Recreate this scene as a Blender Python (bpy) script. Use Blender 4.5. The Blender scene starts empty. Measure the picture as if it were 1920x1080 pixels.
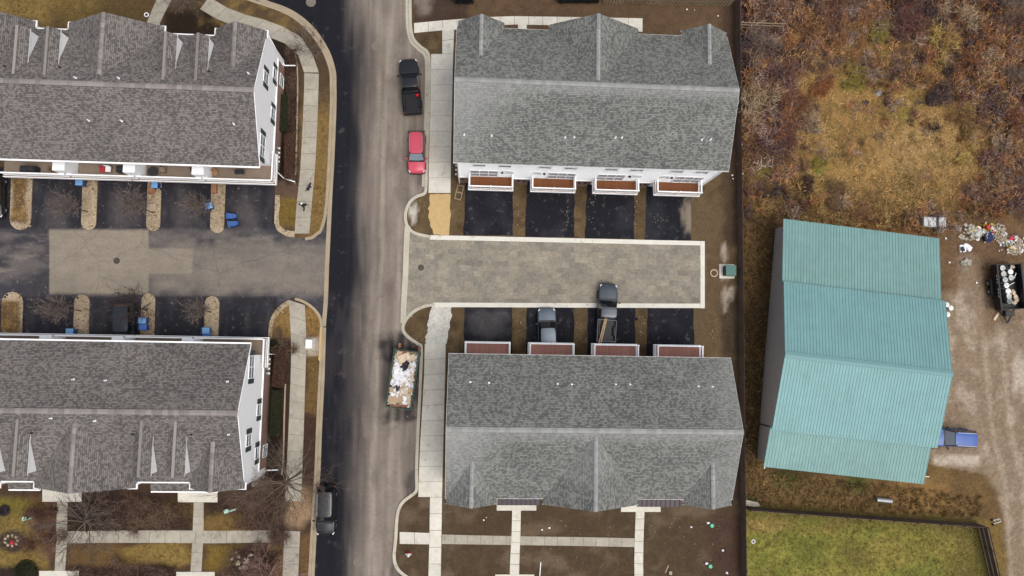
import bpy, bmesh, math, random
import numpy as np
from mathutils import Vector, Matrix

# ------------------------------------------------------------------ camera, sky, sun, exposure
SC = bpy.context.scene
COL = SC.collection
CAM_H, FOC = 70.0, 1290.0            # drone height in metres, focal length in pixels of a 1920 px wide frame
NAD = (885.0, 650.0)                 # pixel straight below the drone (the gimbal is a few degrees off vertical)
YAW = math.radians(1.1)
v0 = Vector(((NAD[0]-960)/FOC, -(NAD[1]-540)/FOC, -1.0)).normalized()
ROT = Matrix.Rotation(YAW, 3, 'Z') @ v0.rotation_difference(Vector((0, 0, -1))).to_matrix()
cam_d = bpy.data.cameras.new('camera')
cam_d.sensor_width = 36.0
cam_d.lens = 36.0*FOC/1920.0
cam_d.clip_start, cam_d.clip_end = 0.5, 3000.0
cam = bpy.data.objects.new('camera', cam_d)
COL.objects.link(cam)
cam.location = (0, 0, CAM_H)
cam.rotation_euler = ROT.to_euler()
SC.camera = cam

SUN_EL, SUN_AZ = math.radians(66), math.radians(130)     # azimuth from north, clockwise: veiled sun, high in the south-east
world = bpy.data.worlds.new('World'); SC.world = world; world.use_nodes = True
wn = world.node_tree.nodes; wl = world.node_tree.links
wbg = wn['Background']
sky = wn.new('ShaderNodeTexSky'); sky.sky_type = 'NISHITA'; sky.sun_disc = False
sky.sun_elevation = SUN_EL; sky.sun_rotation = SUN_AZ
sky.air_density = 1.0; sky.dust_density = 6.0; sky.ozone_density = 1.0
hs = wn.new('ShaderNodeHueSaturation'); hs.inputs['Saturation'].default_value = 0.5
wl.new(sky.outputs['Color'], hs.inputs['Color']); wl.new(hs.outputs['Color'], wbg.inputs['Color'])
wbg.inputs['Strength'].default_value = 0.15
sun_d = bpy.data.lights.new('sun', 'SUN'); sun_d.energy = 0.6; sun_d.angle = math.radians(45)
sun_d.color = (1.0, 0.96, 0.9)
sun = bpy.data.objects.new('sun', sun_d); COL.objects.link(sun)
sdir = Vector((math.sin(SUN_AZ)*math.cos(SUN_EL), math.cos(SUN_AZ)*math.cos(SUN_EL), math.sin(SUN_EL)))
sun.rotation_euler = sdir.to_track_quat('Z', 'Y').to_euler(); sun.location = sdir*120
SC.view_settings.view_transform = 'Standard'; SC.view_settings.look = 'None'
SC.view_settings.exposure = 0.14; SC.view_settings.gamma = 1.0; SC.view_settings.use_curve_mapping = False

random.seed(7)
RNG = np.random.default_rng(11)

# ------------------------------------------------------------------ surveying: photo pixel -> place on the level h
RN = np.array(ROT)
def P(px, py, h=0.0):
    d = ROT @ Vector(((px-960)/FOC, -(py-540)/FOC, -1.0))
    k = (CAM_H-h)/-d.z
    return Vector((d.x*k, d.y*k, h))
def PN(px, py, h=0.0):
    px = np.asarray(px, float); py = np.asarray(py, float)
    d = np.stack([(px-960)/FOC, -(py-540)/FOC, -np.ones_like(px)], -1) @ RN.T
    k = (CAM_H-h)/-d[..., 2]
    return np.stack([d[..., 0]*k, d[..., 1]*k, np.full(px.shape, float(h))], -1)
def QN(x, y, z=0.0):
    w = np.stack([x, y, np.full(np.shape(x), z-CAM_H)], -1) @ RN
    return 960+FOC*w[..., 0]/-w[..., 2], 540-FOC*w[..., 1]/-w[..., 2]
def PX(px, py, xp):                   # where the sight line meets the upright plane x = xp
    d = ROT @ Vector(((px-960)/FOC, -(py-540)/FOC, -1.0))
    k = xp/d.x
    return d.y*k, CAM_H+d.z*k
def S(r, g, b):
    f = lambda c: (c/255/12.92) if c/255 <= 0.04045 else ((c/255+0.055)/1.055)**2.4
    return (f(r), f(g), f(b))

# ------------------------------------------------------------------ noise in numpy
def _h(ix, iy, s):
    v = np.sin(ix*127.1+iy*311.7+s*74.7)*43758.5453
    return v-np.floor(v)
def vn(x, y, s=0):
    ix, iy = np.floor(x), np.floor(y); fx, fy = x-ix, y-iy
    fx = fx*fx*(3-2*fx); fy = fy*fy*(3-2*fy)
    a = _h(ix, iy, s)*(1-fx)+_h(ix+1, iy, s)*fx
    b = _h(ix, iy+1, s)*(1-fx)+_h(ix+1, iy+1, s)*fx
    return a*(1-fy)+b*fy
def fbm(x, y, o=4, s=0):
    t, a, n = 0, 1.0, 0
    for k in range(o):
        t = t+a*vn(x*2**k, y*2**k, s+k*13); n += a; a *= 0.55
    return t/n
def sst(a, b, x):
    t = np.clip((x-a)/(b-a), 0, 1); return t*t*(3-2*t)
def ell(px, py, cx, cy, rx, ry, soft=0.35, warp=0.5, s=0):
    r = np.hypot((px-cx)/rx, (py-cy)/ry)+warp*(fbm(px/max(rx, 6)*1.7, py/max(ry, 6)*1.7, 3, s+cx)-0.5)*1.6
    return 1-sst(1-soft, 1+soft, r)
def boxm(px, py, x0, y0, x1, y1, soft=6, warp=0, s=0):
    w = warp*(fbm(px/22, py/22, 3, s+x0)-0.5)*2
    return sst(x0-soft, x0+soft, px+w)*sst(x1+soft, x1-soft, px+w)*sst(y0-soft, y0+soft, py+w)*sst(y1+soft, y1-soft, py+w)
def mixc(c, col, m):
    col = np.array(S(*col)); return c*(1-m[..., None])+col*m[..., None]

# ------------------------------------------------------------------ scene helpers
def tag(o, label=None, cat=None, group=None, kind=None):
    if label: o['label'] = label
    if cat: o['category'] = cat
    if group: o['group'] = group
    if kind: o['kind'] = kind
    return o
def thing(name, label, cat, loc=(0, 0, 0), rz=0.0, group=None):
    o = bpy.data.objects.new(name, None); COL.objects.link(o)
    o.empty_display_size = 0.3
    o.location = loc; o.rotation_euler = (0, 0, rz)
    return tag(o, label, cat, group)
def place(name, me, parent=None, loc=(0, 0, 0), rot=(0, 0, 0), scale=(1, 1, 1)):
    o = bpy.data.objects.new(name, me); COL.objects.link(o)
    o.location = loc; o.rotation_euler = rot; o.scale = scale
    if parent: o.parent = parent
    return o
def copy_tree(o, parent=None):
    c = o.copy(); COL.objects.link(c); c.parent = parent
    for ch in o.children: copy_tree(ch, c)
    return c

class MB:
    """collects shapes; build() links them as one mesh object"""
    def __init__(s): s.v = []; s.f = []; s.uv = {}; s.mi = []; s.cur = 0
    def add(s, vs, fs, uv=None):
        n = len(s.v); s.v += [tuple(v) for v in vs]
        for k, f in enumerate(fs):
            if uv: s.uv[len(s.f)] = uv[k]
            s.f.append([i+n for i in f]); s.mi.append(s.cur)
        return s
    def box(s, x0, y0, z0, x1, y1, z1, M=None):
        c = [Vector((x, y, z)) for z in (z0, z1) for y in (y0, y1) for x in (x0, x1)]
        if M: c = [M @ p for p in c]
        return s.add(c, [(0, 2, 3, 1), (4, 5, 7, 6), (0, 1, 5, 4), (2, 6, 7, 3), (0, 4, 6, 2), (1, 3, 7, 5)])
    def cbox(s, c, d, M=None):
        return s.box(c[0]-d[0]/2, c[1]-d[1]/2, c[2]-d[2]/2, c[0]+d[0]/2, c[1]+d[1]/2, c[2]+d[2]/2, M)
    def bar(s, a, b, w, h=None):          # square bar between two points
        a, b = Vector(a), Vector(b); h = h or w; t = (b-a).normalized()
        n = t.cross(Vector((0, 0, 1)))
        n = n.normalized() if n.length > 1e-4 else Vector((1, 0, 0)); u = n.cross(t)
        c = [p+n*(w/2*i)+u*(h/2*j) for p in (a, b) for i, j in ((-1, -1), (1, -1), (1, 1), (-1, 1))]
        return s.add(c, [(0, 3, 2, 1), (4, 5, 6, 7), (0, 1, 5, 4), (1, 2, 6, 5), (2, 3, 7, 6), (3, 0, 4, 7)])
    def cyl(s, c, r, h, n=14, r2=None, M=None, cap=True):
        r2 = r if r2 is None else r2
        a = [Vector((c[0]+r*math.cos(2*math.pi*i/n), c[1]+r*math.sin(2*math.pi*i/n), c[2])) for i in range(n)]
        b = [Vector((c[0]+r2*math.cos(2*math.pi*i/n), c[1]+r2*math.sin(2*math.pi*i/n), c[2]+h)) for i in range(n)]
        p = a+b
        if M: p = [M @ q for q in p]
        f = [(i, (i+1) % n, n+(i+1) % n, n+i) for i in range(n)]
        if cap: f += [tuple(range(n-1, -1, -1)), tuple(range(n, 2*n))]
        return s.add(p, f)
    def lathe(s, prof, n=16, c=(0, 0, 0), M=None):
        p = []; m = len(prof)
        for i in range(n):
            a = 2*math.pi*i/n
            for r, z in prof:
                q = Vector((c[0]+r*math.cos(a), c[1]+r*math.sin(a), c[2]+z)); p.append(M @ q if M else q)
        return s.add(p, [(i*m+k, ((i+1) % n)*m+k, ((i+1) % n)*m+k+1, i*m+k+1) for i in range(n) for k in range(m-1)])
    def prism(s, poly, z0, z1):           # poly: list of (x, y)
        n = len(poly)
        ar = sum(poly[i][0]*poly[(i+1) % n][1]-poly[(i+1) % n][0]*poly[i][1] for i in range(n))
        if ar < 0: poly = poly[::-1]
        p = [(x, y, z0) for x, y in poly]+[(x, y, z1) for x, y in poly]
        return s.add(p, [tuple(range(n, 2*n)), tuple(range(n-1, -1, -1))]+[(i, (i+1) % n, n+(i+1) % n, n+i) for i in range(n)])
    def mesh(s, name, mats, smooth=False, bevel=0.0, seg=1):
        me = bpy.data.meshes.new(name); me.from_pydata(s.v, [], s.f)
        for m in (mats if isinstance(mats, (list, tuple)) else [mats]): me.materials.append(m)
        if any(s.mi): me.polygons.foreach_set('material_index', s.mi)
        if s.uv:
            L = me.uv_layers.new(name='UVMap')
            for k, p in enumerate(me.polygons):
                if k in s.uv:
                    for li, u in zip(p.loop_indices, s.uv[k]): L.data[li].uv = u
        if bevel:
            bm = bmesh.new(); bm.from_mesh(me)
            bmesh.ops.bevel(bm, geom=bm.edges[:], offset=bevel, segments=seg, affect='EDGES', clamp_overlap=True)
            bm.to_mesh(me); bm.free()
        if smooth: me.polygons.foreach_set('use_smooth', [True]*len(me.polygons))
        me.update(); return me
    def build(s, name, mats, parent=None, smooth=False, bevel=0.0, seg=1, loc=(0, 0, 0), rot=(0, 0, 0)):
        return place(name, s.mesh(name, mats, smooth, bevel, seg), parent, loc, rot)
def wpart(o):                             # a part built in world metres under a thing standing at its own spot
    o.location = -o.parent.location
    if o.parent.parent: o.location = (0, 0, 0)
    return o

# ------------------------------------------------------------------ materials
MT = {}
def mat(name, col=(0.5, 0.5, 0.5), rough=0.7, metal=0.0, noise=None, bump=0.0, coat=0.0, rnd=0.0, spec=0.5, attr=False, streak=0.0, sdir=(5.0, 0.12, 1.0), speck=None, crack=0.0):
    m = bpy.data.materials.new(name); m.use_nodes = True; nt = m.node_tree; N = nt.nodes; Lk = nt.links
    b = N['Principled BSDF']; b.inputs['Roughness'].default_value = rough; b.inputs['Metallic'].default_value = metal
    b.inputs['Specular IOR Level'].default_value = spec
    if coat: b.inputs['Coat Weight'].default_value = coat; b.inputs['Coat Roughness'].default_value = 0.05
    if attr:
        a = N.new('ShaderNodeAttribute'); a.attribute_name = 'Col'; out = a.outputs['Color']
    else:
        r = N.new('ShaderNodeRGB'); r.outputs[0].default_value = (*col, 1); out = r.outputs[0]
    tc = N.new('ShaderNodeTexCoord')
    geo = N.new('ShaderNodeNewGeometry')
    def mul(out, fac):
        x = N.new('ShaderNodeMix'); x.data_type = 'RGBA'; x.blend_type = 'MULTIPLY'; x.inputs['Factor'].default_value = 1.0
        Lk.new(out, x.inputs['A']); Lk.new(fac, x.inputs['B']); return x.outputs['Result']
    def rng(o, lo, hi):
        x = N.new('ShaderNodeMapRange'); x.inputs['To Min'].default_value = lo; x.inputs['To Max'].default_value = hi
        x.inputs['From Min'].default_value = 0.25; x.inputs['From Max'].default_value = 0.75
        Lk.new(o, x.inputs['Value']); return x.outputs['Result']
    nz = None
    if noise:
        for sc_, am in noise:
            t = N.new('ShaderNodeTexNoise'); t.inputs['Scale'].default_value = sc_; t.inputs['Detail'].default_value = 4
            Lk.new(geo.outputs['Position'], t.inputs['Vector'])
            out = mul(out, rng(t.outputs['Fac'], 1-am, 1+am)); nz = t
    if streak:
        mp = N.new('ShaderNodeMapping'); mp.inputs['Scale'].default_value = sdir; Lk.new((tc.outputs['Object'] if attr is False else geo.outputs['Position']), mp.inputs['Vector'])
        t = N.new('ShaderNodeTexNoise'); t.inputs['Scale'].default_value = 1.0; t.inputs['Detail'].default_value = 5; Lk.new(mp.outputs[0], t.inputs['Vector'])
        out = mul(out, rng(t.outputs['Fac'], 1-streak, 1+streak))
    if speck:
        for sc_, thr, c_, am in speck:
            t = N.new('ShaderNodeTexNoise'); t.inputs['Scale'].default_value = sc_; t.inputs['Detail'].default_value = 6; t.inputs['Roughness'].default_value = .62
            Lk.new(geo.outputs['Position'], t.inputs['Vector'])
            x = N.new('ShaderNodeMapRange'); x.inputs['From Min'].default_value = thr; x.inputs['From Max'].default_value = thr+.09; x.inputs['To Max'].default_value = am; Lk.new(t.outputs['Fac'], x.inputs['Value'])
            q = N.new('ShaderNodeMix'); q.data_type = 'RGBA'; Lk.new(x.outputs['Result'], q.inputs['Factor']); Lk.new(out, q.inputs['A']); q.inputs['B'].default_value = (*c_, 1); out = q.outputs['Result']
    if crack:
        wn_ = N.new('ShaderNodeTexNoise'); wn_.inputs['Scale'].default_value = .7; wn_.inputs['Detail'].default_value = 4; Lk.new(geo.outputs['Position'], wn_.inputs['Vector'])
        wx = N.new('ShaderNodeMix'); wx.data_type = 'VECTOR'; wx.inputs['Factor'].default_value = .45; Lk.new(geo.outputs['Position'], wx.inputs['A']); Lk.new(wn_.outputs['Color'], wx.inputs['B'])
        vo = N.new('ShaderNodeTexVoronoi'); vo.feature = 'DISTANCE_TO_EDGE'; vo.inputs['Scale'].default_value = .22; Lk.new(wx.outputs['Result'], vo.inputs['Vector'])
        x = N.new('ShaderNodeMapRange'); x.inputs['From Min'].default_value = .0012; x.inputs['From Max'].default_value = .006; x.inputs['To Min'].default_value = 1-crack; x.inputs['To Max'].default_value = 1; Lk.new(vo.outputs['Distance'], x.inputs['Value'])
        out = mul(out, x.outputs['Result'])
    if rnd:
        oi = N.new('ShaderNodeObjectInfo')
        x = N.new('ShaderNodeMapRange'); x.inputs['To Min'].default_value = 1-rnd; x.inputs['To Max'].default_value = 1+rnd
        Lk.new(oi.outputs['Random'], x.inputs['Value']); out = mul(out, x.outputs['Result'])
    Lk.new(out, b.inputs['Base Color'])
    if bump and nz:
        bp = N.new('ShaderNodeBump'); bp.inputs['Strength'].default_value = 1.0; bp.inputs['Distance'].default_value = bump
        Lk.new(nz.outputs['Fac'], bp.inputs['Height']); Lk.new(bp.outputs['Normal'], b.inputs['Normal'])
    MT[name] = m; return m
def shingle(name, c1, c2, cm, light):
    m = bpy.data.materials.new(name); m.use_nodes = True; nt = m.node_tree; N = nt.nodes; Lk = nt.links
    b = N['Principled BSDF']; b.inputs['Roughness'].default_value = 0.9; b.inputs['Specular IOR Level'].default_value = 0.25
    uvn = N.new('ShaderNodeUVMap'); uvm = N.new('ShaderNodeMapping'); uvm.inputs['Location'].default_value = (137.3, 0.0, 0.0); Lk.new(uvn.outputs['UV'], uvm.inputs['Vector'])
    def brick(w, h, off, a, c, mcol, ms):
        t = N.new('ShaderNodeTexBrick'); t.inputs['Scale'].default_value = 1; t.inputs['Brick Width'].default_value = w
        t.inputs['Row Height'].default_value = h; t.inputs['Mortar Size'].default_value = ms; t.offset = off
        t.inputs['Mortar Smooth'].default_value = 0.3; t.inputs['Bias'].default_value = 0.0
        t.inputs['Color1'].default_value = (*a, 1); t.inputs['Color2'].default_value = (*c, 1); t.inputs['Mortar'].default_value = (*mcol, 1)
        Lk.new(uvm.outputs[0], t.inputs['Vector']); return t
    t0 = brick(0.2, 0.15, 0.37, (0, 0, 0), (1, 1, 1), (.5, .5, .5), 0.0)
    rp = N.new('ShaderNodeMapRange'); rp.inputs['From Min'].default_value = .42; rp.inputs['From Max'].default_value = .72; Lk.new(t0.outputs['Color'], rp.inputs['Value'])
    bc = N.new('ShaderNodeMix'); bc.data_type = 'RGBA'; Lk.new(rp.outputs['Result'], bc.inputs['Factor']); bc.inputs['A'].default_value = (*c1, 1); bc.inputs['B'].default_value = (*c2, 1)
    t1 = brick(4000.0, 0.15, 0.0, (1, 1, 1), (1, 1, 1), (.66, .66, .66), 0.03)
    t2 = brick(0.13, 0.15, 0.41, (0.84, 0.84, 0.84), (1.14, 1.14, 1.14), (0.9, 0.9, 0.9), 0.0)
    def mul(a, c_):
        x = N.new('ShaderNodeMix'); x.data_type = 'RGBA'; x.blend_type = 'MULTIPLY'; x.inputs['Factor'].default_value = 1
        Lk.new(a, x.inputs['A']); Lk.new(c_, x.inputs['B']); return x.outputs['Result']
    o = mul(mul(bc.outputs['Result'], t1.outputs['Color']), t2.outputs['Color'])
    geo = N.new('ShaderNodeNewGeometry')
    for sc_, lo, hi in ((0.18, 0.9, 1.1), (0.6, 0.91, 1.09), (2.0, 0.93, 1.07)):
        t = N.new('ShaderNodeTexNoise'); t.inputs['Scale'].default_value = sc_; t.inputs['Detail'].default_value = 3
        Lk.new(geo.outputs['Position'], t.inputs['Vector'])
        x = N.new('ShaderNodeMapRange'); x.inputs['From Min'].default_value = 0.3; x.inputs['From Max'].default_value = 0.7
        x.inputs['To Min'].default_value = lo; x.inputs['To Max'].default_value = hi
        Lk.new(t.outputs['Fac'], x.inputs['Value']); o = mul(o, x.outputs['Result'])
    at = N.new('ShaderNodeAttribute'); at.attribute_name = 'Dry'
    mx = N.new('ShaderNodeMix'); mx.data_type = 'RGBA'; Lk.new(at.outputs['Fac'], mx.inputs['Factor'])
    lt = N.new('ShaderNodeMix'); lt.data_type = 'RGBA'; lt.blend_type = 'MIX'; lt.inputs['Factor'].default_value = 0.5
    Lk.new(o, lt.inputs['A']); lt.inputs['B'].default_value = (*light, 1)
    Lk.new(o, mx.inputs['A']); Lk.new(lt.outputs['Result'], mx.inputs['B'])
    Lk.new(mx.outputs['Result'], b.inputs['Base Color'])
    bp = N.new('ShaderNodeBump'); bp.inputs['Distance'].default_value = 0.02; bp.inputs['Strength'].default_value = 0.8
    Lk.new(t1.outputs['Fac'], bp.inputs['Height']); bp.invert = True
    Lk.new(bp.outputs['Normal'], b.inputs['Normal'])
    MT[name] = m; return m
def bricky(name, c1, c2, cm, w, h, ms, rough=0.85, mode='UV', big=None):
    m = bpy.data.materials.new(name); m.use_nodes = True; nt = m.node_tree; N = nt.nodes; Lk = nt.links
    b = N['Principled BSDF']; b.inputs['Roughness'].default_value = rough
    geo = N.new('ShaderNodeNewGeometry'); vec = geo.outputs['Position']
    if mode != 'XY':
        sp = N.new('ShaderNodeSeparateXYZ'); cb = N.new('ShaderNodeCombineXYZ'); Lk.new(vec, sp.inputs[0])
        ad = N.new('ShaderNodeMath'); ad.operation = 'ADD'; Lk.new(sp.outputs['X'], ad.inputs[0]); Lk.new(sp.outputs['Y'], ad.inputs[1])
        Lk.new(ad.outputs[0], cb.inputs['X']); Lk.new(sp.outputs['Z'], cb.inputs['Y']); vec = cb.outputs[0]
    def br(w, h, off, a, c, mm, ms):
        t = N.new('ShaderNodeTexBrick'); t.inputs['Scale'].default_value = 1; t.inputs['Brick Width'].default_value = w; t.offset = off
        t.inputs['Row Height'].default_value = h; t.inputs['Mortar Size'].default_value = ms
        t.inputs['Color1'].default_value = (*a, 1); t.inputs['Color2'].default_value = (*c, 1); t.inputs['Mortar'].default_value = (*mm, 1)
        Lk.new(vec, t.inputs['Vector']); return t
    t = br(w, h, 0.5, c1, c2, cm, ms); o = t.outputs['Color']
    def mul(a, c_):
        x = N.new('ShaderNodeMix'); x.data_type = 'RGBA'; x.blend_type = 'MULTIPLY'; x.inputs['Factor'].default_value = 1
        Lk.new(a, x.inputs['A']); Lk.new(c_, x.inputs['B']); return x.outputs['Result']
    if big:
        for bw, bh, of, a, c in big: o = mul(o, br(bw, bh, of, a, c, a, 0.0).outputs['Color'])
    for sc_, am in ((0.5, 0.1), (3, 0.12)):
        n = N.new('ShaderNodeTexNoise'); n.inputs['Scale'].default_value = sc_; n.inputs['Detail'].default_value = 3
        Lk.new(geo.outputs['Position'], n.inputs['Vector'])
        x = N.new('ShaderNodeMapRange'); x.inputs['From Min'].default_value = 0.3; x.inputs['From Max'].default_value = 0.7
        x.inputs['To Min'].default_value = 1-am; x.inputs['To Max'].default_value = 1+am
        Lk.new(n.outputs['Fac'], x.inputs['Value']); o = mul(o, x.outputs['Result'])
    Lk.new(o, b.inputs['Base Color'])
    bp = N.new('ShaderNodeBump'); bp.inputs['Distance'].default_value = 0.01; bp.invert = True
    Lk.new(t.outputs['Fac'], bp.inputs['Height']); Lk.new(bp.outputs['Normal'], b.inputs['Normal'])
    MT[name] = m; return m

mat('road_top', rough=0.88, attr=True, noise=[(0.9, 0.08), (4, 0.10), (15, 0.16)], bump=0.006, spec=0.12, streak=0.13, sdir=(2.4, .07, 1), speck=[(.9, .6, S(92, 84, 78), .4), (5, .66, S(170, 160, 148), .35)])
mat('wild_turf', rough=0.95, attr=True, noise=[(0.8, 0.12), (2.4, 0.2), (7, 0.26)], bump=0.12, spec=0.12)
mat('fresh_asphalt', rough=0.85, attr=True, noise=[(4, 0.12), (15, 0.2)], bump=0.006, spec=0.12, speck=[(1.6, .58, S(92, 92, 94), .5), (6, .64, S(130, 128, 126), .3)])
mat('old_asphalt', rough=0.88, attr=True, noise=[(0.9, 0.10), (4, 0.12), (15, 0.18)], bump=0.006, spec=0.12, speck=[(2.2, .60, S(150, 144, 136), .4)], crack=.22, streak=.07, sdir=(.25, 1.8, 1))
mat('earth', S(70, 56, 44), 0.95, noise=[(0.4, 0.15), (6, 0.25)], bump=0.03)
mat('hardtop', rough=0.88, attr=True, noise=[(0.9, 0.10), (4, 0.12), (15, 0.18)], bump=0.006, spec=0.12)
mat('turf', rough=0.95, attr=True, noise=[(1.7, 0.14), (5, 0.22), (16, 0.26)], bump=0.04, spec=0.15)
mat('soil', rough=0.95, attr=True, noise=[(1.2, 0.12), (4.5, 0.18), (13, 0.26)], bump=0.04, spec=0.12, speck=[(3.5, .60, S(58, 46, 36), .5), (9, .68, S(170, 156, 136), .5)])
mat('pebble', S(176, 160, 136), 0.9, noise=[(2.0, 0.10), (12, 0.55)], bump=0.04, spec=0.3)
mat('concrete', S(205, 201, 188), 0.85, speck=[(1.1, .6, S(150, 138, 116), .45), (4, .7, S(96, 86, 70), .5)], noise=[(0.6, 0.10), (3, 0.08), (18, 0.07)], rnd=0.06, bump=0.003, spec=0.3)
mat('old_concrete', S(162, 156, 142), 0.88, speck=[(1.1, .58, S(120, 110, 94), .5), (4, .7, S(92, 82, 68), .5)], noise=[(0.6, 0.12), (3, 0.12), (18, 0.10)], rnd=0.07, bump=0.003, spec=0.3)
mat('kerb', S(184, 178, 161), 0.85, speck=[(1.6, .58, S(130, 118, 98), .5)], noise=[(0.8, 0.12), (9, 0.12)], bump=0.004, spec=0.3)
mat('old_kerb', S(158, 144, 122), 0.88, noise=[(0.8, 0.14), (9, 0.14)], bump=0.004, spec=0.3)
mat('new_kerb', S(214, 211, 200), 0.8, speck=[(1.4, .6, S(150, 134, 110), .5)], noise=[(0.8, 0.08), (9, 0.08)], bump=0.003, spec=0.3)
mat('joint', S(132, 124, 110), 0.95)
mat('twig', rough=0.9, attr=True, spec=0.15)
mat('leafy', rough=0.8, attr=True, spec=0.25)
mat('siding', S(246, 248, 249), 0.55, noise=[(0.7, 0.02)], spec=0.4)
mat('white_trim', S(248, 249, 249), 0.45, spec=0.4)
mat('gutter', S(232, 231, 228), 0.5, noise=[(1.2, 0.06)], spec=0.4)
bricky('brickwork', S(142, 96, 84), S(116, 78, 70), S(160, 146, 134), 0.22, 0.08, 0.012)
shingle('shingle_grey', S(128, 129, 124), S(100, 102, 99), S(84, 86, 84), S(168, 169, 166))
shingle('shingle_brown', S(123, 118, 114), S(95, 91, 88), S(76, 72, 70), S(156, 151, 146))
mat('cap_grey', S(146, 147, 145), 0.9, rnd=0.13, noise=[(9, 0.12)], spec=0.25)
mat('cap_brown', S(136, 130, 126), 0.9, rnd=0.2, noise=[(9, 0.12)], spec=0.25)
mat('plank_orange', S(120, 70, 34), 0.75, rnd=0.12, noise=[(5, 0.12)])
mat('plank_red', S(170, 120, 106), 0.75, rnd=0.1, noise=[(5, 0.1)])
mat('deck_grey', S(132, 116, 100), 0.8, noise=[(1.5, 0.1), (8, 0.12)])
mat('glass', S(20, 26, 30), 0.04, spec=0.9, coat=0.3)
mat('window_pane', S(120, 132, 142), 0.08, spec=0.8)
mat('shutter', S(44, 58, 58), 0.6)
mat('dark_metal', S(34, 32, 36), 0.45, metal=0.3, noise=[(2, 0.1)])
mat('awning_metal', S(60, 52, 58), 0.42, metal=0.3, noise=[(2, 0.08)])
mat('steel', S(150, 152, 154), 0.4, metal=0.6, noise=[(4, 0.1)])
mat('black_plastic', S(20, 20, 22), 0.5)
mat('rubber', S(22, 22, 23), 0.85)
mat('chrome', S(190, 192, 195), 0.2, metal=0.9)
mat('lamp_lens', S(220, 222, 225), 0.12, spec=0.8)
mat('tail_lens', S(120, 14, 16), 0.15, spec=0.7)
mat('timber', S(176, 150, 116), 0.85, noise=[(3, 0.15)], rnd=0.12)
mat('fence_wood', S(92, 77, 68), 0.9, noise=[(1.1, 0.25), (9, 0.2)], rnd=0.12)
mat('fence_weathered', S(140, 124, 98), 0.9, noise=[(1.1, 0.2), (9, 0.2)], rnd=0.15)
mat('sand', S(188, 160, 112), 0.95, noise=[(2, 0.08), (14, 0.14)], bump=0.02)
mat('white_plastic', S(238, 238, 236), 0.5)
# ================================================================== GROUND
def spl(pts, n=6, closed=False):
    p = [Vector((*q, 0)) for q in pts]; out = []
    m = len(p)
    for i in range(m if closed else m-1):
        if closed: a, b, c, d = p[(i-1) % m], p[i], p[(i+1) % m], p[(i+2) % m]
        else: a, b, c, d = p[max(i-1, 0)], p[i], p[i+1], p[min(i+2, m-1)]
        for k in range(n):
            t = k/n
            q = 0.5*((2*b)+(c-a)*t+(2*a-5*b+4*c-d)*t*t+(3*b-a-3*c+d)*t**3)
            out.append((q.x, q.y))
    if not closed: out.append((p[-1].x, p[-1].y))
    return out
def inside(px, py, poly):
    r = np.zeros(px.shape, bool); n = len(poly)
    for i in range(n):
        x0, y0 = poly[i]; x1, y1 = poly[(i+1) % n]
        if y0 == y1: continue
        c = ((y0 > py) != (y1 > py)) & (px < (x1-x0)*(py-y0)/(y1-y0)+x0); r ^= c
    return r
def clip(poly, x0, y0, x1, y1):
    for ax, lim, sg in ((0, x0, 1), (0, x1, -1), (1, y0, 1), (1, y1, -1)):
        out = []; n = len(poly)
        for i in range(n):
            a, b = poly[i], poly[(i+1) % n]; da, db = (a[ax]-lim)*sg, (b[ax]-lim)*sg
            if da >= 0: out.append(a)
            if (da >= 0) != (db >= 0):
                t = da/(da-db); out.append((a[0]+(b[0]-a[0])*t, a[1]+(b[1]-a[1])*t))
        poly = out
        if not poly: return []
    return poly
def colattr(me, c):
    a = me.color_attributes.new('Col', 'FLOAT_COLOR', 'POINT')
    a.data.foreach_set('color', np.concatenate([c, np.ones((len(c), 1))], 1).astype(np.float32).ravel())
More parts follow.
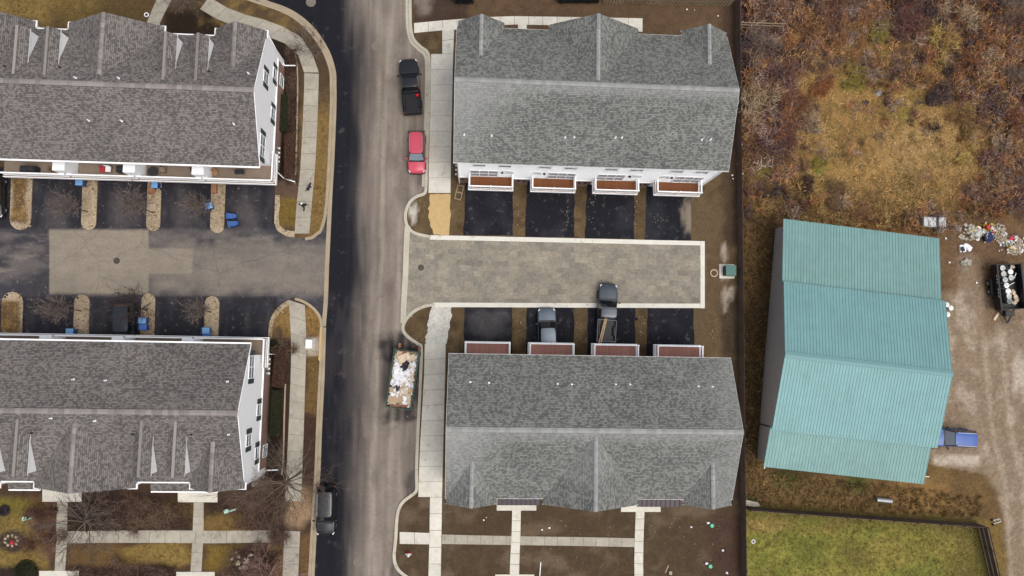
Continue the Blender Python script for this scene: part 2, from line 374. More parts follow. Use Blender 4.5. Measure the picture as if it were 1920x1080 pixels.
def sheet(name, poly, z, cell, colfn, m, skirt=0.0, hfn=None, kind='structure', parent=None):
    """ground sheet over a surveyed outline; its colour, in places with shade painted in, is set vertex by vertex"""
    xs = [q[0] for q in poly]; ys = [q[1] for q in poly]
    gx = np.arange(min(xs), max(xs)+cell, cell); gy = np.arange(min(ys), max(ys)+cell, cell)
    X, Y = np.meshgrid(gx, gy); ins = inside(X, Y, poly)
    bnd = np.zeros((len(gy)-1, len(gx)-1), bool)
    e = np.array(poly); e2 = np.roll(e, -1, 0)
    for a, b in zip(e, e2):
        n = int(np.hypot(*(b-a))/cell*4)+2
        t = np.linspace(0, 1, n)[:, None]; q = a+(b-a)*t
        i = np.clip(((q[:, 0]-gx[0])/cell).astype(int), 0, len(gx)-2); j = np.clip(((q[:, 1]-gy[0])/cell).astype(int), 0, len(gy)-2)
        bnd[j, i] = True
    vid = -np.ones(X.shape, int); vs = []; fs = []
    def vget(j, i):
        if vid[j, i] < 0: vid[j, i] = len(vs); vs.append((X[j, i], Y[j, i]))
        return vid[j, i]
    for j in range(len(gy)-1):
        for i in range(len(gx)-1):
            if bnd[j, i]:
                q = clip(poly, gx[i], gy[j], gx[i+1], gy[j+1])
                if len(q) >= 3:
                    k = len(vs); vs += q; fs.append(list(range(k, k+len(q)))[::-1])
            elif ins[j, i]:
                fs.append([vget(j+1, i), vget(j+1, i+1), vget(j, i+1), vget(j, i)])
    A = np.array(vs); c = colfn(A[:, 0], A[:, 1])
    W = PN(A[:, 0], A[:, 1], z)
    if hfn is not None: W[:, 2] += hfn(A[:, 0], A[:, 1])
    if skirt:
        n = len(vs); k = len(poly)
        top = PN(e[:, 0], e[:, 1], z); bot = PN(e[:, 0], e[:, 1], z); bot[:, 2] = z-skirt; bot[:, :2] = top[:, :2]
        W = np.concatenate([W, top, bot]); c = np.concatenate([c, colfn(e[:, 0], e[:, 1])]*1+[colfn(e[:, 0], e[:, 1])])
        fs += [[n+i, n+k+i, n+k+(i+1) % k, n+(i+1) % k] for i in range(k)]
    me = bpy.data.meshes.new(name); me.from_pydata(W.tolist(), [], fs); me.materials.append(MT[m] if isinstance(m, str) else m)
    colattr(me, c); me.update()
    bm = bmesh.new(); bm.from_mesh(me); bmesh.ops.delete(bm, geom=[f for f in bm.faces if f.calc_area() < 1e-5], context='FACES_ONLY')
    for f in bm.faces:
        f.normal_update()
        if f.normal.z < -.3: f.normal_flip()
    bm.to_mesh(me); bm.free()
    if hfn is not None: me.polygons.foreach_set('use_smooth', [True]*len(me.polygons))
    o = place(name, me, parent)
    if kind: o['kind'] = kind
    return o
def ribbon(name, pts, w, z0, z1, m, side=0.0, parent=None, kind='structure', closed=False, n=6):
    """kerb or band of width w metres along surveyed points (side shifts it left or right)"""
    q = [P(x, y, z1) for x, y in (spl(pts, n, closed) if n else pts)]
    q = [Vector((p.x, p.y)) for p in q]; L, R = [], []
    for i, p in enumerate(q):
        t = (q[min(i+1, len(q)-1)]-q[max(i-1, 0)]).normalized(); nn = Vector((-t.y, t.x))
        L.append(p+nn*(w/2+side)); R.append(p+nn*(side-w/2))
    k = len(q)
    vs = [(*a, z1) for a in L]+[(*a, z1) for a in R]+[(*a, z0) for a in L]+[(*a, z0) for a in R]
    fs = []
    for i in range(k-1):
        fs += [(i, k+i, k+i+1, i+1), (2*k+i, i, i+1, 2*k+i+1), (k+i, 3*k+i, 3*k+i+1, k+i+1)]
    fs += [(0, 2*k, 3*k, k), (k-1, 2*k-1, 4*k-1, 3*k-1)]
    b = MB(); b.add(vs, fs); o = b.build(name, MT[m], parent)
    if kind: o['kind'] = kind
    return o

# --- base terrain, out to the horizon
g = MB(); g.add([(-900, -900, -0.06), (900, -900, -0.06), (900, 900, -0.06), (-900, 900, -0.06)], [(0, 1, 2, 3)])
tag(g.build('ground', MT['earth']), kind='structure')

# --- the street: dark asphalt, tracked-over with dried mud
def c_road(x, y):
    c = np.tile(np.array(S(30, 31, 37)), (len(x), 1))
    e = 0.5*(fbm(x/34, y/190, 3, 3)-0.5)*110+(fbm(x/9, y/90, 3, 9)-0.5)*26
    edge = np.interp(y, [-40, 60, 130, 300, 420, 520, 600, 700, 800, 1120], [658, 676, 682, 684, 690, 696, 680, 670, 668, 664])
    d = sst(-30, 42, x+e*0.6-edge)
    c = mixc(c, (92, 86, 84), sst(-40, 20, x+e*.7-edge)*0.6)
    c = mixc(c, (138, 128, 117), d*(0.72+0.28*fbm(x/12, y/55, 3, 21)))
    c = mixc(c, (152, 141, 129), d*sst(0.5, 0.7, fbm(x/9, y/160, 3, 5))*0.5)
    c = mixc(c, (118, 106, 98), d*sst(0.52, 0.66, fbm(x/7, y/190, 3, 15))*0.6)
    c = mixc(c, (60, 56, 58), boxm(x, y, 610, 560, 690, 900, 10, 14)*0.5*sst(0.3, 0.6, fbm(x/9, y/60, 3, 4)))
    for cx, cy, rx, ry, a in ((793, 395, 26, 26, .8), (750, 650, 40, 26, .9), (795, 720, 18, 70, .9), (752, 778, 34, 18, .85), (728, 700, 14, 60, .5), (772, 905, 12, 22, .6),
                              (768, 880, 10, 60, .35), (782, 20, 12, 30, .5), (745, 1075, 12, 30, .8), (790, 330, 12, 20, .5), (690, 120, 24, 90, .35)):
        c = mixc(c, (36, 36, 40), ell(x, y, cx, cy, rx, ry, .5, .7)*a)
    for tx, a in ((712, .5), (748, .45), (694, .35), (766, .35)): c = mixc(c, (168, 156, 142), d*sst(7, 1, np.abs(x-tx+(y-540)*.045+(fbm(x/40, y/120, 2, tx)-.5)*16))*a*(.4+.6*fbm(x/8, y/50, 3, tx+5)))
    c = mixc(c, (104, 95, 88), d*sst(.52, .8, fbm(x/26, y/60, 4, 88))*.6)
    return c
sheet('road', [(360, -60), (900, -60), (900, 1140), (560, 1140), (560, 640), (596, 430), (596, 120), (360, 60)], 0.0, 4, c_road, 'road_top')

# --- the old parking court on the west side
def c_court(x, y):
    c = np.tile(np.array(S(62, 61, 66)), (len(x), 1))
    n1 = fbm(x/60, y/26, 4, 2); n2 = fbm(x/16, y/12, 4, 6)
    c = mixc(c, (98, 92, 90), sst(.4, .68, n1)*boxm(x, y, -60, 430, 640, 560, 16, 14))
    c = mixc(c, (126, 118, 109), boxm(x, y, 270, 452, 640, 550, 16, 16)*(.6+.35*n1))
    c = mixc(c, (128, 121, 112), sst(.5, .8, fbm(x/40, y/14, 3, 6))*boxm(x, y, 280, 430, 640, 560, 12, 10)*.45)
    c = mixc(c, (140, 131, 117), boxm(x, y, 92, 431, 279, 551, 1.2, 1)*(.86+.14*n2))
    c = mixc(c, (136, 127, 114), boxm(x, y, 270, 466, 361, 513, 1.2, 1)*.85)
    c = mixc(c, (140, 130, 120), sst(.6, .8, fbm(x/40, y/8, 3, 71))*boxm(x, y, -20, 440, 90, 530, 10, 4)*.5)
    up = boxm(x, y, -60, 300, 530, 428, 3); lo = boxm(x, y, -60, 556, 520, 700, 3)
    c = mixc(c, (40, 40, 46), np.clip(up+lo, 0, 1)*.85)
    c = mixc(c, (78, 75, 77), np.clip(up+lo, 0, 1)*sst(.45, .85, fbm(x/14, y/50, 3, 12))*.5)
    for cx in (108, 228, 345, 462):
        c = mixc(c, (104, 98, 96), ell(x, y, cx, 398, 22, 34, .8, .8)*.4*(up > 0))
    return c
sheet('parking_court', [(-80, 290), (618, 290), (612, 540), (604, 700), (-80, 700)], 0.004, 3, c_court, 'old_asphalt')

# --- raised block of the upper west house: lawn, mulch, verge
def c_westn(x, y):
    c = np.tile(np.array(S(84, 68, 50)), (len(x), 1)); n = fbm(x/26, y/26, 4, 3)
    c = mixc(c, (132, 110, 62), boxm(x, y, -40, -40, 190, 42, 22, 26)*(.5+.7*n))
    c = mixc(c, (86, 70, 40), boxm(x, y, 100, -40, 300, 60, 20, 20)*.6)
    c = mixc(c, (44, 34, 26), boxm(x, y, 310, 20, 420, 80, 10, 8))
    c = mixc(c, (40, 31, 26), boxm(x, y, 490, 60, 560, 345, 7, 8)*.95)
    c = mixc(c, (128, 104, 62), boxm(x, y, 570, 200, 660, 480, 30, 12)*(.55+.5*n))
    c = mixc(c, (116, 96, 58), boxm(x, y, 380, -20, 600, 62, 10, 14)*sst(.35, .55, n)*.9)
    c = mixc(c, (70, 56, 42), boxm(x, y, 540, 60, 640, 170, 12, 14)*.5)
    c = mixc(c, (92, 74, 62), boxm(x, y, 510, 335, 562, 372, 5, 6)*.9)
    c = mixc(c, (112, 92, 44), boxm(x, y, 524, 370, 556, 425, 5, 4)*.9)
    c = mixc(c, (116, 88, 52), boxm(x, y, 586, 320, 600, 440, 4, 6)*.5)
    return c
WK = [(440, -12), (470, 0), (500, 10), (530, 21), (556, 36), (580, 58), (600, 85), (612, 108), (620, 135), (621, 160), (621, 200), (617, 300), (613, 370), (609, 405), (603, 428), (586, 443)]
sheet('lawn_block', [(-60, -60), (430, -60)]+spl(WK)+[(570, 447), (548, 443), (528, 438), (517, 428), (514, 410), (515, 366), (515, 322), (-60, 312)], 0.10, 5, c_westn, 'turf', skirt=.12)
ribbon('kerb', spl(WK[:-1])+[(600, 434), (584, 446), (572, 448)], 0.30, -0.02, 0.15, 'old_kerb', 0.0, n=0)
ribbon('gutter_band', spl([(470, -10), (502, 5), (533, 16), (560, 31), (586, 54), (606, 82), (618, 106), (626, 135), (627, 160), (627, 200), (623, 300), (619, 370), (616, 437), (613, 500), (611, 560), (607, 612)]), 0.42, -0.02, 0.012, 'old_kerb', 0, n=0)

# --- raised block of the lower west house
def c_wests(x, y):
    c = np.tile(np.array(S(70, 54, 42)), (len(x), 1)); n = fbm(x/24, y/24, 4, 31)
    c = mixc(c, (52, 40, 34), boxm(x, y, 120, 918, 420, 1000, 20, 22))
    c = mixc(c, (128, 108, 58), boxm(x, y, -40, 940, 92, 1068, 14, 16)*(.6+.5*n))
    c = mixc(c, (98, 92, 40), ell(x, y, 12, 950, 40, 18, .5, .4)*.8)
    c = mixc(c, (96, 68, 54), boxm(x, y, 70, 935, 110, 1040, 10, 10)*.8)
    c = mixc(c, (130, 108, 60), ell(x, y, 300, 1040, 70, 24, .3, .4)*.95)
    c = mixc(c, (104, 80, 46), boxm(x, y, 130, 1018, 230, 1062, 10, 10)*.7)
    c = mixc(c, (118, 94, 54), ell(x, y, 420, 985, 46, 24, .4, .5)*.8)
    c = mixc(c, (118, 96, 44), boxm(x, y, 384, 1020, 480, 1068, 9, 9)*sst(60, 10, (x-384)+(y-1020)*1.0-40)*.95)
    c = mixc(c, (100, 82, 44), ell(x, y, 340, 955, 40, 22, .5, .5)*.6)
    c = mixc(c, (44, 34, 30), boxm(x, y, 130, 1060, 330, 1100, 6, 8)*.9)
    c = mixc(c, (46, 37, 34), ell(x, y, 30, 1085, 60, 24, .2, .3))
    c = mixc(c, (60, 50, 46), ell(x, y, 22, 1015, 27, 21, .1, .1))
    c = mixc(c, (42, 33, 27), boxm(x, y, 490, 640, 546, 900, 5, 6))
    c = mixc(c, (66, 50, 40), boxm(x, y, 531, 640, 546, 900, 4, 4)*.6)
    c = mixc(c, (136, 108, 66), boxm(x, y, 508, 570, 548, 630, 5, 5)*(.6+.5*n))
    c = mixc(c, (140, 108, 64), boxm(x, y, 572, 570, 610, 630, 5, 5)*(.6+.5*n))
    c = mixc(c, (168, 156, 140), boxm(x, y, 574, 632, 600, 668, 3, 3)*.85)
    c = mixc(c, (112, 88, 52), boxm(x, y, 574, 668, 600, 780, 4, 6)*(.5+.5*n))
    c = mixc(c, (62, 46, 38), boxm(x, y, 566, 775, 600, 900, 5, 6)*.8)
    c = mixc(c, (158, 132, 104), ell(x, y, 562, 955, 28, 34, .5, .6)*.85)
    c = mixc(c, (120, 92, 58), boxm(x, y, 560, 1000, 590, 1090, 5, 8)*.6)
    c = mixc(c, (118, 94, 50), boxm(x, y, 500, 1020, 535, 1090, 6, 6)*.7)
    c = mixc(c, (62, 48, 46), ell(x, y, 470, 1052, 46, 30, .4, .4)*.8)
    return c
ES = [(503, 640), (504, 610), (511, 590), (524, 574), (540, 563), (553, 560), (570, 566), (586, 577), (597, 590), (602, 606), (603, 640), (600, 700), (596, 780), (592, 880), (587, 960), (580, 1085), (578, 1140)]
sheet('lawn_block', [(-60, 648)]+[(503, 650)]+spl(ES)+[(-60, 1140)], 0.10, 5, c_wests, 'turf', skirt=.12)
ribbon('kerb', ES[5:], 0.26, -0.02, 0.15, 'old_kerb')
ribbon('gutter_band', [(607.3, 614), (606, 660), (604, 720), (600, 800), (597, 880), (592, 960), (587, 1050), (583, 1140)], 0.42, -0.02, 0.012, 'old_kerb')
ribbon('painted_kerb_stretch', [(601.5, 614), (600.5, 640), (598.5, 676)], 0.2, 0.148, 0.156, 'sand', 0.0)

# --- pebble islands between the western driveways
def pebbly(grass):
    def f(x, y):
        c = np.tile(np.array(S(176, 158, 132)), (len(x), 1))
        c = mixc(c, (140, 122, 98), sst(.4, .8, fbm(x/30, y/40, 2, 5))*.5)
        if grass: c = mixc(c, (104, 80, 50), grass(x, y)); c = mixc(c, (136, 108, 64), grass(x, y)*sst(.5, .7, fbm(x/7, y/10, 3, 2)))
        return c
    return f
def capsule(x0, x1, y0, y1, up):            # island outline; rounded at the court end
    r = (x1-x0)/2; cx = (x0+x1)/2; sk = (y1-y0)*0.03
    if up: return [(x0+sk, y0), (x1+sk, y0)]+[(cx+r*math.cos(a), y1-r+r*math.sin(a)) for a in np.linspace(0, math.pi, 9)]
    return [(x1-sk, y1), (x0-sk, y1)]+[(cx-r*math.cos(a), y0+r-r*math.sin(a)) for a in np.linspace(0, math.pi, 9)]
mat('pebbles', rough=0.9, attr=True, noise=[(1.2, 0.1), (14, 0.4)], bump=0.05, spec=0.2, speck=[(5.5, .52, S(84, 70, 56), .75), (7, .6, S(220, 208, 188), .6)])
for x0, x1, y1, gr in ((18, 58, 431, lambda x, y: boxm(x, y, 22, 330, 49, 418, 5, 6)), (152, 180, 431, None), (274, 300, 433, None), (394, 420, 437, None)):
    sheet('pebble_island', capsule(x0, x1, 322, y1, True), 0.09, 4, pebbly(gr), 'pebbles', skirt=.1)
for x0, x1, y0, gr in ((3, 43, 547, lambda x, y: boxm(x, y, -5, 566, 36, 700, 4, 4)), (139, 168, 552, None), (265, 291, 550, None), (384, 411, 555, None)):
    sheet('pebble_island', capsule(x0, x1, y0, 668, False), 0.09, 4, pebbly(gr), 'pebbles', skirt=.1)
sheet('pebble_border', [(516, 366), (524, 366), (525, 385), (522, 405), (524, 422), (534, 431), (553, 434), (552, 445), (536, 443), (520, 433), (514, 418)], 0.125, 4, pebbly(None), 'pebbles', skirt=.04)
sheet('pebble_border', spl([(503, 645), (504, 610), (511, 590), (524, 574), (540, 563), (543, 570), (528, 582), (516, 598), (511, 615), (510, 645)], 3), 0.125, 4, pebbly(None), 'pebbles', skirt=.04)

# --- bare building plot of the east houses
def c_plot(x, y):
    c = np.tile(np.array(S(94, 78, 56)), (len(x), 1)); n = fbm(x/40, y/30, 4, 51)
    c = mixc(c, (70, 56, 42), sst(.45, .7, fbm(x/18, y/16, 4, 151))*.6); c = mixc(c, (122, 104, 76), sst(.52, .75, fbm(x/22, y/18, 4, 251))*.5)
    c = mixc(c, (72, 59, 46), boxm(x, y, 740, 920, 1400, 1140, 12, 20)*.8)
    c = mixc(c, (112, 97, 80), sst(.45, .72, n)*boxm(x, y, 740, 930, 1400, 1140, 20, 20)*.55)
    c = mixc(c, (92, 72, 56), boxm(x, y, 770, -60, 1380, 62, 6, 10)*.7)
    c = mixc(c, (64, 52, 46), boxm(x, y, 770, -60, 880, 42, 8, 16)*.8)
    c = mixc(c, (66, 52, 44), boxm(x, y, 1352, -60, 1400, 460, 8, 12)*.7)  # shade between the upper house and the fence, painted into the ground colour
    c = mixc(c, (98, 82, 62), boxm(x, y, 1290, 370, 1355, 660, 10, 14)*.7)
    c = mixc(c, (50, 40, 36), boxm(x, y, 1352, 560, 1400, 940, 8, 10)*.6)  # the same painted shade strip beside the lower house
    c = mixc(c, (70, 50, 44), boxm(x, y, 1330, 960, 1400, 1140, 12, 12)*.6)
    c = mixc(c, (190, 176, 162), np.clip(ell(x, y, 1358, 475, 5, 20, .3, .6)+ell(x, y, 1360, 560, 6, 24, .3, .7)+ell(x, y, 1362, 510, 13, 14, .3, .4)+ell(x, y, 1372, 548, 6, 12, .4, .8), 0, 1)*.55)
    c = mixc(c, (196, 190, 180), ell(x, y, 775, 398, 7, 18, .4, 1.0)*.8)
    c = mixc(c, (150, 140, 128), boxm(x, y, 780, -20, 810, 25, 8, 14)*.5)
    return c
EK_N = [(769, -30), (769, 20), (770, 50), (775, 72), (788, 87), (802, 99), (805, 125), (804, 200), (801, 280), (799, 345), (796, 362), (782, 368), (770, 377), (763, 390), (760, 406), (764, 424), (778, 437), (808, 444)]
EK_S = [(815, 571), (794, 575), (776, 584), (763, 597), (756, 610), (757, 622), (768, 634), (784, 645), (790, 655), (788, 720), (784, 800), (781, 880), (781, 918), (770, 930), (757, 940), (748, 954), (744, 975), (742, 1010), (739, 1045), (745, 1066), (760, 1080), (790, 1100)]
plot = spl(EK_N, 4)+[(1318, 455), (1318, 571)]+spl(EK_S, 4)+[(860, 1140), (1500, 1140), (1400, 1140), (1392, 900), (1388, 500), (1392, 0), (1394, -60)]
plot = [q for q in plot if q != (1500, 1140)]
sheet('building_plot', plot, 0.08, 5, c_plot, 'soil', skirt=.1)
ribbon('kerb', EK_N, 0.30, -0.02, 0.17, 'kerb', 0)
ribbon('gutter_band', [(764, -30), (764, 20), (765, 52), (771, 76), (785, 92), (797, 103), (800, 125), (799, 200), (796, 280), (794, 350)], 0.34, -0.02, 0.012, 'kerb')
ribbon('kerb', EK_S, 0.30, -0.02, 0.17, 'kerb', 0)
ribbon('flush_band', [(764, 424), (762, 460), (760, 520), (757, 570), (756, 606)], 0.56, -0.03, 0.105, 'kerb')
# paver court between the two rows of driveways
bricky('pavers', S(160, 152, 137), S(143, 136, 121), S(116, 109, 98), 0.2, 0.1, 0.012, 0.85, 'XY',
       big=[(0.9, 0.55, 0.5, (0.80, 0.82, 0.86), (1.13, 1.12, 1.09)), (2.7, 0.55, 0.35, (0.94, 0.95, 0.96), (1.05, 1.04, 1.03)), (0.9, 1.1, 0.0, (0.94, 0.93, 0.95), (1.05, 1.05, 1.03))])
sheet('paver_court', [(763, 424), (778, 437), (808, 444), (1318, 455), (1318, 571), (815, 571), (776, 584), (757, 606)], 0.10, 40, lambda x, y: np.tile(np.array(S(150, 138, 120)), (len(x), 1)), 'pavers', skirt=.1)
for seg in ([(806, 445), (1313, 456.1)], [(1317.5, 452), (1317.5, 578)], [(812, 571.5), (1313, 573.5)]):
    ribbon('edge_band', seg, 0.46, 0.0, 0.135, 'new_kerb', 0, n=0)
# fresh asphalt driveways
def c_drive(x, y):
    c = np.tile(np.array(S(30, 31, 37)), (len(x), 1)); 
    c = mixc(c, (62, 62, 68), sst(.5, .9, fbm(x/30, y/40, 2, 5))*.35)
    c = mixc(c, (140, 128, 112), ell(x, y, 1292, 410, 12, 34, .4, .9)*.8)
    c = mixc(c, (98, 94, 94), ell(x, y, 915, 605, 40, 28, .6, .8)*.45)
    return c
def ragged(pts, amp, n=9):
    out = []
    for i, a in enumerate(pts):
        b = pts[(i+1) % len(pts)]
        for k in range(n):
            t = k/n; j = amp if 0 < k else 0
            out.append((a[0]+(b[0]-a[0])*t+random.uniform(-j, j), a[1]+(b[1]-a[1])*t+random.uniform(-j, j)*.4))
    return out
for i, (x0, x1) in enumerate(((871, 962), (987, 1077), (1099, 1189), (1211, 1296))):
    k = 3*i
    sheet('driveway', ragged([(x0+2, 330), (x1, 330), (x1, 441.5+k), (x0-2, 441+k)], 1.3), 0.105, 5, c_drive, 'fresh_asphalt', skirt=.03)
for i, (x0, x1) in enumerate(((870, 960), (987, 1076), (1101, 1191), (1213, 1301))):
    sheet('driveway', ragged([(x0+1, 576), (x1, 576), (x1, 690), (x0, 690)], 1.3), 0.105, 5, c_drive, 'fresh_asphalt', skirt=.03)
sheet('sand_bed', ragged([(806, 364), (845, 364), (842, 441), (814, 440), (806, 420), (803, 404)], 2.0, 6), 0.11, 5, lambda x, y: np.tile(np.array(S(206, 174, 120)), (len(x), 1)), 'sand', skirt=.04)

# --- the wild ground, gravel yard and back lawn beyond the fence
def c_field(x, y):
    c = np.tile(np.array(S(104, 82, 56)), (len(x), 1))
    n = fbm(x/46, y/40, 4, 3); n2 = fbm(x/14, y/13, 4, 8); n3 = fbm(x/6, y/6, 3, 17)
    c = mixc(c, (70, 52, 44), sst(.42, .62, n)*.8)
    # brush zones, dark
    dk = np.clip(boxm(x, y, 1380, -60, 1990, 96, 40, 70)+boxm(x, y, 1380, 60, 1500, 300, 30, 60)+boxm(x, y, 1800, 60, 1990, 385, 30, 50), 0, 1)
    c = mixc(c, (66, 49, 43), dk*.9); c = mixc(c, (40, 30, 29), dk*sst(.42, .66, n2)*.85)  # near-black patches put the shade of gaps in the brush into the colour
    c = mixc(c, (94, 66, 62), dk*sst(.5, .64, fbm(x/40, y/30, 3, 61))*.7)
    tan = np.clip(ell(x, y, 1655, 235, 165, 145, .6, .8)+ell(x, y, 1720, 295, 105, 90, .6, .7), 0, 1)
    c = mixc(c, (156, 122, 72), tan*(.65+.5*n2)); c = mixc(c, (170, 140, 96), ell(x, y, 1725, 275, 70, 50, .6, .5)*.7)
    c = mixc(c, (112, 88, 58), tan*sst(.45, .75, n2)*.5)
    for cx, cy, r, col, a in ((1600, 152, 26, (136, 124, 46), .8), (1690, 165, 34, (136, 120, 60), .7), (1690, 215, 26, (112, 106, 48), .7), (1532, 312, 18, (150, 140, 60), .8),
                              (1535, 327, 8, (64, 92, 40), .8), (1560, 350, 26, (140, 118, 58), .7), (1430, 320, 16, (110, 106, 46), .7), (1430, 395, 16, (136, 118, 56), .7),
                              (1480, 340, 40, (96, 82, 44), .6), (1640, 95, 30, (126, 104, 50), .5), (1490, 205, 20, (140, 76, 36), .6), (1540, 170, 18, (124, 66, 36), .7),
                              (1830, 95, 26, (140, 80, 36), .5), (1625, 112, 14, (140, 84, 54), .6), (1900, 215, 24, (116, 66, 42), .6), (1505, 345, 14, (60, 40, 34), .8),
                              (1700, 130, 20, (70, 66, 60), .6), (1765, 180, 26, (58, 48, 48), .8), (1560, 365, 16, (70, 52, 40), .7), (1630, 400, 40, (104, 68, 44), .6), (1690, 410, 40, (122, 78, 48), .5),
                              (1470, 430, 18, (110, 66, 54), .5)):
        c = mixc(c, col, ell(x, y, cx, cy, r, r*.8, .6, .6)*a)
    c = mixc(c, (82, 64, 44), boxm(x, y, 1375, 420, 1470, 900, 14, 16)*(.5+.5*n2)); c = mixc(c, (70, 55, 42), boxm(x, y, 1375, 560, 1450, 900, 8, 16)*.4)
    c = mixc(c, (120, 92, 60), boxm(x, y, 1385, 420, 1440, 560, 12, 20)*n2*.9)
    # yard
    c = mixc(c, (106, 84, 64), boxm(x, y, 1765, 420, 1990, 570, 16, 18)*.85)
    yd = np.clip(boxm(x, y, 1765, 548, 1990, 875, 12, 18)+boxm(x, y, 1795, 480, 1835, 570, 10, 12)*.7, 0, 1)
    low = sst(-12, 10, x-np.interp(y, [830, 870, 890, 920, 980, 1050, 1140], [1740, 1745, 1845, 1866, 1880, 1888, 1890])+(n2-.5)*10)*(y > 840)
    yd = np.clip(yd+low, 0, 1)
    c = mixc(c, (138, 121, 101), yd*(.8+.2*n)); c = mixc(c, (134, 118, 100), yd*sst(.45, .75, fbm(x/30, y/80, 3, 71))*.7); c = mixc(c, (178, 165, 148), yd*sst(.5, .8, fbm(x/24, y/24, 3, 171))*.5)
    for off in (0, 34): tr_ = np.abs(x-np.interp(y, [560, 700, 820, 900, 1140], [1840+off, 1850+off, 1862+off, 1884+off, 1898+off]))+(n2-.5)*8; c = mixc(c, (170, 156, 138), yd*sst(8, 2, tr_)*.5)
    c = mixc(c, (188, 176, 160), yd*np.clip(ell(x, y, 1915, 700, 16, 40, .5, .8)+boxm(x, y, 1750, 855, 1840, 872, 5, 5), 0, 1)*.7)
    c = mixc(c, (112, 90, 68), yd*np.clip(ell(x, y, 1850, 560, 16, 60, .6, .6)+ell(x, y, 1885, 595, 30, 24, .6, .6), 0, 1)*.6)
    # rough grass south of the shed
    rg = boxm(x, y, 1385, 872, 1880, 985, 6, 8)*(1-yd)
    c = mixc(c, (114, 92, 58), rg*.85); c = mixc(c, (88, 70, 48), rg*sst(.4, .75, n)*.7); c = mixc(c, (140, 108, 66), rg*ell(x, y, 1720, 930, 60, 34, .6, .5)*.6)
    for cx, cy, rx, ry in ((1475, 898, 26, 18), (1605, 908, 28, 16), (1400, 938, 20, 8)): c = mixc(c, (58, 74, 32), ell(x, y, cx, cy, rx, ry, .6, .7)*.75)
    c = mixc(c, (46, 36, 28), boxm(x, y, 1430, 868, 1740, 892, 5, 4)*.5*(1-yd))
    # lawn
    y0 = np.interp(x, [1385, 1440, 1840], [946, 948, 972]); y1 = sst(-3, 3, y-y0)*sst(4, -4, x-np.interp(y, [970, 1140], [1834, 1872]))*(x > 1384)
    c = mixc(c, (128, 126, 60), y1); c = mixc(c, (92, 98, 44), y1*sst(.38, .7, n)*.7); c = mixc(c, (140, 124, 66), y1*sst(.4, .8, fbm(x/60, y/30, 3, 77))*.7)
    c = mixc(c, (98, 82, 52), y1*sst(46, 0, y-y0+(n-.5)*60)*.9); c = mixc(c, (90, 78, 48), y1*sst(1740, 1830, x+(n-.5)*80)*.7)
    c = mixc(c, (104, 90, 54), y1*sst(.5, .75, fbm(x/26, y/22, 4, 91))*.55)
    c = mixc(c, (160, 130, 82), y1*ell(x, y, 1440, 985, 36, 14, .5, .7)*.6)
    c = mixc(c, (118, 98, 54), sst(0, 6, x-np.interp(y, [970, 1140], [1836, 1874]))*(y > 975)*(1-yd)*.8)
    return c
def h_field(x, y):
    m = boxm(x, y, 1400, -80, 2000, 380, 30)
    return m*(fbm(x/16, y/16, 3, 5)*.30)+0.03*fbm(x/8, y/8, 2, 2)
sheet('field', [(1388, -60), (2000, -60), (2000, 1140), (1396, 1140), (1390, 900), (1386, 500)], 0.05, 4, c_field, 'wild_turf', hfn=h_field)

# --- walks laid in single slabs
def rs(poly, n):                              # n+1 evenly spaced points along a polyline
    d = [0.0]
    for a, b in zip(poly, poly[1:]): d.append(d[-1]+math.hypot(b[0]-a[0], b[1]-a[1]))
    t = np.linspace(0, d[-1], n+1); return list(zip(np.interp(t, d, [p[0] for p in poly]), np.interp(t, d, [p[1] for p in poly])))
def walk(name, left, right, n, m='concrete', z=0.14, gap=0.03, smooth=0):
    if smooth: left, right = spl(left, smooth), spl(right, smooth)
    L, R = rs(left, n), rs(right, n)
    b = MB(); k = n+1
    b.add([P(*q, z-0.025) for q in L]+[P(*q, z-0.025) for q in R], [(i, i+1, k+i+1, k+i) for i in range(n)])
    base = b.build(name, MT['joint']); base['kind'] = 'structure'
    for i in range(n):
        q = [P(*w, z) for w in (L[i], L[i+1], R[i+1], R[i])]; c = sum(q, Vector())/4
        q = [(c+(p-c)*(1-gap/max((p-c).length, .2))).to_2d() for p in q]
        zz = z+random.uniform(-.006, .006); s = MB(); s.prism([(p.x-c.x, p.y-c.y) for p in q], -0.1, zz-z)
        s.build('slab', MT[m], base, loc=(c.x, c.y, z))
    return base
walk('sidewalk', [(375, 17), (420, 42), (505, 70), (540, 85), (560, 105), (570, 136)], [(392, -6), (440, 21), (500, 38), (545, 57), (578, 84), (598, 136)], 7, 'old_concrete', smooth=4)
walk('sidewalk', [(570, 137), (570, 170), (566, 260), (562, 330), (556, 380), (552, 438)], [(598, 138), (597, 180), (594, 260), (590, 330), (585, 380), (580, 438)], 10, 'old_concrete')
walk('front_walk', [(300, -14), (283, 22), (272, 50), (268, 64)], [(330, -14), (312, 18), (299, 45), (297, 64)], 4, 'old_concrete', 0.13)
walk('sidewalk', [(541, 562), (546, 640), (545, 700), (541, 800), (537, 880), (534, 940)], [(572, 572), (575, 640), (573, 700), (570, 800), (567, 880), (565, 940)], 12, 'old_concrete')
walk('sidewalk', [(533, 995), (531, 1040), (528, 1120)], [(563, 996), (561, 1040), (558, 1120)], 4, 'old_concrete')
walk('garden_walk', [(106, 996), (200, 995), (300, 994), (400, 995), (512, 994)], [(106, 1019), (200, 1018), (300, 1018), (400, 1019), (512, 1017)], 14, 'old_concrete')
walk('entry_walk', [(107, 940), (105, 996)], [(127, 940), (126, 996)], 4, 'old_concrete', 0.15)
walk('entry_walk', [(105, 1018), (102, 1072)], [(126, 1018), (122, 1072)], 3, 'old_concrete')
walk('entry_walk', [(363, 942), (361, 996)], [(382, 942), (382, 996)], 4, 'old_concrete', 0.15)
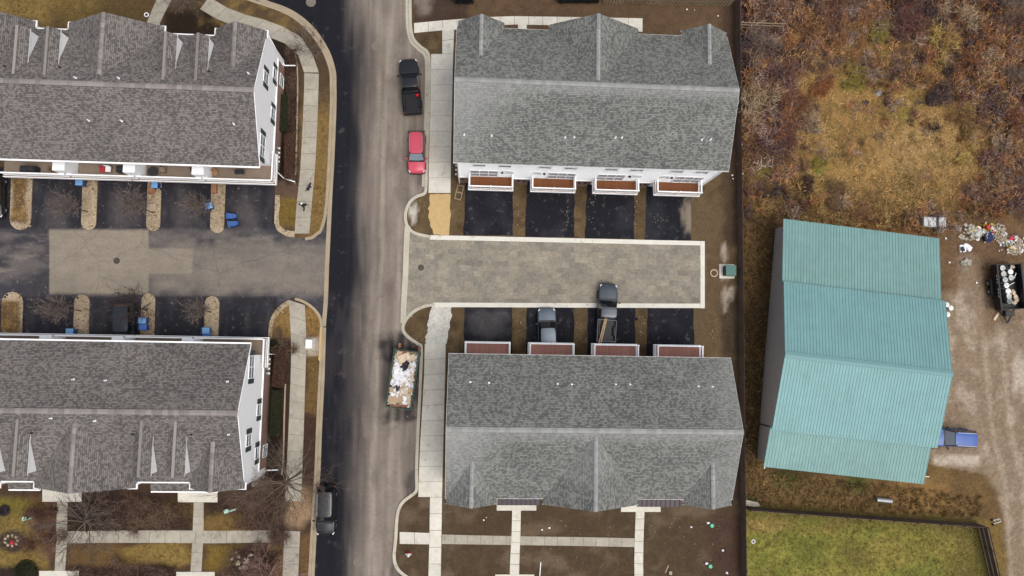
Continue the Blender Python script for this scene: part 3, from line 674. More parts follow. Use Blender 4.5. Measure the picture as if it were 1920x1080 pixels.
walk('entry_walk', [(360, 1018), (357, 1072)], [(381, 1018), (378, 1072)], 3, 'old_concrete')
for x0, x1, y0, y1 in ((79, 153, 900, 941), (333, 408, 900, 942), (73, 148, 1070, 1130), (330, 403, 1072, 1130)):
    walk('porch_slab', [(x0, y0), (x0, y1)], [(x1, y0), (x1, y1)], 1, 'concrete', 0.16)
walk('sidewalk', [(808, 101), (807, 200), (804, 290), (803, 362)], [(850, 101), (848, 200), (846, 290), (845, 362)], 9, 'concrete')
walk('sidewalk', [(829, 52), (829, 101)], [(852, 46), (850, 101)], 2, 'concrete')
walk('cross_walk', [(776, 43), (829, 38), (884, 34)], [(776, 62), (829, 57), (884, 54)], 4, 'concrete', 0.135)
walk('front_walk', [(884, 33), (960, 30), (1100, 32), (1205, 34)], [(884, 50), (960, 46), (1100, 48), (1205, 60)], 12, 'concrete', 0.135)
walk('entry_walk', [(971, 44), (971, 75)], [(988, 44), (988, 75)], 2, 'concrete', 0.13)
walk('sidewalk', [(796, 646), (795, 700), (791, 770), (786, 860), (784, 932)], [(836, 643), (835, 700), (833, 770), (831, 860), (829, 932)], 10, 'concrete')
walk('sidewalk', [(806, 932), (805, 1000), (802, 1120)], [(829, 932), (828, 1000), (826, 1120)], 6, 'concrete')
walk('cross_walk', [(749, 997), (805, 999)], [(749, 1020), (805, 1021)], 2, 'concrete', 0.135)
walk('garden_walk', [(829, 1002), (958, 1005), (1100, 1007), (1190, 1009)], [(828, 1020), (958, 1022), (1100, 1024), (1190, 1026)], 15, 'old_concrete', 0.135)
walk('entry_walk', [(960, 956), (959, 1005), (956, 1050), (955, 1120)], [(977, 956), (976, 1005), (974, 1050), (973, 1120)], 8, 'concrete', 0.15)
walk('entry_walk', [(1192, 952), (1190, 1005), (1189, 1050), (1190, 1120)], [(1209, 952), (1207, 1005), (1206, 1050), (1207, 1120)], 8, 'concrete', 0.15)
for x0, x1, y0, y1 in ((931, 1006, 930, 957.5), (1164, 1239, 930, 960), (928, 1002, 1077, 1120)):
    walk('porch_slab', [(x0, y0), (x0, y1)], [(x1, y0), (x1, y1)], 1, 'concrete', 0.17)
sheet('poured_path', ragged([(812, 571), (848, 571), (846, 596), (838, 640), (836, 645), (796, 647), (799, 628), (802, 604)], 2.0, 5), 0.125, 8, lambda x, y: np.tile(np.array(S(198, 196, 186)), (len(x), 1)), 'soil', skirt=.05)
ribbon('bed_edging', [(551, 95), (556, 115), (558, 150), (557, 220), (555, 300), (553, 345)], 0.14, 0.05, 0.16, 'old_kerb')
ribbon('bed_edging', [(535, 720), (533, 780), (531, 860), (528, 890)], 0.14, 0.05, 0.16, 'old_kerb')
# ================================================================== HOUSES
def dryattr(me, vals):
    a = me.attributes.new('Dry', 'FLOAT', 'POINT'); a.data.foreach_set('value', np.asarray(vals, np.float32))
def roof_mesh(name, planes, m, dryfn):
    """planes: list of (corner polygon, u axis, v axis); big rectangles are gridded so wet and dry patches follow the shingles"""
    V, F, UV = [], [], []
    for poly, ua, va in planes:
        poly = [Vector(p) for p in poly]; ua, va = Vector(ua).normalized(), Vector(va).normalized()
        if len(poly) == 4 and (poly[1]-poly[0]).length > 12:
            a, b, c, d = poly; nx, ny = 52, 14; n = len(V)
            for j in range(ny+1):
                for i in range(nx+1):
                    s, t = i/nx, j/ny; V.append((a*(1-s)+b*s)*(1-t)+(d*(1-s)+c*s)*t)
            for j in range(ny):
                for i in range(nx):
                    k = n+j*(nx+1)+i; F.append((k, k+1, k+nx+2, k+nx+1)); UV.append([(V[q].dot(ua), V[q].dot(va)) for q in F[-1]])
        else:
            n = len(V); V += poly; F.append(tuple(range(n, n+len(poly)))); UV.append([(p.dot(ua), p.dot(va)) for p in poly])
    me = bpy.data.meshes.new(name); me.from_pydata([tuple(v) for v in V], [], F); me.materials.append(m)
    L = me.uv_layers.new(name='UVMap')
    for p, u in zip(me.polygons, UV):
        for li, q in zip(p.loop_indices, u): L.data[li].uv = q
    bm = bmesh.new(); bm.from_mesh(me)
    for f in bm.faces:
        f.normal_update()
        if f.normal.z < 0: f.normal_flip()
    bm.to_mesh(me); bm.free()
    A = np.array([tuple(v) for v in V]); dryattr(me, dryfn(A[:, 0], A[:, 1], A[:, 2]) if dryfn else np.zeros(len(A)))
    me.update(); return me
CAPS = {}
def ridge_caps(parent, a, b, m, w=0.34, ln=0.46, drop=0.07):
    key = (m, w, ln)
    if key not in CAPS:
        q = MB(); h = w/2
        q.add([(0, -h, -drop), (0, 0, 0), (0, h, -drop), (ln, -h, -drop+.02), (ln, 0, .02), (ln, h, -drop+.02), (0, -h, -drop-.03), (0, h, -drop-.03), (ln, -h, -drop-.03), (ln, h, -drop-.03)],
              [(0, 3, 4, 1), (1, 4, 5, 2), (0, 6, 8, 3), (2, 5, 9, 7), (3, 8, 9, 5, 4), (0, 1, 2, 7, 6)])
        CAPS[key] = q.mesh('ridge_cap', MT[m])
    a, b = Vector(a), Vector(b); d = b-a; n = max(1, int(d.length/(ln*.97))); rz = math.atan2(d.y, d.x)
    for i in range(n):
        p = a+d*(i/n); place('ridge_cap', CAPS[key], parent, (p.x, p.y, p.z+.03), (0, 0, rz))
def window(parent, c, w, h, axis, out, n=1, shutters=None, name='window', grid=False):
    """c: centre on the wall face; axis 'x' = wall runs along x, 'y' = along y; out = +1/-1 outward"""
    def bx(b, u0, z0, u1, z1, d0, d1):
        if axis == 'x': b.box(c[0]+u0, min(c[1]+out*d0, c[1]+out*d1), c[2]+z0, c[0]+u1, max(c[1]+out*d0, c[1]+out*d1), c[2]+z1)
        else: b.box(min(c[0]+out*d0, c[0]+out*d1), c[1]+u0, c[2]+z0, max(c[0]+out*d0, c[0]+out*d1), c[1]+u1, c[2]+z1)
    f = MB(); t = .07
    bx(f, -w/2-t, -h/2-t, w/2+t, -h/2, -.02, .05); bx(f, -w/2-t, h/2, w/2+t, h/2+t, -.02, .05)
    bx(f, -w/2-t, -h/2, -w/2, h/2, -.02, .05); bx(f, w/2, -h/2, w/2+t, h/2, -.02, .05)
    for k in range(1, n): bx(f, -w/2+w*k/n-.04, -h/2, -w/2+w*k/n+.04, h/2, -.02, .045)
    bx(f, -w/2, -.02, w/2, .02, -.02, .035)
    o = wpart(f.build(name, MT['white_trim'], parent))
    for k in range(n):
        g = MB(); bx(g, -w/2+w*k/n+(.04 if k else 0), -h/2, -w/2+w*(k+1)/n-(.04 if k < n-1 else 0), h/2, -.02, .015)
        g.build('pane', MT['window_pane'], o)
    if shutters:
        for s in (-1, 1):
            g = MB(); bx(g, min(s*(w/2+t), s*(w/2+t+shutters)), -h/2-.05, max(s*(w/2+t), s*(w/2+t+shutters)), h/2+.05, 0, .05)
            g.build('shutter', MT['shutter'], o)
    return o
def vent_pipe(parent, x, y, z, m='white_trim'):
    b = MB(); b.cyl((x, y, z-.1), .05, .4, 10); b.cyl((x, y, z-.02), .09, .05, 12); return wpart(b.build('vent_pipe', MT[m], parent))
BALS = {}
def railing(parent, a, b, z, h=1.05, sp=0.13):
    """rail run: top rail, bottom rail and balusters"""
    a, b = Vector((*a, 0)), Vector((*b, 0)); r = MB()
    up = Vector((0, 0, 1)); r.bar(a+up*(z+h), b+up*(z+h), .13, .06); r.bar(a+up*(z+.1), b+up*(z+.1), .06, .06)
    o = wpart(r.build('rail', MT['white_trim'], parent))
    q = MB(); n = int((b-a).length/sp)
    for i in range(1, n):
        p = a+(b-a)*(i/n); q.box(p.x-.02, p.y-.02, z+.1, p.x+.02, p.y+.02, z+h)
    k = wpart(q.build('balusters', MT['white_trim'], o)); k['kind'] = 'stuff'; k.location = (0, 0, 0)
    return o

def house_east(label, yb, s, dr, de, dg, planks, doors, dryfn):
    """four-unit townhouse; yb = rear eave, s = +1 when the front looks north; depths: ridge dr, front eave de, gable fronts dg"""
    X0, X1, ZE, ZR = -2.02, 23.42, 8.6, 11.4; Y = lambda d: yb+s*d
    root = thing('townhouse', label, 'townhouse', ((X0+X1)/2, Y(dr), 0), 0, 'new townhouses on the bare plot')
    xs = (ZR-ZE)/dr; xf = (ZR-ZE)/(de-dr)
    wy = Y(.22)                                    # rear wall
    w = MB(); wx0, wx1 = X0+.3, X1-.3
    w.box(wx0, min(wy, Y(de-.25)), 2.62, wx1, max(wy, Y(de-.25)), ZE-.02)
    for xg in (wx0, wx1-.02):                      # gable triangles
        w.add([(xg, Y(.22), ZE-.03), (xg, Y(de-.25), ZE-.03), (xg, Y(dr), ZR-.12), (xg+.02, Y(.22), ZE-.03), (xg+.02, Y(de-.25), ZE-.03), (xg+.02, Y(dr), ZR-.12)],
              [(0, 1, 2), (5, 4, 3), (0, 2, 5, 3), (1, 4, 5, 2), (0, 3, 4, 1)])
    wpart(w.build('wall', MT['siding'], root))
    b = MB(); b.box(wx0, min(Y(.5), Y(de-.25)), 0, wx1, max(Y(.5), Y(de-.25)), 2.62); wpart(b.build('ground_storey', MT['brickwork'], root))
    # lap siding courses on the rear wall
    lp = MB()
    for k in range(18):
        z = 2.7+k*.32; lp.box(wx0, min(wy, Y(.2)), z, wx1, max(wy, Y(.2)), z+.02)
    q = wpart(lp.build('siding_laps', MT['siding'], root)); q['kind'] = 'stuff'
    G = [(0.22, 2.15, 1.55), (10.7, 4.2, 2.6), (21.17, 2.15, 1.55)]
    ups = (0, s*dr, ZR-ZE)
    planes = [([(X0, Y(0), ZE), (X1, Y(0), ZE), (X1, Y(dr), ZR), (X0, Y(dr), ZR)], (1, 0, 0), (0, s*dr, ZR-ZE)),
              ([(X0, Y(de), ZE), (X1, Y(de), ZE), (X1, Y(dr), ZR), (X0, Y(dr), ZR)], (1, 0, 0), (0, -s*(de-dr), ZR-ZE))]
    for gx, gw, gr in G:
        zg = ZE+gr; db = dr+(ZR-zg)/xf
        for sd in (-1, 1):
            planes.append(([(gx, Y(dg), zg+.012), (gx, Y(db), zg+.012), (gx+sd*gw, Y(de-.02), ZE+.012), (gx+sd*gw, Y(dg), ZE+.012)], (0, 1, 0), (-sd*gw, 0, gr)))
    roof = place('roof', roof_mesh('roof', planes, MT['shingle_grey'], dryfn), root); wpart(roof)
    fa = MB(); t = .2
    for d0, d1 in ((-.02, .03), (de-.03, de+.02)): fa.box(X0, min(Y(d0), Y(d1)), ZE-t, X1, max(Y(d0), Y(d1)), ZE-.012)
    for xg in (X0, X1):
        for da in (0, de):
            fa.bar((xg, Y(da), ZE-.13), (xg, Y(dr), ZR-.13), .05, .18)
    for gx, gw, gr in G:
        for sd in (-1, 1): fa.bar((gx+sd*gw, Y(dg-.03), ZE-.1), (gx, Y(dg-.03), ZE+gr-.1), .05, .16)
    wpart(fa.build('fascia', MT['white_trim'], root))
    sf = MB(); sf.box(X0+.03, min(Y(.02), Y(de-.02)), ZE-.2, X1-.03, max(Y(.02), Y(de-.02)), ZE-.16); wpart(sf.build('soffit', MT['siding'], root))
    for gx, gw, gr in G:                            # gable bays on the front
        q = MB(); q.box(gx-gw+.15, min(Y(de-.25), Y(dg-.15)), 0, gx+gw-.15, max(Y(de-.25), Y(dg-.15)), ZE-.05)
        q.add([(gx-gw+.15, Y(dg-.15), ZE-.05), (gx+gw-.15, Y(dg-.15), ZE-.05), (gx, Y(dg-.15), ZE+gr-.15), (gx-gw+.15, Y(de), ZE-.05), (gx+gw-.15, Y(de), ZE-.05), (gx, Y(de), ZE+gr-.15)],
              [(0, 1, 2), (3, 5, 4), (0, 2, 5, 3), (1, 4, 5, 2)])
        bay = wpart(q.build('gable_bay', MT['siding'], root))
        for z in (4.2, 7.0): window(root, (gx, Y(dg-.15), z), 1.5, 1.4, 'x', s, 2)
    ridge_caps(roof, (X0, Y(dr), ZR), (X1, Y(dr), ZR), 'cap_grey', .42)
    for gx, gw, gr in G: ridge_caps(roof, (gx, Y(dg), ZE+gr), (gx, Y(dr+(ZR-ZE-gr)/xf), ZE+gr), 'cap_grey', .34)
    # front doors and metal awnings
    for gx in (5.0, 16.4):
        q = MB(); q.box(gx-.5, min(Y(de-.25), Y(de-.2)), .2, gx+.5, max(Y(de-.25), Y(de-.2)), 2.3); wpart(q.build('front_door', MT['shutter'], root))
        window(root, (gx, Y(de-.25), 4.4), 1.2, 1.4, 'x', s, 2); window(root, (gx, Y(de-.25), 7.0), 1.2, 1.3, 'x', s, 2)
    # rear units
    du = [(-.72, 3.74), (5.44, 9.92), (11.67, 16.2), (17.86, 22.53)]
    dz, out = 3.0, -s; dep = 1.38
    for i, (x0, x1) in enumerate(du):
        dk = thing('deck', None, None); dk.parent = root; dk.location = Vector(((x0+x1)/2, Y(.22-dep/2), 0))-root.location
        wc = Vector(((x0+x1)/2, Y(.22-dep/2), 0)); hx, hy = (x1-x0)/2, dep/2
        fr = MB(); yo, yi = -s*hy, s*hy                              # outer and wall side, local
        fr.box(-hx, min(yo, yo+s*.06), dz-.3, hx, max(yo, yo+s*.06), dz+.02)
        for xx in (-hx, hx-.06): fr.box(xx, min(yo+s*.06, yi), dz-.3, xx+.06, max(yo+s*.06, yi), dz+.02)
        fr.build('deck_frame', MT['white_trim'], dk)
        fr = MB(); fr.box(-hx+.06, min(yo+s*.06, yi), dz-.3, hx-.06, max(yo+s*.06, yi), dz-.04); fr.build('deck_underlay', MT[planks], dk)
        nb = 29; bw = (2*hx-.5)/nb
        bme = MB(); bme.box(-bw/2+.012, -hy+.16, -.03, bw/2-.012, hy-.02, 0) if s < 0 else bme.box(-bw/2+.012, -hy+.16, -.03, bw/2-.012, hy-.02, 0)
        bme = bme.mesh('deck_board', MT[planks]); ln = MB()
        for k in range(nb): place('deck_board', bme, dk, (-hx+.25+bw*(k+.5), (0 if s > 0 else -.14), dz))
        ro = yo+s*.14; rx = hx-.14
        pm = MB(); pm.box(-.065, -.065, 0, .065, .065, 1.22); pm = pm.mesh('rail_post', MT['white_trim'])
        for px_ in (-rx, 0, rx): place('rail_post', pm, dk, (px_, ro, dz))
        for a, b_ in (((-rx, ro), (0, ro)), ((0, ro), (rx, ro)), ((-rx, ro), (-rx, yi)), ((rx, ro), (rx, yi))):
            r = MB(); A, B = Vector((*a, dz)), Vector((*b_, dz)); up = Vector((0, 0, 1))
            r.bar(A+up*1.06, B+up*1.06, .12, .06); r.bar(A+up*.1, B+up*.1, .06, .06)
            n = int((B-A).length/.13)
            for k in range(1, n): c = A+(B-A)*(k/n); r.box(c.x-.02, c.y-.02, dz+.1, c.x+.02, c.y+.02, dz+1.04)
            r.build('rail', MT['white_trim'], dk)
        # garage door below, sliding door and windows above
        cx = (x0+x1)/2
        gd = MB(); gd.box(x0+.2, min(Y(.5), Y(.42)), .05, x1-.2, max(Y(.5), Y(.42)), 2.45)
        for k in range(1, 4): gd.box(x0+.25, min(Y(.42), Y(.4)), .05+k*.6-.02, x1-.25, max(Y(.42), Y(.4)), .05+k*.6+.02)
        wpart(gd.build('garage_door', MT['white_trim'], root))
        sx = -1 if doors[i] == 'L' else 1
        window(root, (cx+sx*.72, wy, dz+1.2), 2.6, 2.15, 'x', out, 3, name='sliding_door')
        window(root, (cx-sx*1.75, wy, dz+1.9), .7, .9, 'x', out, 1)
        lm = MB(); lm.box(cx-sx*1.05-.1, min(wy, wy+out*.12), dz+1.7, cx-sx*1.05+.1, max(wy, wy+out*.12), dz+2.05); wpart(lm.build('wall_lamp', MT['dark_metal'], root))
        for e in (-1.2, 1.2): window(root, (cx+e, wy, 7.45), 1.1, 1.5, 'x', out, 1)
    # brick piers with lamps, downpipes, band board
    for x0, x1 in ((-1.72, -.85), (3.9, 5.3), (10.05, 11.55), (16.35, 17.7), (22.65, 23.12)):
        q = MB(); q.box(x0, min(Y(.2), Y(.52)), 0, x1, max(Y(.2), Y(.52)), 2.5); wpart(q.build('brick_pier', MT['brickwork'], root))
        for k in ((.3, .7) if x1-x0 > 1.2 else (.5,)):
            lm = MB(); xx = x0+(x1-x0)*k; lm.box(xx-.1, min(Y(.06), Y(.2)), 1.75, xx+.1, max(Y(.06), Y(.2)), 2.1); wpart(lm.build('wall_lamp', MT['dark_metal'], root))
    bb = MB(); bb.box(wx0, min(Y(.14), Y(.5)), 2.5, wx1, max(Y(.14), Y(.5)), 2.7); wpart(bb.build('band_board', MT['white_trim'], root))
    for xx in (wx0+.06, wx1-.06):
        q = MB(); q.box(xx-.05, min(Y(.12), Y(.22)), .1, xx+.05, max(Y(.12), Y(.22)), ZE-.2); wpart(q.build('downpipe', MT['white_trim'], root))
    return root, Y, xs
def dry_n(x, y, z):
    a = sst(7.2, -1.5, x+(22.9-y)*1.0+(fbm(x/1.7, y/1.7, 3, 4)-.5)*2.6)*(y < 23.3)
    r = sst(.9, .15, np.abs(y-23.05))*.75*(y < 23.3); return np.clip(np.maximum(a, r)*.9, 0, 1)
def dry_s(x, y, z):
    a = sst(7.0, -1.5, x+(-y-7.2)*1.05+(fbm(x/1.7, y/1.7, 3, 14)-.5)*2.6)*(y < -6.9)
    e = sst(18.5, 24.5, x+(fbm(x/2, y/2, 3, 24)-.5)*4)*.55
    r = sst(1.0, .15, np.abs(y+7.25))*.6*(y < -6.9); return np.clip(np.maximum(np.maximum(a, r), e)*.9, 0, 1)
rt, Yn, xs_ = house_east('new grey-shingled white townhouse whose orange-brown decks overlook the paver court', 16.6, 1, 6.7, 12.85, 13.35, 'plank_orange', 'LRLR', dry_n)
for px, py in ((870.5, 252), (922, 254), (1060, 257), (1077, 257), (1154, 258), (1166, 258), (1316, 262), (1332, 262)):
    p = P(px, py, 9.7); vent_pipe(rt, p.x, p.y, 8.6+(p.y-16.6)*xs_)
rs_, Ysn, xs2 = house_east('new grey-shingled white townhouse whose dull red decks back onto the driveways, with dark metal awnings', -0.63, -1, 6.3, 12.55, 13.05, 'plank_red', 'LRLR', dry_s)
for px, py in ((882, 716.5), (917, 718), (1046, 720), (1073, 721), (1155.5, 721), (1182.5, 721), (1310.5, 724.5), (1337, 725)):
    p = P(px, py, 9.9); vent_pipe(rs_, p.x, p.y, 8.6+(-0.63-p.y)*xs2)
for i, (x0, x1, y0) in enumerate(((933, 1013, 941), (1196, 1275, 944))):
    a, b = P(x0, y0, 3.05), P(x1, y0, 3.05); top = -0.63-12.3; lo = P(x0, 947.5+3*i, 2.9).y
    q = MB(); q.add([(a.x, top, 3.3), (b.x, top, 3.3), (b.x, lo, 2.85), (a.x, lo, 2.85), (a.x, top, 3.2), (b.x, top, 3.2), (b.x, lo, 2.75), (a.x, lo, 2.75)],
                    [(0, 3, 2, 1), (4, 5, 6, 7), (3, 7, 6, 2), (0, 4, 7, 3), (1, 2, 6, 5)])
    aw = wpart(q.build('awning', MT['awning_metal'], rs_)); seam = MB(); seam.bar((0, top, 3.33), (0, lo, 2.88), .05, .06); sm = seam.mesh('seam', MT['dark_metal'])
    for k in range(10): place('seam', sm, aw, (a.x+(b.x-a.x)*k/9, 0, 0))
def meters(parent, x, ys, z, out):
    for k, y in enumerate(ys):
        b = MB(); b.cbox((x+out*.1, y, z), (.2, .24, .4)); o = wpart(b.build('meter', MT['steel'], parent))
        d = MB(); d.cyl((0, 0, 0), .1, .12, 12, M=Matrix.Translation((x+out*.2, y, z+.02)) @ Matrix.Rotation(out*math.pi/2, 4, 'Y')); d.build('dial', MT['white_plastic'], o)
    b = MB(); b.cbox((x+out*.06, sum(ys)/len(ys), z-.45), (.12, abs(ys[-1]-ys[0])+.5, .12)); wpart(b.build('conduit', MT['steel'], parent))
meters(rt, -1.74, [17.3, 17.75, 18.2, 18.65], 1.6, -1)

def house_west(label, yb, s, dr, de, dg, ball, wins, bwins):
    X0, X1, ZE, ZR = -45.35, -19.87, 6.6, 9.3; Y = lambda d: yb+s*d
    root = thing('townhouse', label, 'townhouse', ((X0+X1)/2, Y(dr), 0), 0, 'older townhouses around the parking court')
    xf = (ZR-ZE)/(de-dr); xr = (ZR-ZE)/dr; zb = 2.35
    wx0, wx1 = X0+.05, X1-.06; wy = Y(1.0)
    w = MB(); w.box(wx0, min(wy, Y(de-.25)), zb, wx1, max(wy, Y(de-.25)), ZE-.02)
    for xg in (wx0, wx1-.02):
        w.add([(xg, Y(.05), ZE-.03), (xg, Y(de-.05), ZE-.03), (xg, Y(dr), ZR-.06), (xg+.02, Y(.05), ZE-.03), (xg+.02, Y(de-.05), ZE-.03), (xg+.02, Y(dr), ZR-.06)],
              [(0, 1, 2), (5, 4, 3), (0, 2, 5, 3), (1, 4, 5, 2), (0, 3, 4, 1)])
    wpart(w.build('wall', MT['siding'], root))
    b = MB(); b.box(wx0+.0, min(Y(1.3), Y(de-.25)), 0, wx1+.05, max(Y(1.3), Y(de-.25)), zb); wpart(b.build('ground_storey', MT['brickwork'], root))
    bb = MB(); bb.box(wx0-.02, min(Y(.98), Y(de-.2)), zb-.02, wx1+.1, max(Y(.98), Y(de-.2)), zb+.12); wpart(bb.build('band_board', MT['white_trim'], root))
    G = [(-22.15, 2.36, 1.75), (-33.45, 4.3, 2.4), (-43.0, 2.3, 1.75)]
    planes = [([(X0, Y(0), ZE), (X1, Y(0), ZE), (X1, Y(dr), ZR), (X0, Y(dr), ZR)], (1, 0, 0), (0, s*dr, ZR-ZE)),
              ([(X0, Y(de), ZE), (X1, Y(de), ZE), (X1, Y(dr), ZR), (X0, Y(dr), ZR)], (1, 0, 0), (0, -s*(de-dr), ZR-ZE))]
    for gx, gw, gr in G:
        zg = ZE+gr; db = dr+(ZR-zg)/xf
        for sd in (-1, 1):
            planes.append(([(gx, Y(dg), zg+.012), (gx, Y(db), zg+.012), (gx+sd*gw, Y(de-.02), ZE+.012), (gx+sd*gw, Y(dg), ZE+.012)], (0, 1, 0), (-sd*gw, 0, gr)))
    roof = wpart(place('roof', roof_mesh('roof', planes, MT['shingle_brown'], lambda x, y, z: sst(.55, .75, fbm(x/2.2, y/1.4, 3, 3))*.12), root))
    ridge_caps(roof, (X0, Y(dr), ZR), (X1, Y(dr), ZR), 'cap_brown', .44)
    for gx, gw, gr in G:
        ridge_caps(roof, (gx, Y(dg), ZE+gr), (gx, Y(dr+(ZR-ZE-gr)/xf+.3), ZE+gr), 'cap_brown', .36)
        q = MB(); q.box(gx-gw+.15, min(Y(de-.25), Y(dg-.15)), 0, gx+gw-.16, max(Y(de-.25), Y(dg-.15)), ZE-.05)
        q.add([(gx-gw+.15, Y(dg-.15), ZE-.05), (gx+gw-.16, Y(dg-.15), ZE-.05), (gx, Y(dg-.15), ZE+gr-.15), (gx-gw+.15, Y(de), ZE-.05), (gx+gw-.16, Y(de), ZE-.05), (gx, Y(de), ZE+gr-.15)],
              [(0, 1, 2), (3, 5, 4), (0, 2, 5, 3), (1, 4, 5, 2)])
        wpart(q.build('gable_bay', MT['siding'], root))
        for z in (1.6, 4.8): window(root, (gx, Y(dg-.15), z), 1.5, 1.4, 'x', s, 2)
    # gutters: along the eaves and stepping round the gable bays
    gt = MB(); g_ = .14
    def run(xa, xb, d): gt.box(xa, min(Y(d), Y(d+.12)), ZE-.16, xb, max(Y(d), Y(d+.12)), ZE-.03)
    gt.box(X0, min(Y(-.14), Y(0)), ZE-.16, X1, max(Y(-.14), Y(0)), ZE-.02)
    edge = sorted([(gx-gw, gx+gw) for gx, gw, gr in G]); cur = X0
    for a, b_ in edge:
        if a > cur: run(cur, a, de)
        run(a, a+.75, dg-.02); run(b_-.75, b_, dg-.02)
        for xx in (a-.1, b_-.02): gt.box(xx, min(Y(de), Y(dg+.1)), ZE-.16, xx+.12, max(Y(de), Y(dg+.1)), ZE-.03)
        cur = b_
    wpart(gt.build('gutter', MT['white_trim'], root))
    rk = MB()
    for xg in (X0, X1):
        for da in (0, de): rk.bar((xg+.01, Y(da), ZE-.06), (xg+.01, Y(dr), ZR-.06), .05, .13)
    wpart(rk.build('rake_board', MT['white_trim'], root))
    # dormers with white cheeks
    for dx in (-40.72, -38.09, -27.92, -25.1):
        hw, zd, rise = .78, 8.42, .55; df = de-.95; zr_ = zd+rise; db = dr+(ZR-zr_)/xf; dc = dr+(ZR-zd)/xf; zf = ZR-(df-dr)*xf
        dm = MB(); cw = hw-.1
        for sd in (-1, 1):
            x = dx+sd*cw; x2 = dx+sd*(cw-.08)
            dm.add([(x, Y(df), zf-.05), (x, Y(df), zd+.06), (x, Y(dc), zd+.0), (x2, Y(df), zf-.05), (x2, Y(df), zd+.06), (x2, Y(dc), zd)], [(0, 1, 2), (5, 4, 3), (0, 3, 4, 1), (1, 4, 5, 2), (0, 2, 5, 3)])
        dm.add([(dx-cw, Y(df), zf-.05), (dx+cw, Y(df), zf-.05), (dx+cw, Y(df), zd), (dx, Y(df), zr_-.05), (dx-cw, Y(df), zd)], [(0, 1, 2, 3, 4)])
        d_o = wpart(dm.build('dormer', MT['siding'], root))
        pl = [([(dx, Y(df+.12), zr_+.012), (dx, Y(db), zr_+.012), (dx+sd*hw, Y(dc), zd+.012), (dx+sd*hw, Y(df+.12), zd+.012)], (0, 1, 0), (-sd*hw, 0, rise)) for sd in (-1, 1)]
        rr = place('dormer_roof', roof_mesh('dormer_roof', pl, MT['shingle_brown'], None), d_o)
        cp = MB(); cp.bar((dx, Y(df+.12), zr_+.02), (dx, Y(db), zr_+.02), .24, .05); cp.build('ridge_strip', MT['cap_brown'], d_o)
        q = MB(); q.bar((dx+hw-.02, Y(df+.12), zd-.05), (dx+hw-.02, Y(dc), zd-.05), .05, .1); q.build('eave_trim', MT['white_trim'], d_o)
        q = MB(); q.box(dx-.36, min(Y(df), Y(df+.05)), zf+.3, dx+.36, max(Y(df), Y(df+.05)), zd-.1); q.build('dormer_window', MT['window_pane'], d_o)
    # balcony with rails and partition boxes
    bx0, bx1, by, bz = X0+.5, -19.42, ball, 3.0
    fl = MB(); fl.box(bx0, min(by, Y(1.0)), bz-.28, bx1, max(by, Y(1.0)), bz); bal = wpart(fl.build('balcony', MT['deck_grey'], root))
    fs = MB(); fs.box(bx0-.04, min(by, by-s*.06), bz-.34, bx1+.04, max(by, by-s*.06), bz+.06); fs.box(bx1, min(by, Y(2.2)), bz-.34, bx1+.06, max(by, Y(2.2)), bz+.06); fs.build('balcony_fascia', MT['white_trim'], bal)
    f2 = MB(); f2.box(wx1, min(Y(1.0), Y(2.2)), bz-.28, bx1, max(Y(1.0), Y(2.2)), bz); f2.build('balcony_return', MT['deck_grey'], bal)
    parts = [-38.6, -32.25, -26.0]; ends = [bx0]+parts+[bx1-.08]
    for a, b_ in zip(ends, ends[1:]):
        r = railing(root, (a+.1, by+s*.12), (b_-.1, by+s*.12), bz, .98)
    railing(root, (bx1-.1, by+s*.12), (bx1-.1, Y(2.2)), bz, .98)
    for xp in parts:
        q = MB(); q.box(xp-.55, min(by+s*.2, Y(1.0)), bz, xp+.55, max(by+s*.2, Y(1.0)), bz+2.15); wpart(q.build('partition', MT['siding'], root))
    for i in range(4):                                 # garage doors, sliding doors
        cx = X0+3.2+i*6.35
        q = MB(); q.box(cx-2.2, min(Y(1.3), Y(1.22)), .05, cx+2.2, max(Y(1.3), Y(1.22)), 2.25); wpart(q.build('garage_door', MT['white_trim'], root))
        window(root, (cx, wy, bz+1.15), 2.4, 2.0, 'x', -s, 2, name='sliding_door')
        window(root, (cx, Y(de-.25), 4.6), 1.2, 1.4, 'x', s, 2)
    # east gable wall
    xw = wx1+.0
    for px, py, wd, hh, n in wins:
        y, z = PX(px, py, xw); window(root, (xw, y, z), wd*1.15, hh, 'y', 1, n, shutters=.46)
    for px, py, wd, hh in bwins:
        y, z = PX(px, py, xw+.05); window(root, (xw+.05, y, z), wd, hh, 'y', 1, 1)
    return root, Y
RW, Yw = house_west('older white townhouse with brown-grey shingles, blue bins standing below its open balcony', 16.2, 1, 6.25, 12.25, 12.95, 15.42,
           [(498.5, 146, .85, 1.35, 1), (516, 140, .85, 1.35, 1), (512, 214, .85, 1.35, 1), (492, 274, 1.7, 1.4, 2)], [(528, 152, 1.1, 1.2)])
for px, py in ((143, 147), (223, 147), (463, 134)): 
    p = P(px, py, 9.0); vent_pipe(RW, p.x, p.y, 9.3-(p.y-Yw(6.25))*.45)
for px, py in ((10, 125), (112, 126), (293, 130), (392, 134)):
    p = P(px, py, 8.6); vent_pipe(RW, p.x, p.y, 9.3-(p.y-Yw(6.25))*.45, 'dark_metal')
for px, py in ((165, 225), (227, 226), (438, 232)):
    p = P(px, py, 8.2); vent_pipe(RW, p.x, p.y, 6.6+(p.y-16.2)*.43)
RL, Yl = house_west('older white townhouse with brown-grey shingles, its dormers facing the lawns and bare garden tree', -0.1, -1, 5.9, 12.2, 12.75, 0.5,
           [(471.5, 688, 1.7, 1.4, 2), (486, 768, .85, 1.35, 1), (466, 825, .85, 1.35, 1), (482.5, 849, .85, 1.35, 1)], [(496.5, 845, 1.1, 1.2)])
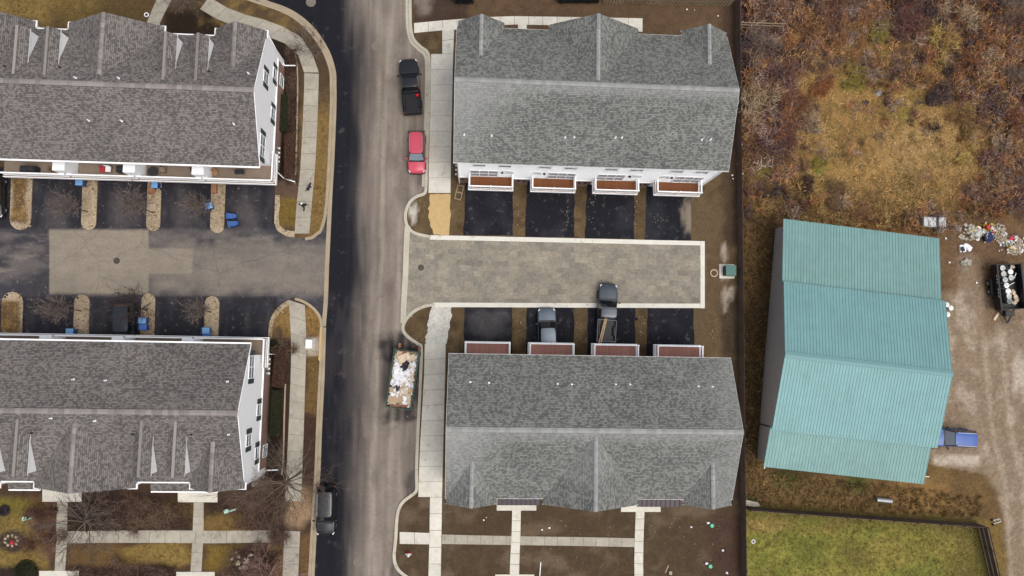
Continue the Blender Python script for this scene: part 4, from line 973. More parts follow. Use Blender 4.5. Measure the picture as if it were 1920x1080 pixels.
for px, py in ((97, 784), (178, 789), (425, 816)):
    p = P(px, py, 9.0); vent_pipe(RL, p.x, p.y, 9.3-(Yl(5.9)-p.y)*.43)
for px, py in ((59, 812), (248, 815), (358, 815)):
    p = P(px, py, 8.6); vent_pipe(RL, p.x, p.y, 9.3-(Yl(5.9)-p.y)*.43, 'dark_metal')
for px, py in ((132, 712), (193, 714), (423, 716)):
    p = P(px, py, 8.6); vent_pipe(RL, p.x, p.y, 6.6+(-0.1-p.y)*.457)
# porch roofs on the lower west house
for x0, x1, yf in ((16, 75, 917.5), (283, 408, 921)):
    a, b = P(x0, yf, 3.1), P(x1, yf, 3.1); yt = Yl(11.9)
    pr = wpart(place('porch_roof', roof_mesh('porch_roof', [([(a.x, yt, 3.75), (b.x, yt, 3.75), (b.x, a.y, 3.1), (a.x, a.y, 3.1)], (1, 0, 0), (0, 1, .3))], MT['shingle_brown'], None), RL))
    q = MB(); q.box(a.x, a.y-.12, 2.95, b.x, a.y, 3.1); q.box(a.x, a.y, 2.9, b.x, yt, 2.98); q.build('porch_gutter', MT['white_trim'], pr)
    q = MB()
    for t in (.03, .5, .97): xx = a.x+(b.x-a.x)*t; q.box(xx-.09, a.y, .1, xx+.09, a.y+.18, 2.95)
    q.build('porch_posts', MT['white_trim'], pr)
meters(RW, -19.86, [18.05, 18.5, 18.95, 19.4], 1.5, 1)
meters(RL, -19.86, [-1.55, -2.0, -2.45, -2.9], 1.5, 1)
# downpipe legs running out from the house corners
for parent, pts in ((RW, [(501, 62), (534, 123), (554, 123)]), (RW, [(518, 321), (532, 334), (553, 341)]), (RL, [(466, 905), (499, 882), (521, 881)]), (RL, [(502, 664), (518, 664)])):
    q = MB(); p = [P(x, y, .25) for x, y in pts]
    for a, b in zip(p, p[1:]): q.bar(a, b, .1, .1)
    wpart(q.build('drain_pipe', MT['white_trim'], parent))

# ------------------------------------------------------------------ metal shed
def metal_shed():
    c = P(1629, 683, 6.2); ang = math.atan2(P(1787, 702, 6.2).y-P(1470, 665, 6.2).y, P(1787, 702, 6.2).x-P(1470, 665, 6.2).x)
    root = thing('metal_shed', 'long metal shed with a ribbed teal roof and grey walls beside the gravel yard', 'shed', (c.x, c.y, 0), ang)
    W0, W1 = -8.25, 8.2
    prof = [(13.6, 3.6), (6.98, 4.65), (6.98, 4.8), (0, 6.3), (-7.1, 4.8), (-7.1, 4.65), (-10.95, 3.6)]
    mat('teal_roof', S(112, 152, 153), 0.5, metal=0.1, noise=[(0.35, 0.07), (1.4, 0.05)], spec=0.4, streak=.07, sdir=(3, .2, 1))
    mat('teal_rib', S(98, 138, 140), 0.5, metal=0.1, spec=0.4)  # darker than the panels: the ribs' thin shadow lines are put into this colour
    mat('teal_lean', S(116, 151, 146), 0.55, metal=0.1, noise=[(0.35, 0.08), (1.4, 0.06)], spec=0.35, streak=.09, sdir=(3, .2, 1))
    mat('shed_wall', S(168, 161, 157), 0.6, metal=0.1, noise=[(0.5, 0.05)], spec=0.4)
    def slope(nm, y0, z0, y1, z1, m, x0, x1):
        b = MB(); t = .06
        b.add([(x0, y0, z0), (x1, y0, z0), (x1, y1, z1), (x0, y1, z1), (x0, y0, z0-t), (x1, y0, z0-t), (x1, y1, z1-t), (x0, y1, z1-t)],
              [(0, 1, 2, 3), (7, 6, 5, 4), (0, 4, 5, 1), (1, 5, 6, 2), (2, 6, 7, 3), (3, 7, 4, 0)])
        o = b.build(nm, MT[m], root)
        r = MB(); r.bar((0, y0, z0+.004), (0, y1, z1+.004), .05, .04); rm = r.mesh('roof_rib', MT['teal_rib'])
        n = int((x1-x0)/.305)
        for k in range(n+1): place('roof_rib', rm, o, (x0+.03+(x1-x0-.06)*k/n, 0, 0))
        return o
    slope('roof_panel', prof[0][0], prof[0][1], 6.85, 4.5, 'teal_lean', W0, W1-.2)
    slope('roof_panel', 7.15, 4.77, 0, 6.3, 'teal_roof', W0, W1)
    slope('roof_panel', -7.25, 4.77, 0, 6.3, 'teal_roof', W0, W1+.05)
    slope('roof_panel', prof[6][0], prof[6][1]-.05, -6.9, 4.4, 'teal_lean', W0, W1-.3)
    b = MB()
    for sg in (-1, 1): b.add([(W0, 0, 6.37), (W1+.05, 0, 6.37), (W1+.05, sg*.28, 6.33), (W0, sg*.28, 6.33)], [(0, 1, 2, 3)])
    b.bar((W0, .29, 6.32), (W1, .29, 6.32), .03, .04); b.bar((W0, -.29, 6.32), (W1, -.29, 6.32), .03, .04); b.build('ridge_cap', MT['teal_rib'], root)
    i = .75; e0, e1 = W0+i, W1-.35; w = MB()
    for x, o in ((e0, -1), (e1, 1)):
        pts = [(x, 13.2, 0), (x, 13.2, 3.45), (x, 6.98, 4.35), (x, 6.98, 4.6), (x, 0, 6.1), (x, -7.1, 4.6), (x, -7.1, 4.22), (x, -10.6, 3.4), (x, -10.6, 0)]
        p2 = [(a+o*-.1, b_, c_) for a, b_, c_ in pts]
        w.add(pts+p2, [tuple(range(9)), tuple(range(17, 8, -1))]+[(k, (k+1) % 9, 9+(k+1) % 9, 9+k) for k in range(9)])
    w.box(e0+.1, 13.1, 0, e1-.1, 13.2, 3.45); w.box(e0+.1, -10.6, 0, e1-.1, -10.5, 3.4)
    wo = w.build('wall', MT['shed_wall'], root)
    r = MB()
    for k in range(75): 
        y = -10.5+k*.315; z = float(np.interp(y, [-10.6, -7.1, -7.09, 0, 6.97, 6.98, 13.2], [3.35, 4.15, 4.5, 6.0, 4.5, 4.25, 3.4])); r.box(e0-.03, y, .05, e0, y+.05, z)
    q = r.build('wall_ribs', MT['shed_wall'], wo); q['kind'] = 'stuff'
    tr = MB(); tr.box(e0-.06, -7.16, 0, e0-.0, -7.04, 4.15); tr.box(e0-.08, -10.62, 0, e0-.0, 13.2, .12); tr.build('wall_trim', MT['dark_metal'], root)
    d = MB(); d.box(e1, -3, 0, e1+.06, 1.5, 3.6); d.build('shed_door', MT['white_trim'], root)
    return root
metal_shed()
# ================================================================== VEHICLES
def paint(name, col, rough=0.28, metal=0.0):
    return MT.get(name) or mat(name, col, rough, metal, coat=0.1 if max(col)-min(col) > .1 else .2, noise=[(3, 0.03)], spec=0.5)
paint('paint_black', S(22, 24, 28)); paint('paint_red', S(200, 74, 94)); paint('paint_grey', S(98, 110, 122), .3, .3)
paint('paint_charcoal', S(40, 46, 54), .3, .2); paint('paint_blue', S(30, 80, 158), .35); paint('paint_slate', S(64, 72, 82), .3, .2)
WHEEL = {}
def wheel(parent, x, y, r=.36, w=.24):
    if not WHEEL:
        t = MB(); t.lathe([(.2, -.12), (.33, -.12), (.36, -.08), (.36, .08), (.33, .12), (.2, .12), (.2, -.12)], 20, M=Matrix.Rotation(math.pi/2, 4, 'X')); WHEEL['t'] = t.mesh('tyre', MT['rubber'], True)
        m = MB(); m.lathe([(.001, .1), (.06, .11), (.1, .09), (.19, .1), (.205, .11), (.205, -.1)], 16, M=Matrix.Rotation(math.pi/2, 4, 'X'))
        for k in range(5): m.cbox((.1*math.cos(k*1.2566), 0, .1*math.sin(k*1.2566)), (.07, .23, .07))
        WHEEL['r'] = m.mesh('rim', MT['steel'], True)
    k = r/.36; o = place('wheel', WHEEL['t'], parent, (x, y, r), (0, 0, 0), (k, w/.24, k)); place('rim', WHEEL['r'], o)
    return o
def quadpanel(b, p, nu=4, nv=3, bulge=0.0, off=0.008):
    """curved glass or sheet panel over four corners"""
    a, q, c, d = [Vector(v) for v in p]; n = (q-a).cross(d-a).normalized(); V = []
    for j in range(nv+1):
        for i in range(nu+1):
            s, t = i/nu, j/nv; V.append((a*(1-s)+q*s)*(1-t)+(d*(1-s)+c*s)*t+n*(off+bulge*4*s*(1-s)))
    k = len(V)
    F = [(j*(nu+1)+i, j*(nu+1)+i+1, (j+1)*(nu+1)+i+1, (j+1)*(nu+1)+i) for j in range(nv) for i in range(nu)]
    b.add(V, F)
def inset(p, eu, ev):
    a, q, c, d = [Vector(v) for v in p]
    f = lambda s, t: (a*(1-s)+q*s)*(1-t)+(d*(1-s)+c*s)*t
    return [f(eu, ev), f(1-eu, ev), f(1-eu, 1-ev), f(eu, 1-ev)]
def loft(b, st, zb=.3):
    prof = lambda w, zt: [(.90*w, zb), (.985*w, zb+.12), (1.0*w, zb+.3), (.99*w, zt-.2), (.95*w, zt-.06), (.86*w, zt-.005), (.45*w, zt+.02), (0, zt+.03)]
    R = []
    for x, w, zt in st:
        h = prof(w, zt); ring = [(x, -y, z) for y, z in h]+[(x, y, z) for y, z in h[-2::-1]]; R.append(ring)
    m = len(R[0]); V = [p for r in R for p in r]
    F = [(i*m+k, i*m+k+1, (i+1)*m+k+1, (i+1)*m+k) for i in range(len(R)-1) for k in range(m-1)]
    F += [tuple(range(m-1, -1, -1)), tuple(range((len(R)-1)*m, len(R)*m))]
    F += [(i*m, (i+1)*m, (i+1)*m+m-1, i*m+m-1) for i in range(len(R)-1)]
    b.add(V, F)
def vehicle(name, label, px, py, hx, hy, kind, L, W, H, pm, group=None, cat='car', rails=False, glass='glass', cowl=None):
    c = P(px, py, .9); f = P(px+hx, py+hy, .9)
    root = thing(name, label, cat, (c.x, c.y, 0.0), math.atan2(f.y-c.y, f.x-c.x), group)
    w = W/2; M = MT[pm]; zb = .42 if kind == 'pickup' else .3; belt = 1.12 if kind == 'pickup' else (1.0 if kind == 'suv' else .92)
    X = lambda u: u*L
    cow = cowl or (.19 if kind == 'pickup' else .2)
    hood = [(cow, .99, belt+.0), (cow+.1, .985, belt-.03), (.40, .955, belt-.08), (.44, .915, belt-.13), (.465, .86, belt-.2), (.482, .775, belt-.29), (.494, .64, belt-.4), (.5, .44, belt-.5)]
    if kind == 'pickup':
        st = [(X(-.115), w*.97, belt), (X(-.1), w*.985, belt), (X(.05), w*.99, belt)]+[(X(u), w*k, z) for u, k, z in hood]
    else:
        st = [(X(u), w*k, z) for u, k, z in ((-.5, .52, belt-.45), (-.494, .70, belt-.3), (-.482, .82, belt-.16), (-.455, .92, belt-.05), (-.41, .975, belt), (-.2, 1, belt), (0, 1, belt))]+[(X(u), w*k, z) for u, k, z in hood]
    b = MB(); loft(b, st, zb); b.build('body', M, root, smooth=True)
    # greenhouse
    if kind == 'pickup': xb0, xb1, xr0, xr1 = X(-.108), X(cow+.015), X(-.085), X(cow-.105)
    elif kind == 'suv': xb0, xb1, xr0, xr1 = X(-.475), X(cow+.02), X(-.40), X(cow-.115)
    else: xb0, xb1, xr0, xr1 = X(-.40), X(cow+.02), X(-.24), X(cow-.15)
    wb, wr = w*.93, w*.74; z0, z1 = belt-.03, H-.05
    B = [Vector(p) for p in ((xb1, -wb, z0), (xb1, wb, z0), (xb0, wb, z0), (xb0, -wb, z0), (xr1, -wr, z1), (xr1, wr, z1), (xr0, wr, z1), (xr0, -wr, z1))]
    g = MB(); g.add(B, [(0, 1, 5, 4), (1, 2, 6, 5), (2, 3, 7, 6), (3, 0, 4, 7), (4, 5, 6, 7)]); g.build('cabin', MT['paint_black'], root)
    q = MB(); nx, ny = 10, 8; V = []
    for j in range(ny+1):
        for i in range(nx+1):
            s, t = i/nx*2-1, j/ny*2-1; rx = 1-.05*abs(t)**4; ry = 1-.06*abs(s)**4
            V.append(((xr0+xr1)/2+s*(xr1-xr0)/2*1.02*rx, t*wr*1.04*ry, z1+.055-.045*abs(t)**3-.03*abs(s)**4))
    q.add(V, [(j*(nx+1)+i, j*(nx+1)+i+1, (j+1)*(nx+1)+i+1, (j+1)*(nx+1)+i) for j in range(ny) for i in range(nx)])
    n = len(q.v); e = [(j, i) for i in range(nx+1) for j in (0,)]
    roof = q.build('roof', M, root, smooth=True)
    gl = MT[glass]
    q = MB(); quadpanel(q, inset([B[0], B[1], B[5], B[4]], .05, .05), bulge=.05); q.build('windshield', gl, root, smooth=True)
    q = MB(); quadpanel(q, inset([B[2], B[3], B[7], B[6]], .08, .1), bulge=.03); q.build('rear_window', MT['glass'], root, smooth=True)
    for a in ([B[1], B[2], B[6], B[5]], [B[3], B[0], B[4], B[7]]):
        f = lambda s0, s1: [a[0]*(1-s0)+a[1]*s0, a[0]*(1-s1)+a[1]*s1, a[3]*(1-s1)+a[2]*s1, a[3]*(1-s0)+a[2]*s0]
        for s0, s1 in (((.12, .5), (.54, .92)) if kind != 'suv' else ((.1, .38), (.42, .68), (.72, .94))):
            q = MB(); quadpanel(q, inset(f(s0, s1), 0, .12), 2, 2); q.build('side_window', MT['glass'], root)
    # hood panel
    hp = MB(); x0, x1 = X(cow+.045), X(.447); zz = lambda x: np.interp(x/L, [h[0] for h in hood], [h[2] for h in hood]); V = []
    for j in range(7):
        for i in range(7):
            x = x0+(x1-x0)*i/6; wv = w*np.interp(x/L, [h[0] for h in hood], [h[1] for h in hood])*.84*(1-.1*(i/6)**3); t = j/3-1
            V.append((x-(.1*t*t if i == 6 else 0), wv*t, zz(x)+.035-.03*t*t+.008+(.02 if abs(t) < .5 and kind != 'sedan' else 0)))
    hp.add(V, [(j*7+i, j*7+i+1, (j+1)*7+i+1, (j+1)*7+i) for j in range(6) for i in range(6)]); hp.build('hood', M, root, smooth=True)
    cb = MB(); cb.cbox((X(cow+.035), 0, belt+.035), (.16, 2*wb*.9, .03)); cb.build('cowl_vent', MT['black_plastic'], root)
    for sd in (-1, 1):
        q = MB(); q.cbox((0, 0, 0), (.28, .13, .1), Matrix.Translation((X(.452), sd*w*.80, belt-.21)) @ Matrix.Rotation(-sd*.45, 4, 'Z')); q.build('headlight', MT['lamp_lens'], root, bevel=.03)
        q = MB(); q.cbox((X(cow-.02), sd*(w+.13), belt+.12), (.13, .24, .18)); q.bar((X(cow-.0), sd*w*.95, belt), (X(cow-.01), sd*(w+.08), belt+.08), .05); q.build('mirror', MT['black_plastic'] if pm != 'paint_red' else M, root, bevel=.02)
        if kind != 'pickup':
            q = MB(); q.cbox((0, 0, 0), (.12, .2, .2), Matrix.Translation((X(-.472), sd*w*.84, belt-.13)) @ Matrix.Rotation(sd*.6, 4, 'Z')); q.build('tail_light', MT['tail_lens'], root, bevel=.02)
        if rails:
            q = MB(); q.bar((xr0+.1, sd*wr*.93, z1+.1), (xr1-.15, sd*wr*.93, z1+.1), .045, .05); q.build('roof_rail', MT['steel'], roof)
        for u in (.31, -.31): wheel(root, X(u), sd*(w-.1), .36 if kind != 'pickup' else .40)
    fo = [(X(u)+.03, w*k*1.01) for u, k, z in hood[3:]]
    q = MB(); q.prism([(fo[0][0], -fo[0][1])]+[(a, -c_) for a, c_ in fo[1:]]+[(a, c_) for a, c_ in fo[::-1]], zb, zb+.26); q.build('bumper', MT['black_plastic'], root, bevel=.03)
    q = MB(); q.prism([(X(.47), -w*.5), (X(.495), -w*.5), (X(.502), -w*.3), (X(.502), w*.3), (X(.495), w*.5), (X(.47), w*.5)], belt-.62, belt-.4); q.build('grille', MT['black_plastic'], root, bevel=.01)
    if kind != 'pickup':
        ro = [(-.455, .93), (-.482, .84), (-.494, .72), (-.503, .54)]; q = MB(); q.prism([(X(a), -w*c_) for a, c_ in ro]+[(X(a), w*c_) for a, c_ in ro[::-1]], zb+.02, zb+.3); q.build('rear_bumper', MT['black_plastic'], root, bevel=.03)
    if kind == 'pickup':
        x0, x1 = X(-.49), X(-.122); bw = w*.985; t = .1; zt = 1.16
        for sd in (-1, 1):
            q = MB(); q.box(x0, min(sd*bw, sd*(bw-t)), zb, x1, max(sd*bw, sd*(bw-t)), zt); q.build('bed_side', M, root, bevel=.03)
            q = MB(); q.cbox(((X(-.31)), sd*(bw-t-.11), .95), (1.0, .22, .36)); q.build('wheel_housing', MT['black_plastic'], root, bevel=.05)
            q = MB(); q.cbox((X(-.49), sd*(w*.9), .95), (.06, .16, .36)); q.build('tail_light', MT['tail_lens'], root)
        q = MB(); q.box(x0-.03, -bw+t, zb+.1, x0+.06, bw-t, zt-.02); q.build('tailgate', M, root, bevel=.02)
        q = MB(); q.box(x1-.06, -bw+t, zb+.1, x1, bw-t, zt); q.build('bed_front', M, root)
        q = MB(); q.box(x0+.06, -bw+t, .7, x1-.06, bw-t, .76); bf = q.build('bed_floor', MT['dark_metal'], root)
        rb = MB(); rb.box(x0+.08, -.035, .76, x1-.08, .035, .785); rm = rb.mesh('bed_rib', MT['dark_metal'])
        for k in range(11): place('bed_rib', rm, bf, (0, -bw+t+.12+(2*(bw-t)-.24)*k/10, 0))
        q = MB(); q.cbox((X(-.5), 0, .6), (.14, 2*w*.9, .16)); q.build('rear_bumper', MT['dark_metal'], root, bevel=.04)
    return root
pk = vehicle('pickup_truck', 'black crew cab pickup parked by the kerb with a red can in its ribbed bed', 769.5, 161, -10, -110, 'pickup', 5.85, 2.0, 1.92, 'paint_black', cat='pickup')
red = vehicle('parked_car', 'bright red compact wagon parked along the kerb', 781, 284, 0.5, 80, 'suv', 4.45, 1.82, 1.62, 'paint_red', rails=True, glass='window_pane')
vehicle('parked_car', 'dark blue-black sport utility car beneath the bare street tree', 610.5, 958, -0.8, 44, 'suv', 4.75, 1.88, 1.7, 'paint_black', rails=True)
vehicle('parked_car', 'grey car nosed out from under a red deck on fresh asphalt', 1026.5, 624, -1.5, -48, 'suv', 5.1, 1.9, 1.7, 'paint_grey')
p2 = vehicle('pickup_truck', 'slate pickup hauling pale boards, half out on the pavers', 1138.5, 586, 3, -60, 'pickup', 6.0, 2.0, 1.92, 'paint_slate', cat='pickup')
vehicle('parked_car', 'black car parked beside a paired set of bins under the balcony', 232, 614, 0, 1, 'suv', 4.8, 1.85, 1.65, 'paint_charcoal')
vehicle('parked_car', 'black car standing beside the grassy pebble island', -14, 366, 0, 1, 'suv', 4.6, 1.85, 1.65, 'paint_black')
vehicle('parked_car', 'cobalt blue sport utility car nosed up to the teal shed', 1789, 821.5, -60, -3.2, 'suv', 4.65, 1.85, 1.75, 'paint_blue', rails=True, glass='window_pane')
def at_local(root, x, y, z): return root.matrix_basis @ Vector((x, y, z))
# red can in the bed, boards on the other pickup
mat('red_plastic', S(196, 34, 44), .45)
p = at_local(pk, -1.05, -.62, .78); q = MB(); q.lathe([(.001, 0), (.17, 0), (.18, .05), (.18, .32), (.1, .4), (.05, .42), (.05, .47), (.001, .47)], 12)
tag(q.build('fuel_can', MT['red_plastic'], loc=p, smooth=True), 'red plastic can in the black pickup bed', 'can')
for k, (ox, oa) in enumerate(((.30, 0), (.14, .02))):
    q = MB(); q.cbox((0, 0, 0), (2.95, .14, .05)); a = p2.rotation_euler.z-.21+oa
    c = at_local(p2, -1.85, ox+.18, 1.22+k*.055); o = q.build('board', MT['timber'], loc=c, rot=(0, .045, a), bevel=.008)
    tag(o, 'pale sawn board laid across the slate pickup bed', 'board', 'boards on the slate pickup')

# ------------------------------------------------------------------ dumpster with building waste
mat('dumpster_green', S(38, 66, 56), .55, metal=.2, noise=[(1.2, .2), (8, .2)])
mat('cardboard', S(176, 152, 124), .9, noise=[(3, .12)], rnd=.12); mat('wrap', S(232, 232, 236), .5, noise=[(4, .06)], rnd=.05)
mat('black_bag', S(26, 26, 30), .35); mat('rust_board', S(138, 92, 70), .85, noise=[(3, .15)], rnd=.15); mat('tan_board', S(202, 184, 158), .88, noise=[(3, .1)], rnd=.1)
dz = 1.55; cA = [P(739.5, 653, dz), P(787, 662, dz), P(770.5, 769, dz), P(723.5, 761, dz)]
dc = sum(cA, Vector())/4; dax = ((cA[0]+cA[1])-(cA[2]+cA[3])).normalized(); da = math.atan2(dax.y, dax.x)
dl = ((cA[0]+cA[1])/2-(cA[2]+cA[3])/2).length; dw = ((cA[0]-cA[1]).length+(cA[2]-cA[3]).length)/2
D = thing('dumpster', 'open green roll-off dumpster heaped with cardboard and white wrapping', 'dumpster', (dc.x, dc.y, 0), da)
hl, hw = dl/2, dw/2; q = MB(); q.box(-hl, -hw, .18, hl, hw, .28); q.build('floor', MT['dumpster_green'], D)
for sd in (-1, 1):
    q = MB(); q.box(-hl, min(sd*hw, sd*(hw-.06)), .28, hl, max(sd*hw, sd*(hw-.06)), dz); q.build('side_wall', MT['dumpster_green'], D)
    q = MB(); q.box(-hl-.05, min(sd*(hw+.05), sd*(hw-.1)), dz, hl+.05, max(sd*(hw+.05), sd*(hw-.1)), dz+.1); q.build('top_rail', MT['dumpster_green'], D)
    r = MB(); r.box(-.06, min(sd*hw, sd*(hw+.09)), .25, .06, max(sd*hw, sd*(hw+.09)), dz); rm = r.mesh('rib', MT['dumpster_green'])
    for k in range(8): place('rib', rm, D, (-hl+.3+(2*hl-.6)*k/7, 0, 0))
    for k in (-1, 1):
        q = MB(); q.cyl((0, 0, -.12), .14, .24, 12, M=Matrix.Translation((k*(hl-.5), sd*(hw-.3), .14)) @ Matrix.Rotation(math.pi/2, 4, 'X')); q.build('roller', MT['rubber'], D)
    q = MB(); q.box(sd*hl-.05, -hw, .28, sd*hl+.05, hw, dz+.08); q.build('end_wall', MT['dumpster_green'], D)
def crumple(name, m, r, flat=.5, seed=0, n=2):
    bm = bmesh.new(); bmesh.ops.create_icosphere(bm, subdivisions=n, radius=r); rr = random.Random(seed)
    for v in bm.verts:
        k = rr.uniform(.62, 1.25); v.co.x *= k; v.co.y *= k*rr.uniform(.85, 1.15); v.co.z *= flat*k
    me = bpy.data.meshes.new(name); bm.to_mesh(me); bm.free(); me.materials.append(m); return me
rr = random.Random(5)
def dpos(u, v, z): return D.matrix_basis @ Vector((u*hl, v*hw, z))
hp = MB(); nx, ny = 26, 12; V = [(-hl+.08+(2*hl-.16)*i/nx, -hw+.08+(2*hw-.16)*j/ny, 1.0+.35*math.sin(math.pi*i/nx)*math.sin(math.pi*j/ny)+rr.uniform(-.09, .09)) for j in range(ny+1) for i in range(nx+1)]
hp.add(V, [(j*(nx+1)+i, j*(nx+1)+i+1, (j+1)*(nx+1)+i+1, (j+1)*(nx+1)+i) for j in range(ny) for i in range(nx)])
hp.build('waste_fill', MT['tan_board'], D)
wb = MB(); r3 = random.Random(12)
for k in range(420):
    wb.cur = 0 if r3.random() < .62 else (1 if r3.random() < .7 else 2); u, v = r3.uniform(-.94, .94), r3.uniform(-.9, .9); s = r3.uniform(.06, .24)
    if abs(u) > .62 and r3.random() < .5: wb.cur = 1
    wb.cbox((0, 0, 0), (s*r3.uniform(.5, 2.2), s, s*.4), Matrix.Translation((u*hl, v*hw, 1.22+.34*math.cos(u*1.5)*math.cos(v*1.4)+r3.uniform(-.05, .12))) @ Matrix.Rotation(r3.uniform(0, 6), 4, 'Z') @ Matrix.Rotation(r3.uniform(-.7, .7), 4, 'X'))
o = wb.build('waste_bits', [MT['wrap'], MT['tan_board'], MT['cardboard']], D); o['kind'] = 'stuff'
for u, v, m, s in ((.35, .25, 'wrap', .7), (.2, .35, 'wrap', .8), (.05, .2, 'wrap', .85), (.3, -.1, 'wrap', .5), (.0, -.05, 'wrap', .62), (-.12, .3, 'wrap', .45), (.45, .55, 'wrap', .42), (.5, -.55, 'wrap', .36),
                   (.18, -.35, 'wrap', .45), (-.55, .45, 'wrap', .42), (-.66, -.3, 'wrap', .5), (-.5, .65, 'wrap', .32), (-.2, .5, 'wrap', .4)):
    o = place('plastic_wrap', crumple('plastic_wrap', MT[m], s, .42, int(u*100+v*37)), None, dpos(u, v, 1.35), (0, 0, rr.uniform(0, 6)))
    tag(o, 'crumpled white plastic wrapping heaped in the green dumpster', 'wrapping', 'white wrapping in the dumpster')
for u, v, s in ((.52, -.05, .4), (.4, .0, .45), (-.32, .35, .38)):
    tag(place('rubbish_bag', crumple('rubbish_bag', MT['black_bag'], s, .5, int(u*91+9)), None, dpos(u, v, 1.5), (0, 0, rr.uniform(0, 6))), 'torn black bag lying on the dumpster heap', 'bag', 'black bags in the dumpster')
for u, v, lx, ly, a, m in ((.72, .12, .9, 1.2, .5, 'tan_board'), (.78, -.45, .6, .7, .3, 'tan_board'), (.84, .55, .6, .5, .1, 'cardboard'), (.9, .3, .4, .6, .1, 'rust_board'), (-.3, -.2, 1.2, .8, .15, 'tan_board'), (-.42, -.05, 1.0, .7, .3, 'cardboard'),
                           (-.72, .3, .7, 1.4, .35, 'cardboard'), (-.62, -.65, .9, .5, .1, 'tan_board'), (-.93, .0, .22, 1.7, .1, 'rust_board'), (-.4, .75, .5, .4, .2, 'cardboard'), (-.35, -.7, .5, .5, .9, 'cardboard'), (.1, -.6, 1.6, .16, .2, 'tan_board'),
                           (.3, -.72, 1.9, .14, .05, 'tan_board'), (-.1, .72, 2.4, .12, .03, 'tan_board'), (.88, .05, .5, .4, .8, 'rust_board')):
    q = MB(); q.cbox((0, 0, 0), (lx, ly, .08)); o = q.build('waste_board', MT[m], loc=dpos(u, v, 1.42+rr.uniform(0, .12)), rot=(rr.uniform(-.15, .15), rr.uniform(-.15, .15), da+a), bevel=.01)
    tag(o, {'tan_board': 'pale cut board on the dumpster heap', 'cardboard': 'brown cardboard flap on the dumpster heap', 'rust_board': 'reddish waste board at an end of the dumpster'}[m], 'board', {'tan_board': 'pale boards in the dumpster', 'cardboard': 'cardboard flaps in the dumpster', 'rust_board': 'reddish boards in the dumpster'}[m])
for x, y, a in ((750, 648, 1.55), (786, 655, 1.5)):
    p = P(x, y, .6); q = MB(); q.cbox((0, 0, 0), (.5, .22, 1.1)); tag(q.build('timber_block', MT['rust_board'], loc=(p.x, p.y, .55), rot=(0, 0, a), bevel=.02), 'short orange timber standing against the dumpster end', 'timber', 'orange timbers at the dumpster')

# ------------------------------------------------------------------ dump trailer full of pails
t0 = P(1889, 538, 1.0); ta = math.atan2(*(lambda a, b: (b.y-a.y, b.x-a.x))(P(1880, 492, 1), P(1889, 576, 1)))
T = thing('dump_trailer', 'black dump trailer on the muddy yard loaded with a row of pails', 'trailer', (t0.x, t0.y, 0), ta)
tl, tw = 2.35, 1.35
q = MB(); q.box(-tl, -tw, .62, tl, tw, .72); q.build('bed', MT['black_plastic'], T)
for sd in (-1, 1):
    q = MB(); q.box(-tl, min(sd*tw, sd*(tw-.06)), .72, tl, max(sd*tw, sd*(tw-.06)), 1.5); q.build('side_wall', MT['dark_metal'], T)
    q = MB(); q.box(-tl-.04, min(sd*(tw+.06), sd*(tw-.1)), 1.5, tl+.04, max(sd*(tw+.06), sd*(tw-.1)), 1.58); q.build('top_rail', MT['black_plastic'], T)
    q = MB(); q.box(sd*tl-.04, -tw, .72, sd*tl+.04, tw, 1.5); q.build('end_wall', MT['dark_metal'], T)
    q = MB(); q.box(-1.0, min(sd*(tw+.02), sd*(tw+.34)), .78, .9, max(sd*(tw+.02), sd*(tw+.34)), .84); q.build('mudguard', MT['black_plastic'], T)
    for x in (-.5, .4): wheel(T, x, sd*(tw+.18), .36, .22)
    for k in range(7):
        if k == 3: continue
        q = MB(); q.cbox((-1.2+k*.36, sd*(tw+.065), 1.46), (.2, .02, .06)); q.build('reflector', MT['white_plastic'], T)
for sd in (-1, 1):
    q = MB(); q.bar((tl, sd*.8, .6), (tl+1.4, 0, .55), .12, .14); q.build('tongue', MT['black_plastic'], T)
q = MB(); q.box(tl+.15, -.5, .62, tl+.75, .5, 1.0); q.build('tool_box', MT['black_plastic'], T, bevel=.03)
q = MB(); q.cyl((tl+1.4, 0, .05), .05, .8, 10); q.build('jack', MT['steel'], T)
mat('pail_white', S(226, 226, 220), .5, noise=[(4, .06)], rnd=.06); mat('pail_grey', S(170, 178, 176), .5, noise=[(4, .08)], rnd=.1)
PAIL = {}
def pail(kind, loc, rot=(0, 0, 0), sc=1.0, label='', group=None, m='pail_white'):
    if (kind, m) not in PAIL:
        b = MB()
        if kind == 'open': b.lathe([(.001, 0), (.14, 0), (.165, .38), (.175, .38), (.175, .34), (.16, .33), (.135, .03), (.001, .03)], 16)
        else: b.lathe([(.001, 0), (.14, 0), (.16, .36), (.178, .36), (.178, .41), (.15, .42), (.05, .41), (.04, .44), (.001, .44)], 16)
        h = MB(); 
        for k in range(6):
            a0, a1 = math.pi*k/6, math.pi*(k+1)/6; h.bar((.17*math.cos(a0), .02+.17*math.sin(a0)*.9, .35), (.17*math.cos(a1), .02+.17*math.sin(a1)*.9, .35), .012)
        PAIL[(kind, m)] = (b.mesh('pail', MT[m], True), h.mesh('handle', MT['steel']))
    a, h = PAIL[(kind, m)]; o = place('pail', a, None, loc, rot, (sc, sc, sc)); place('handle', h, o)
    return tag(o, label, 'pail', group)
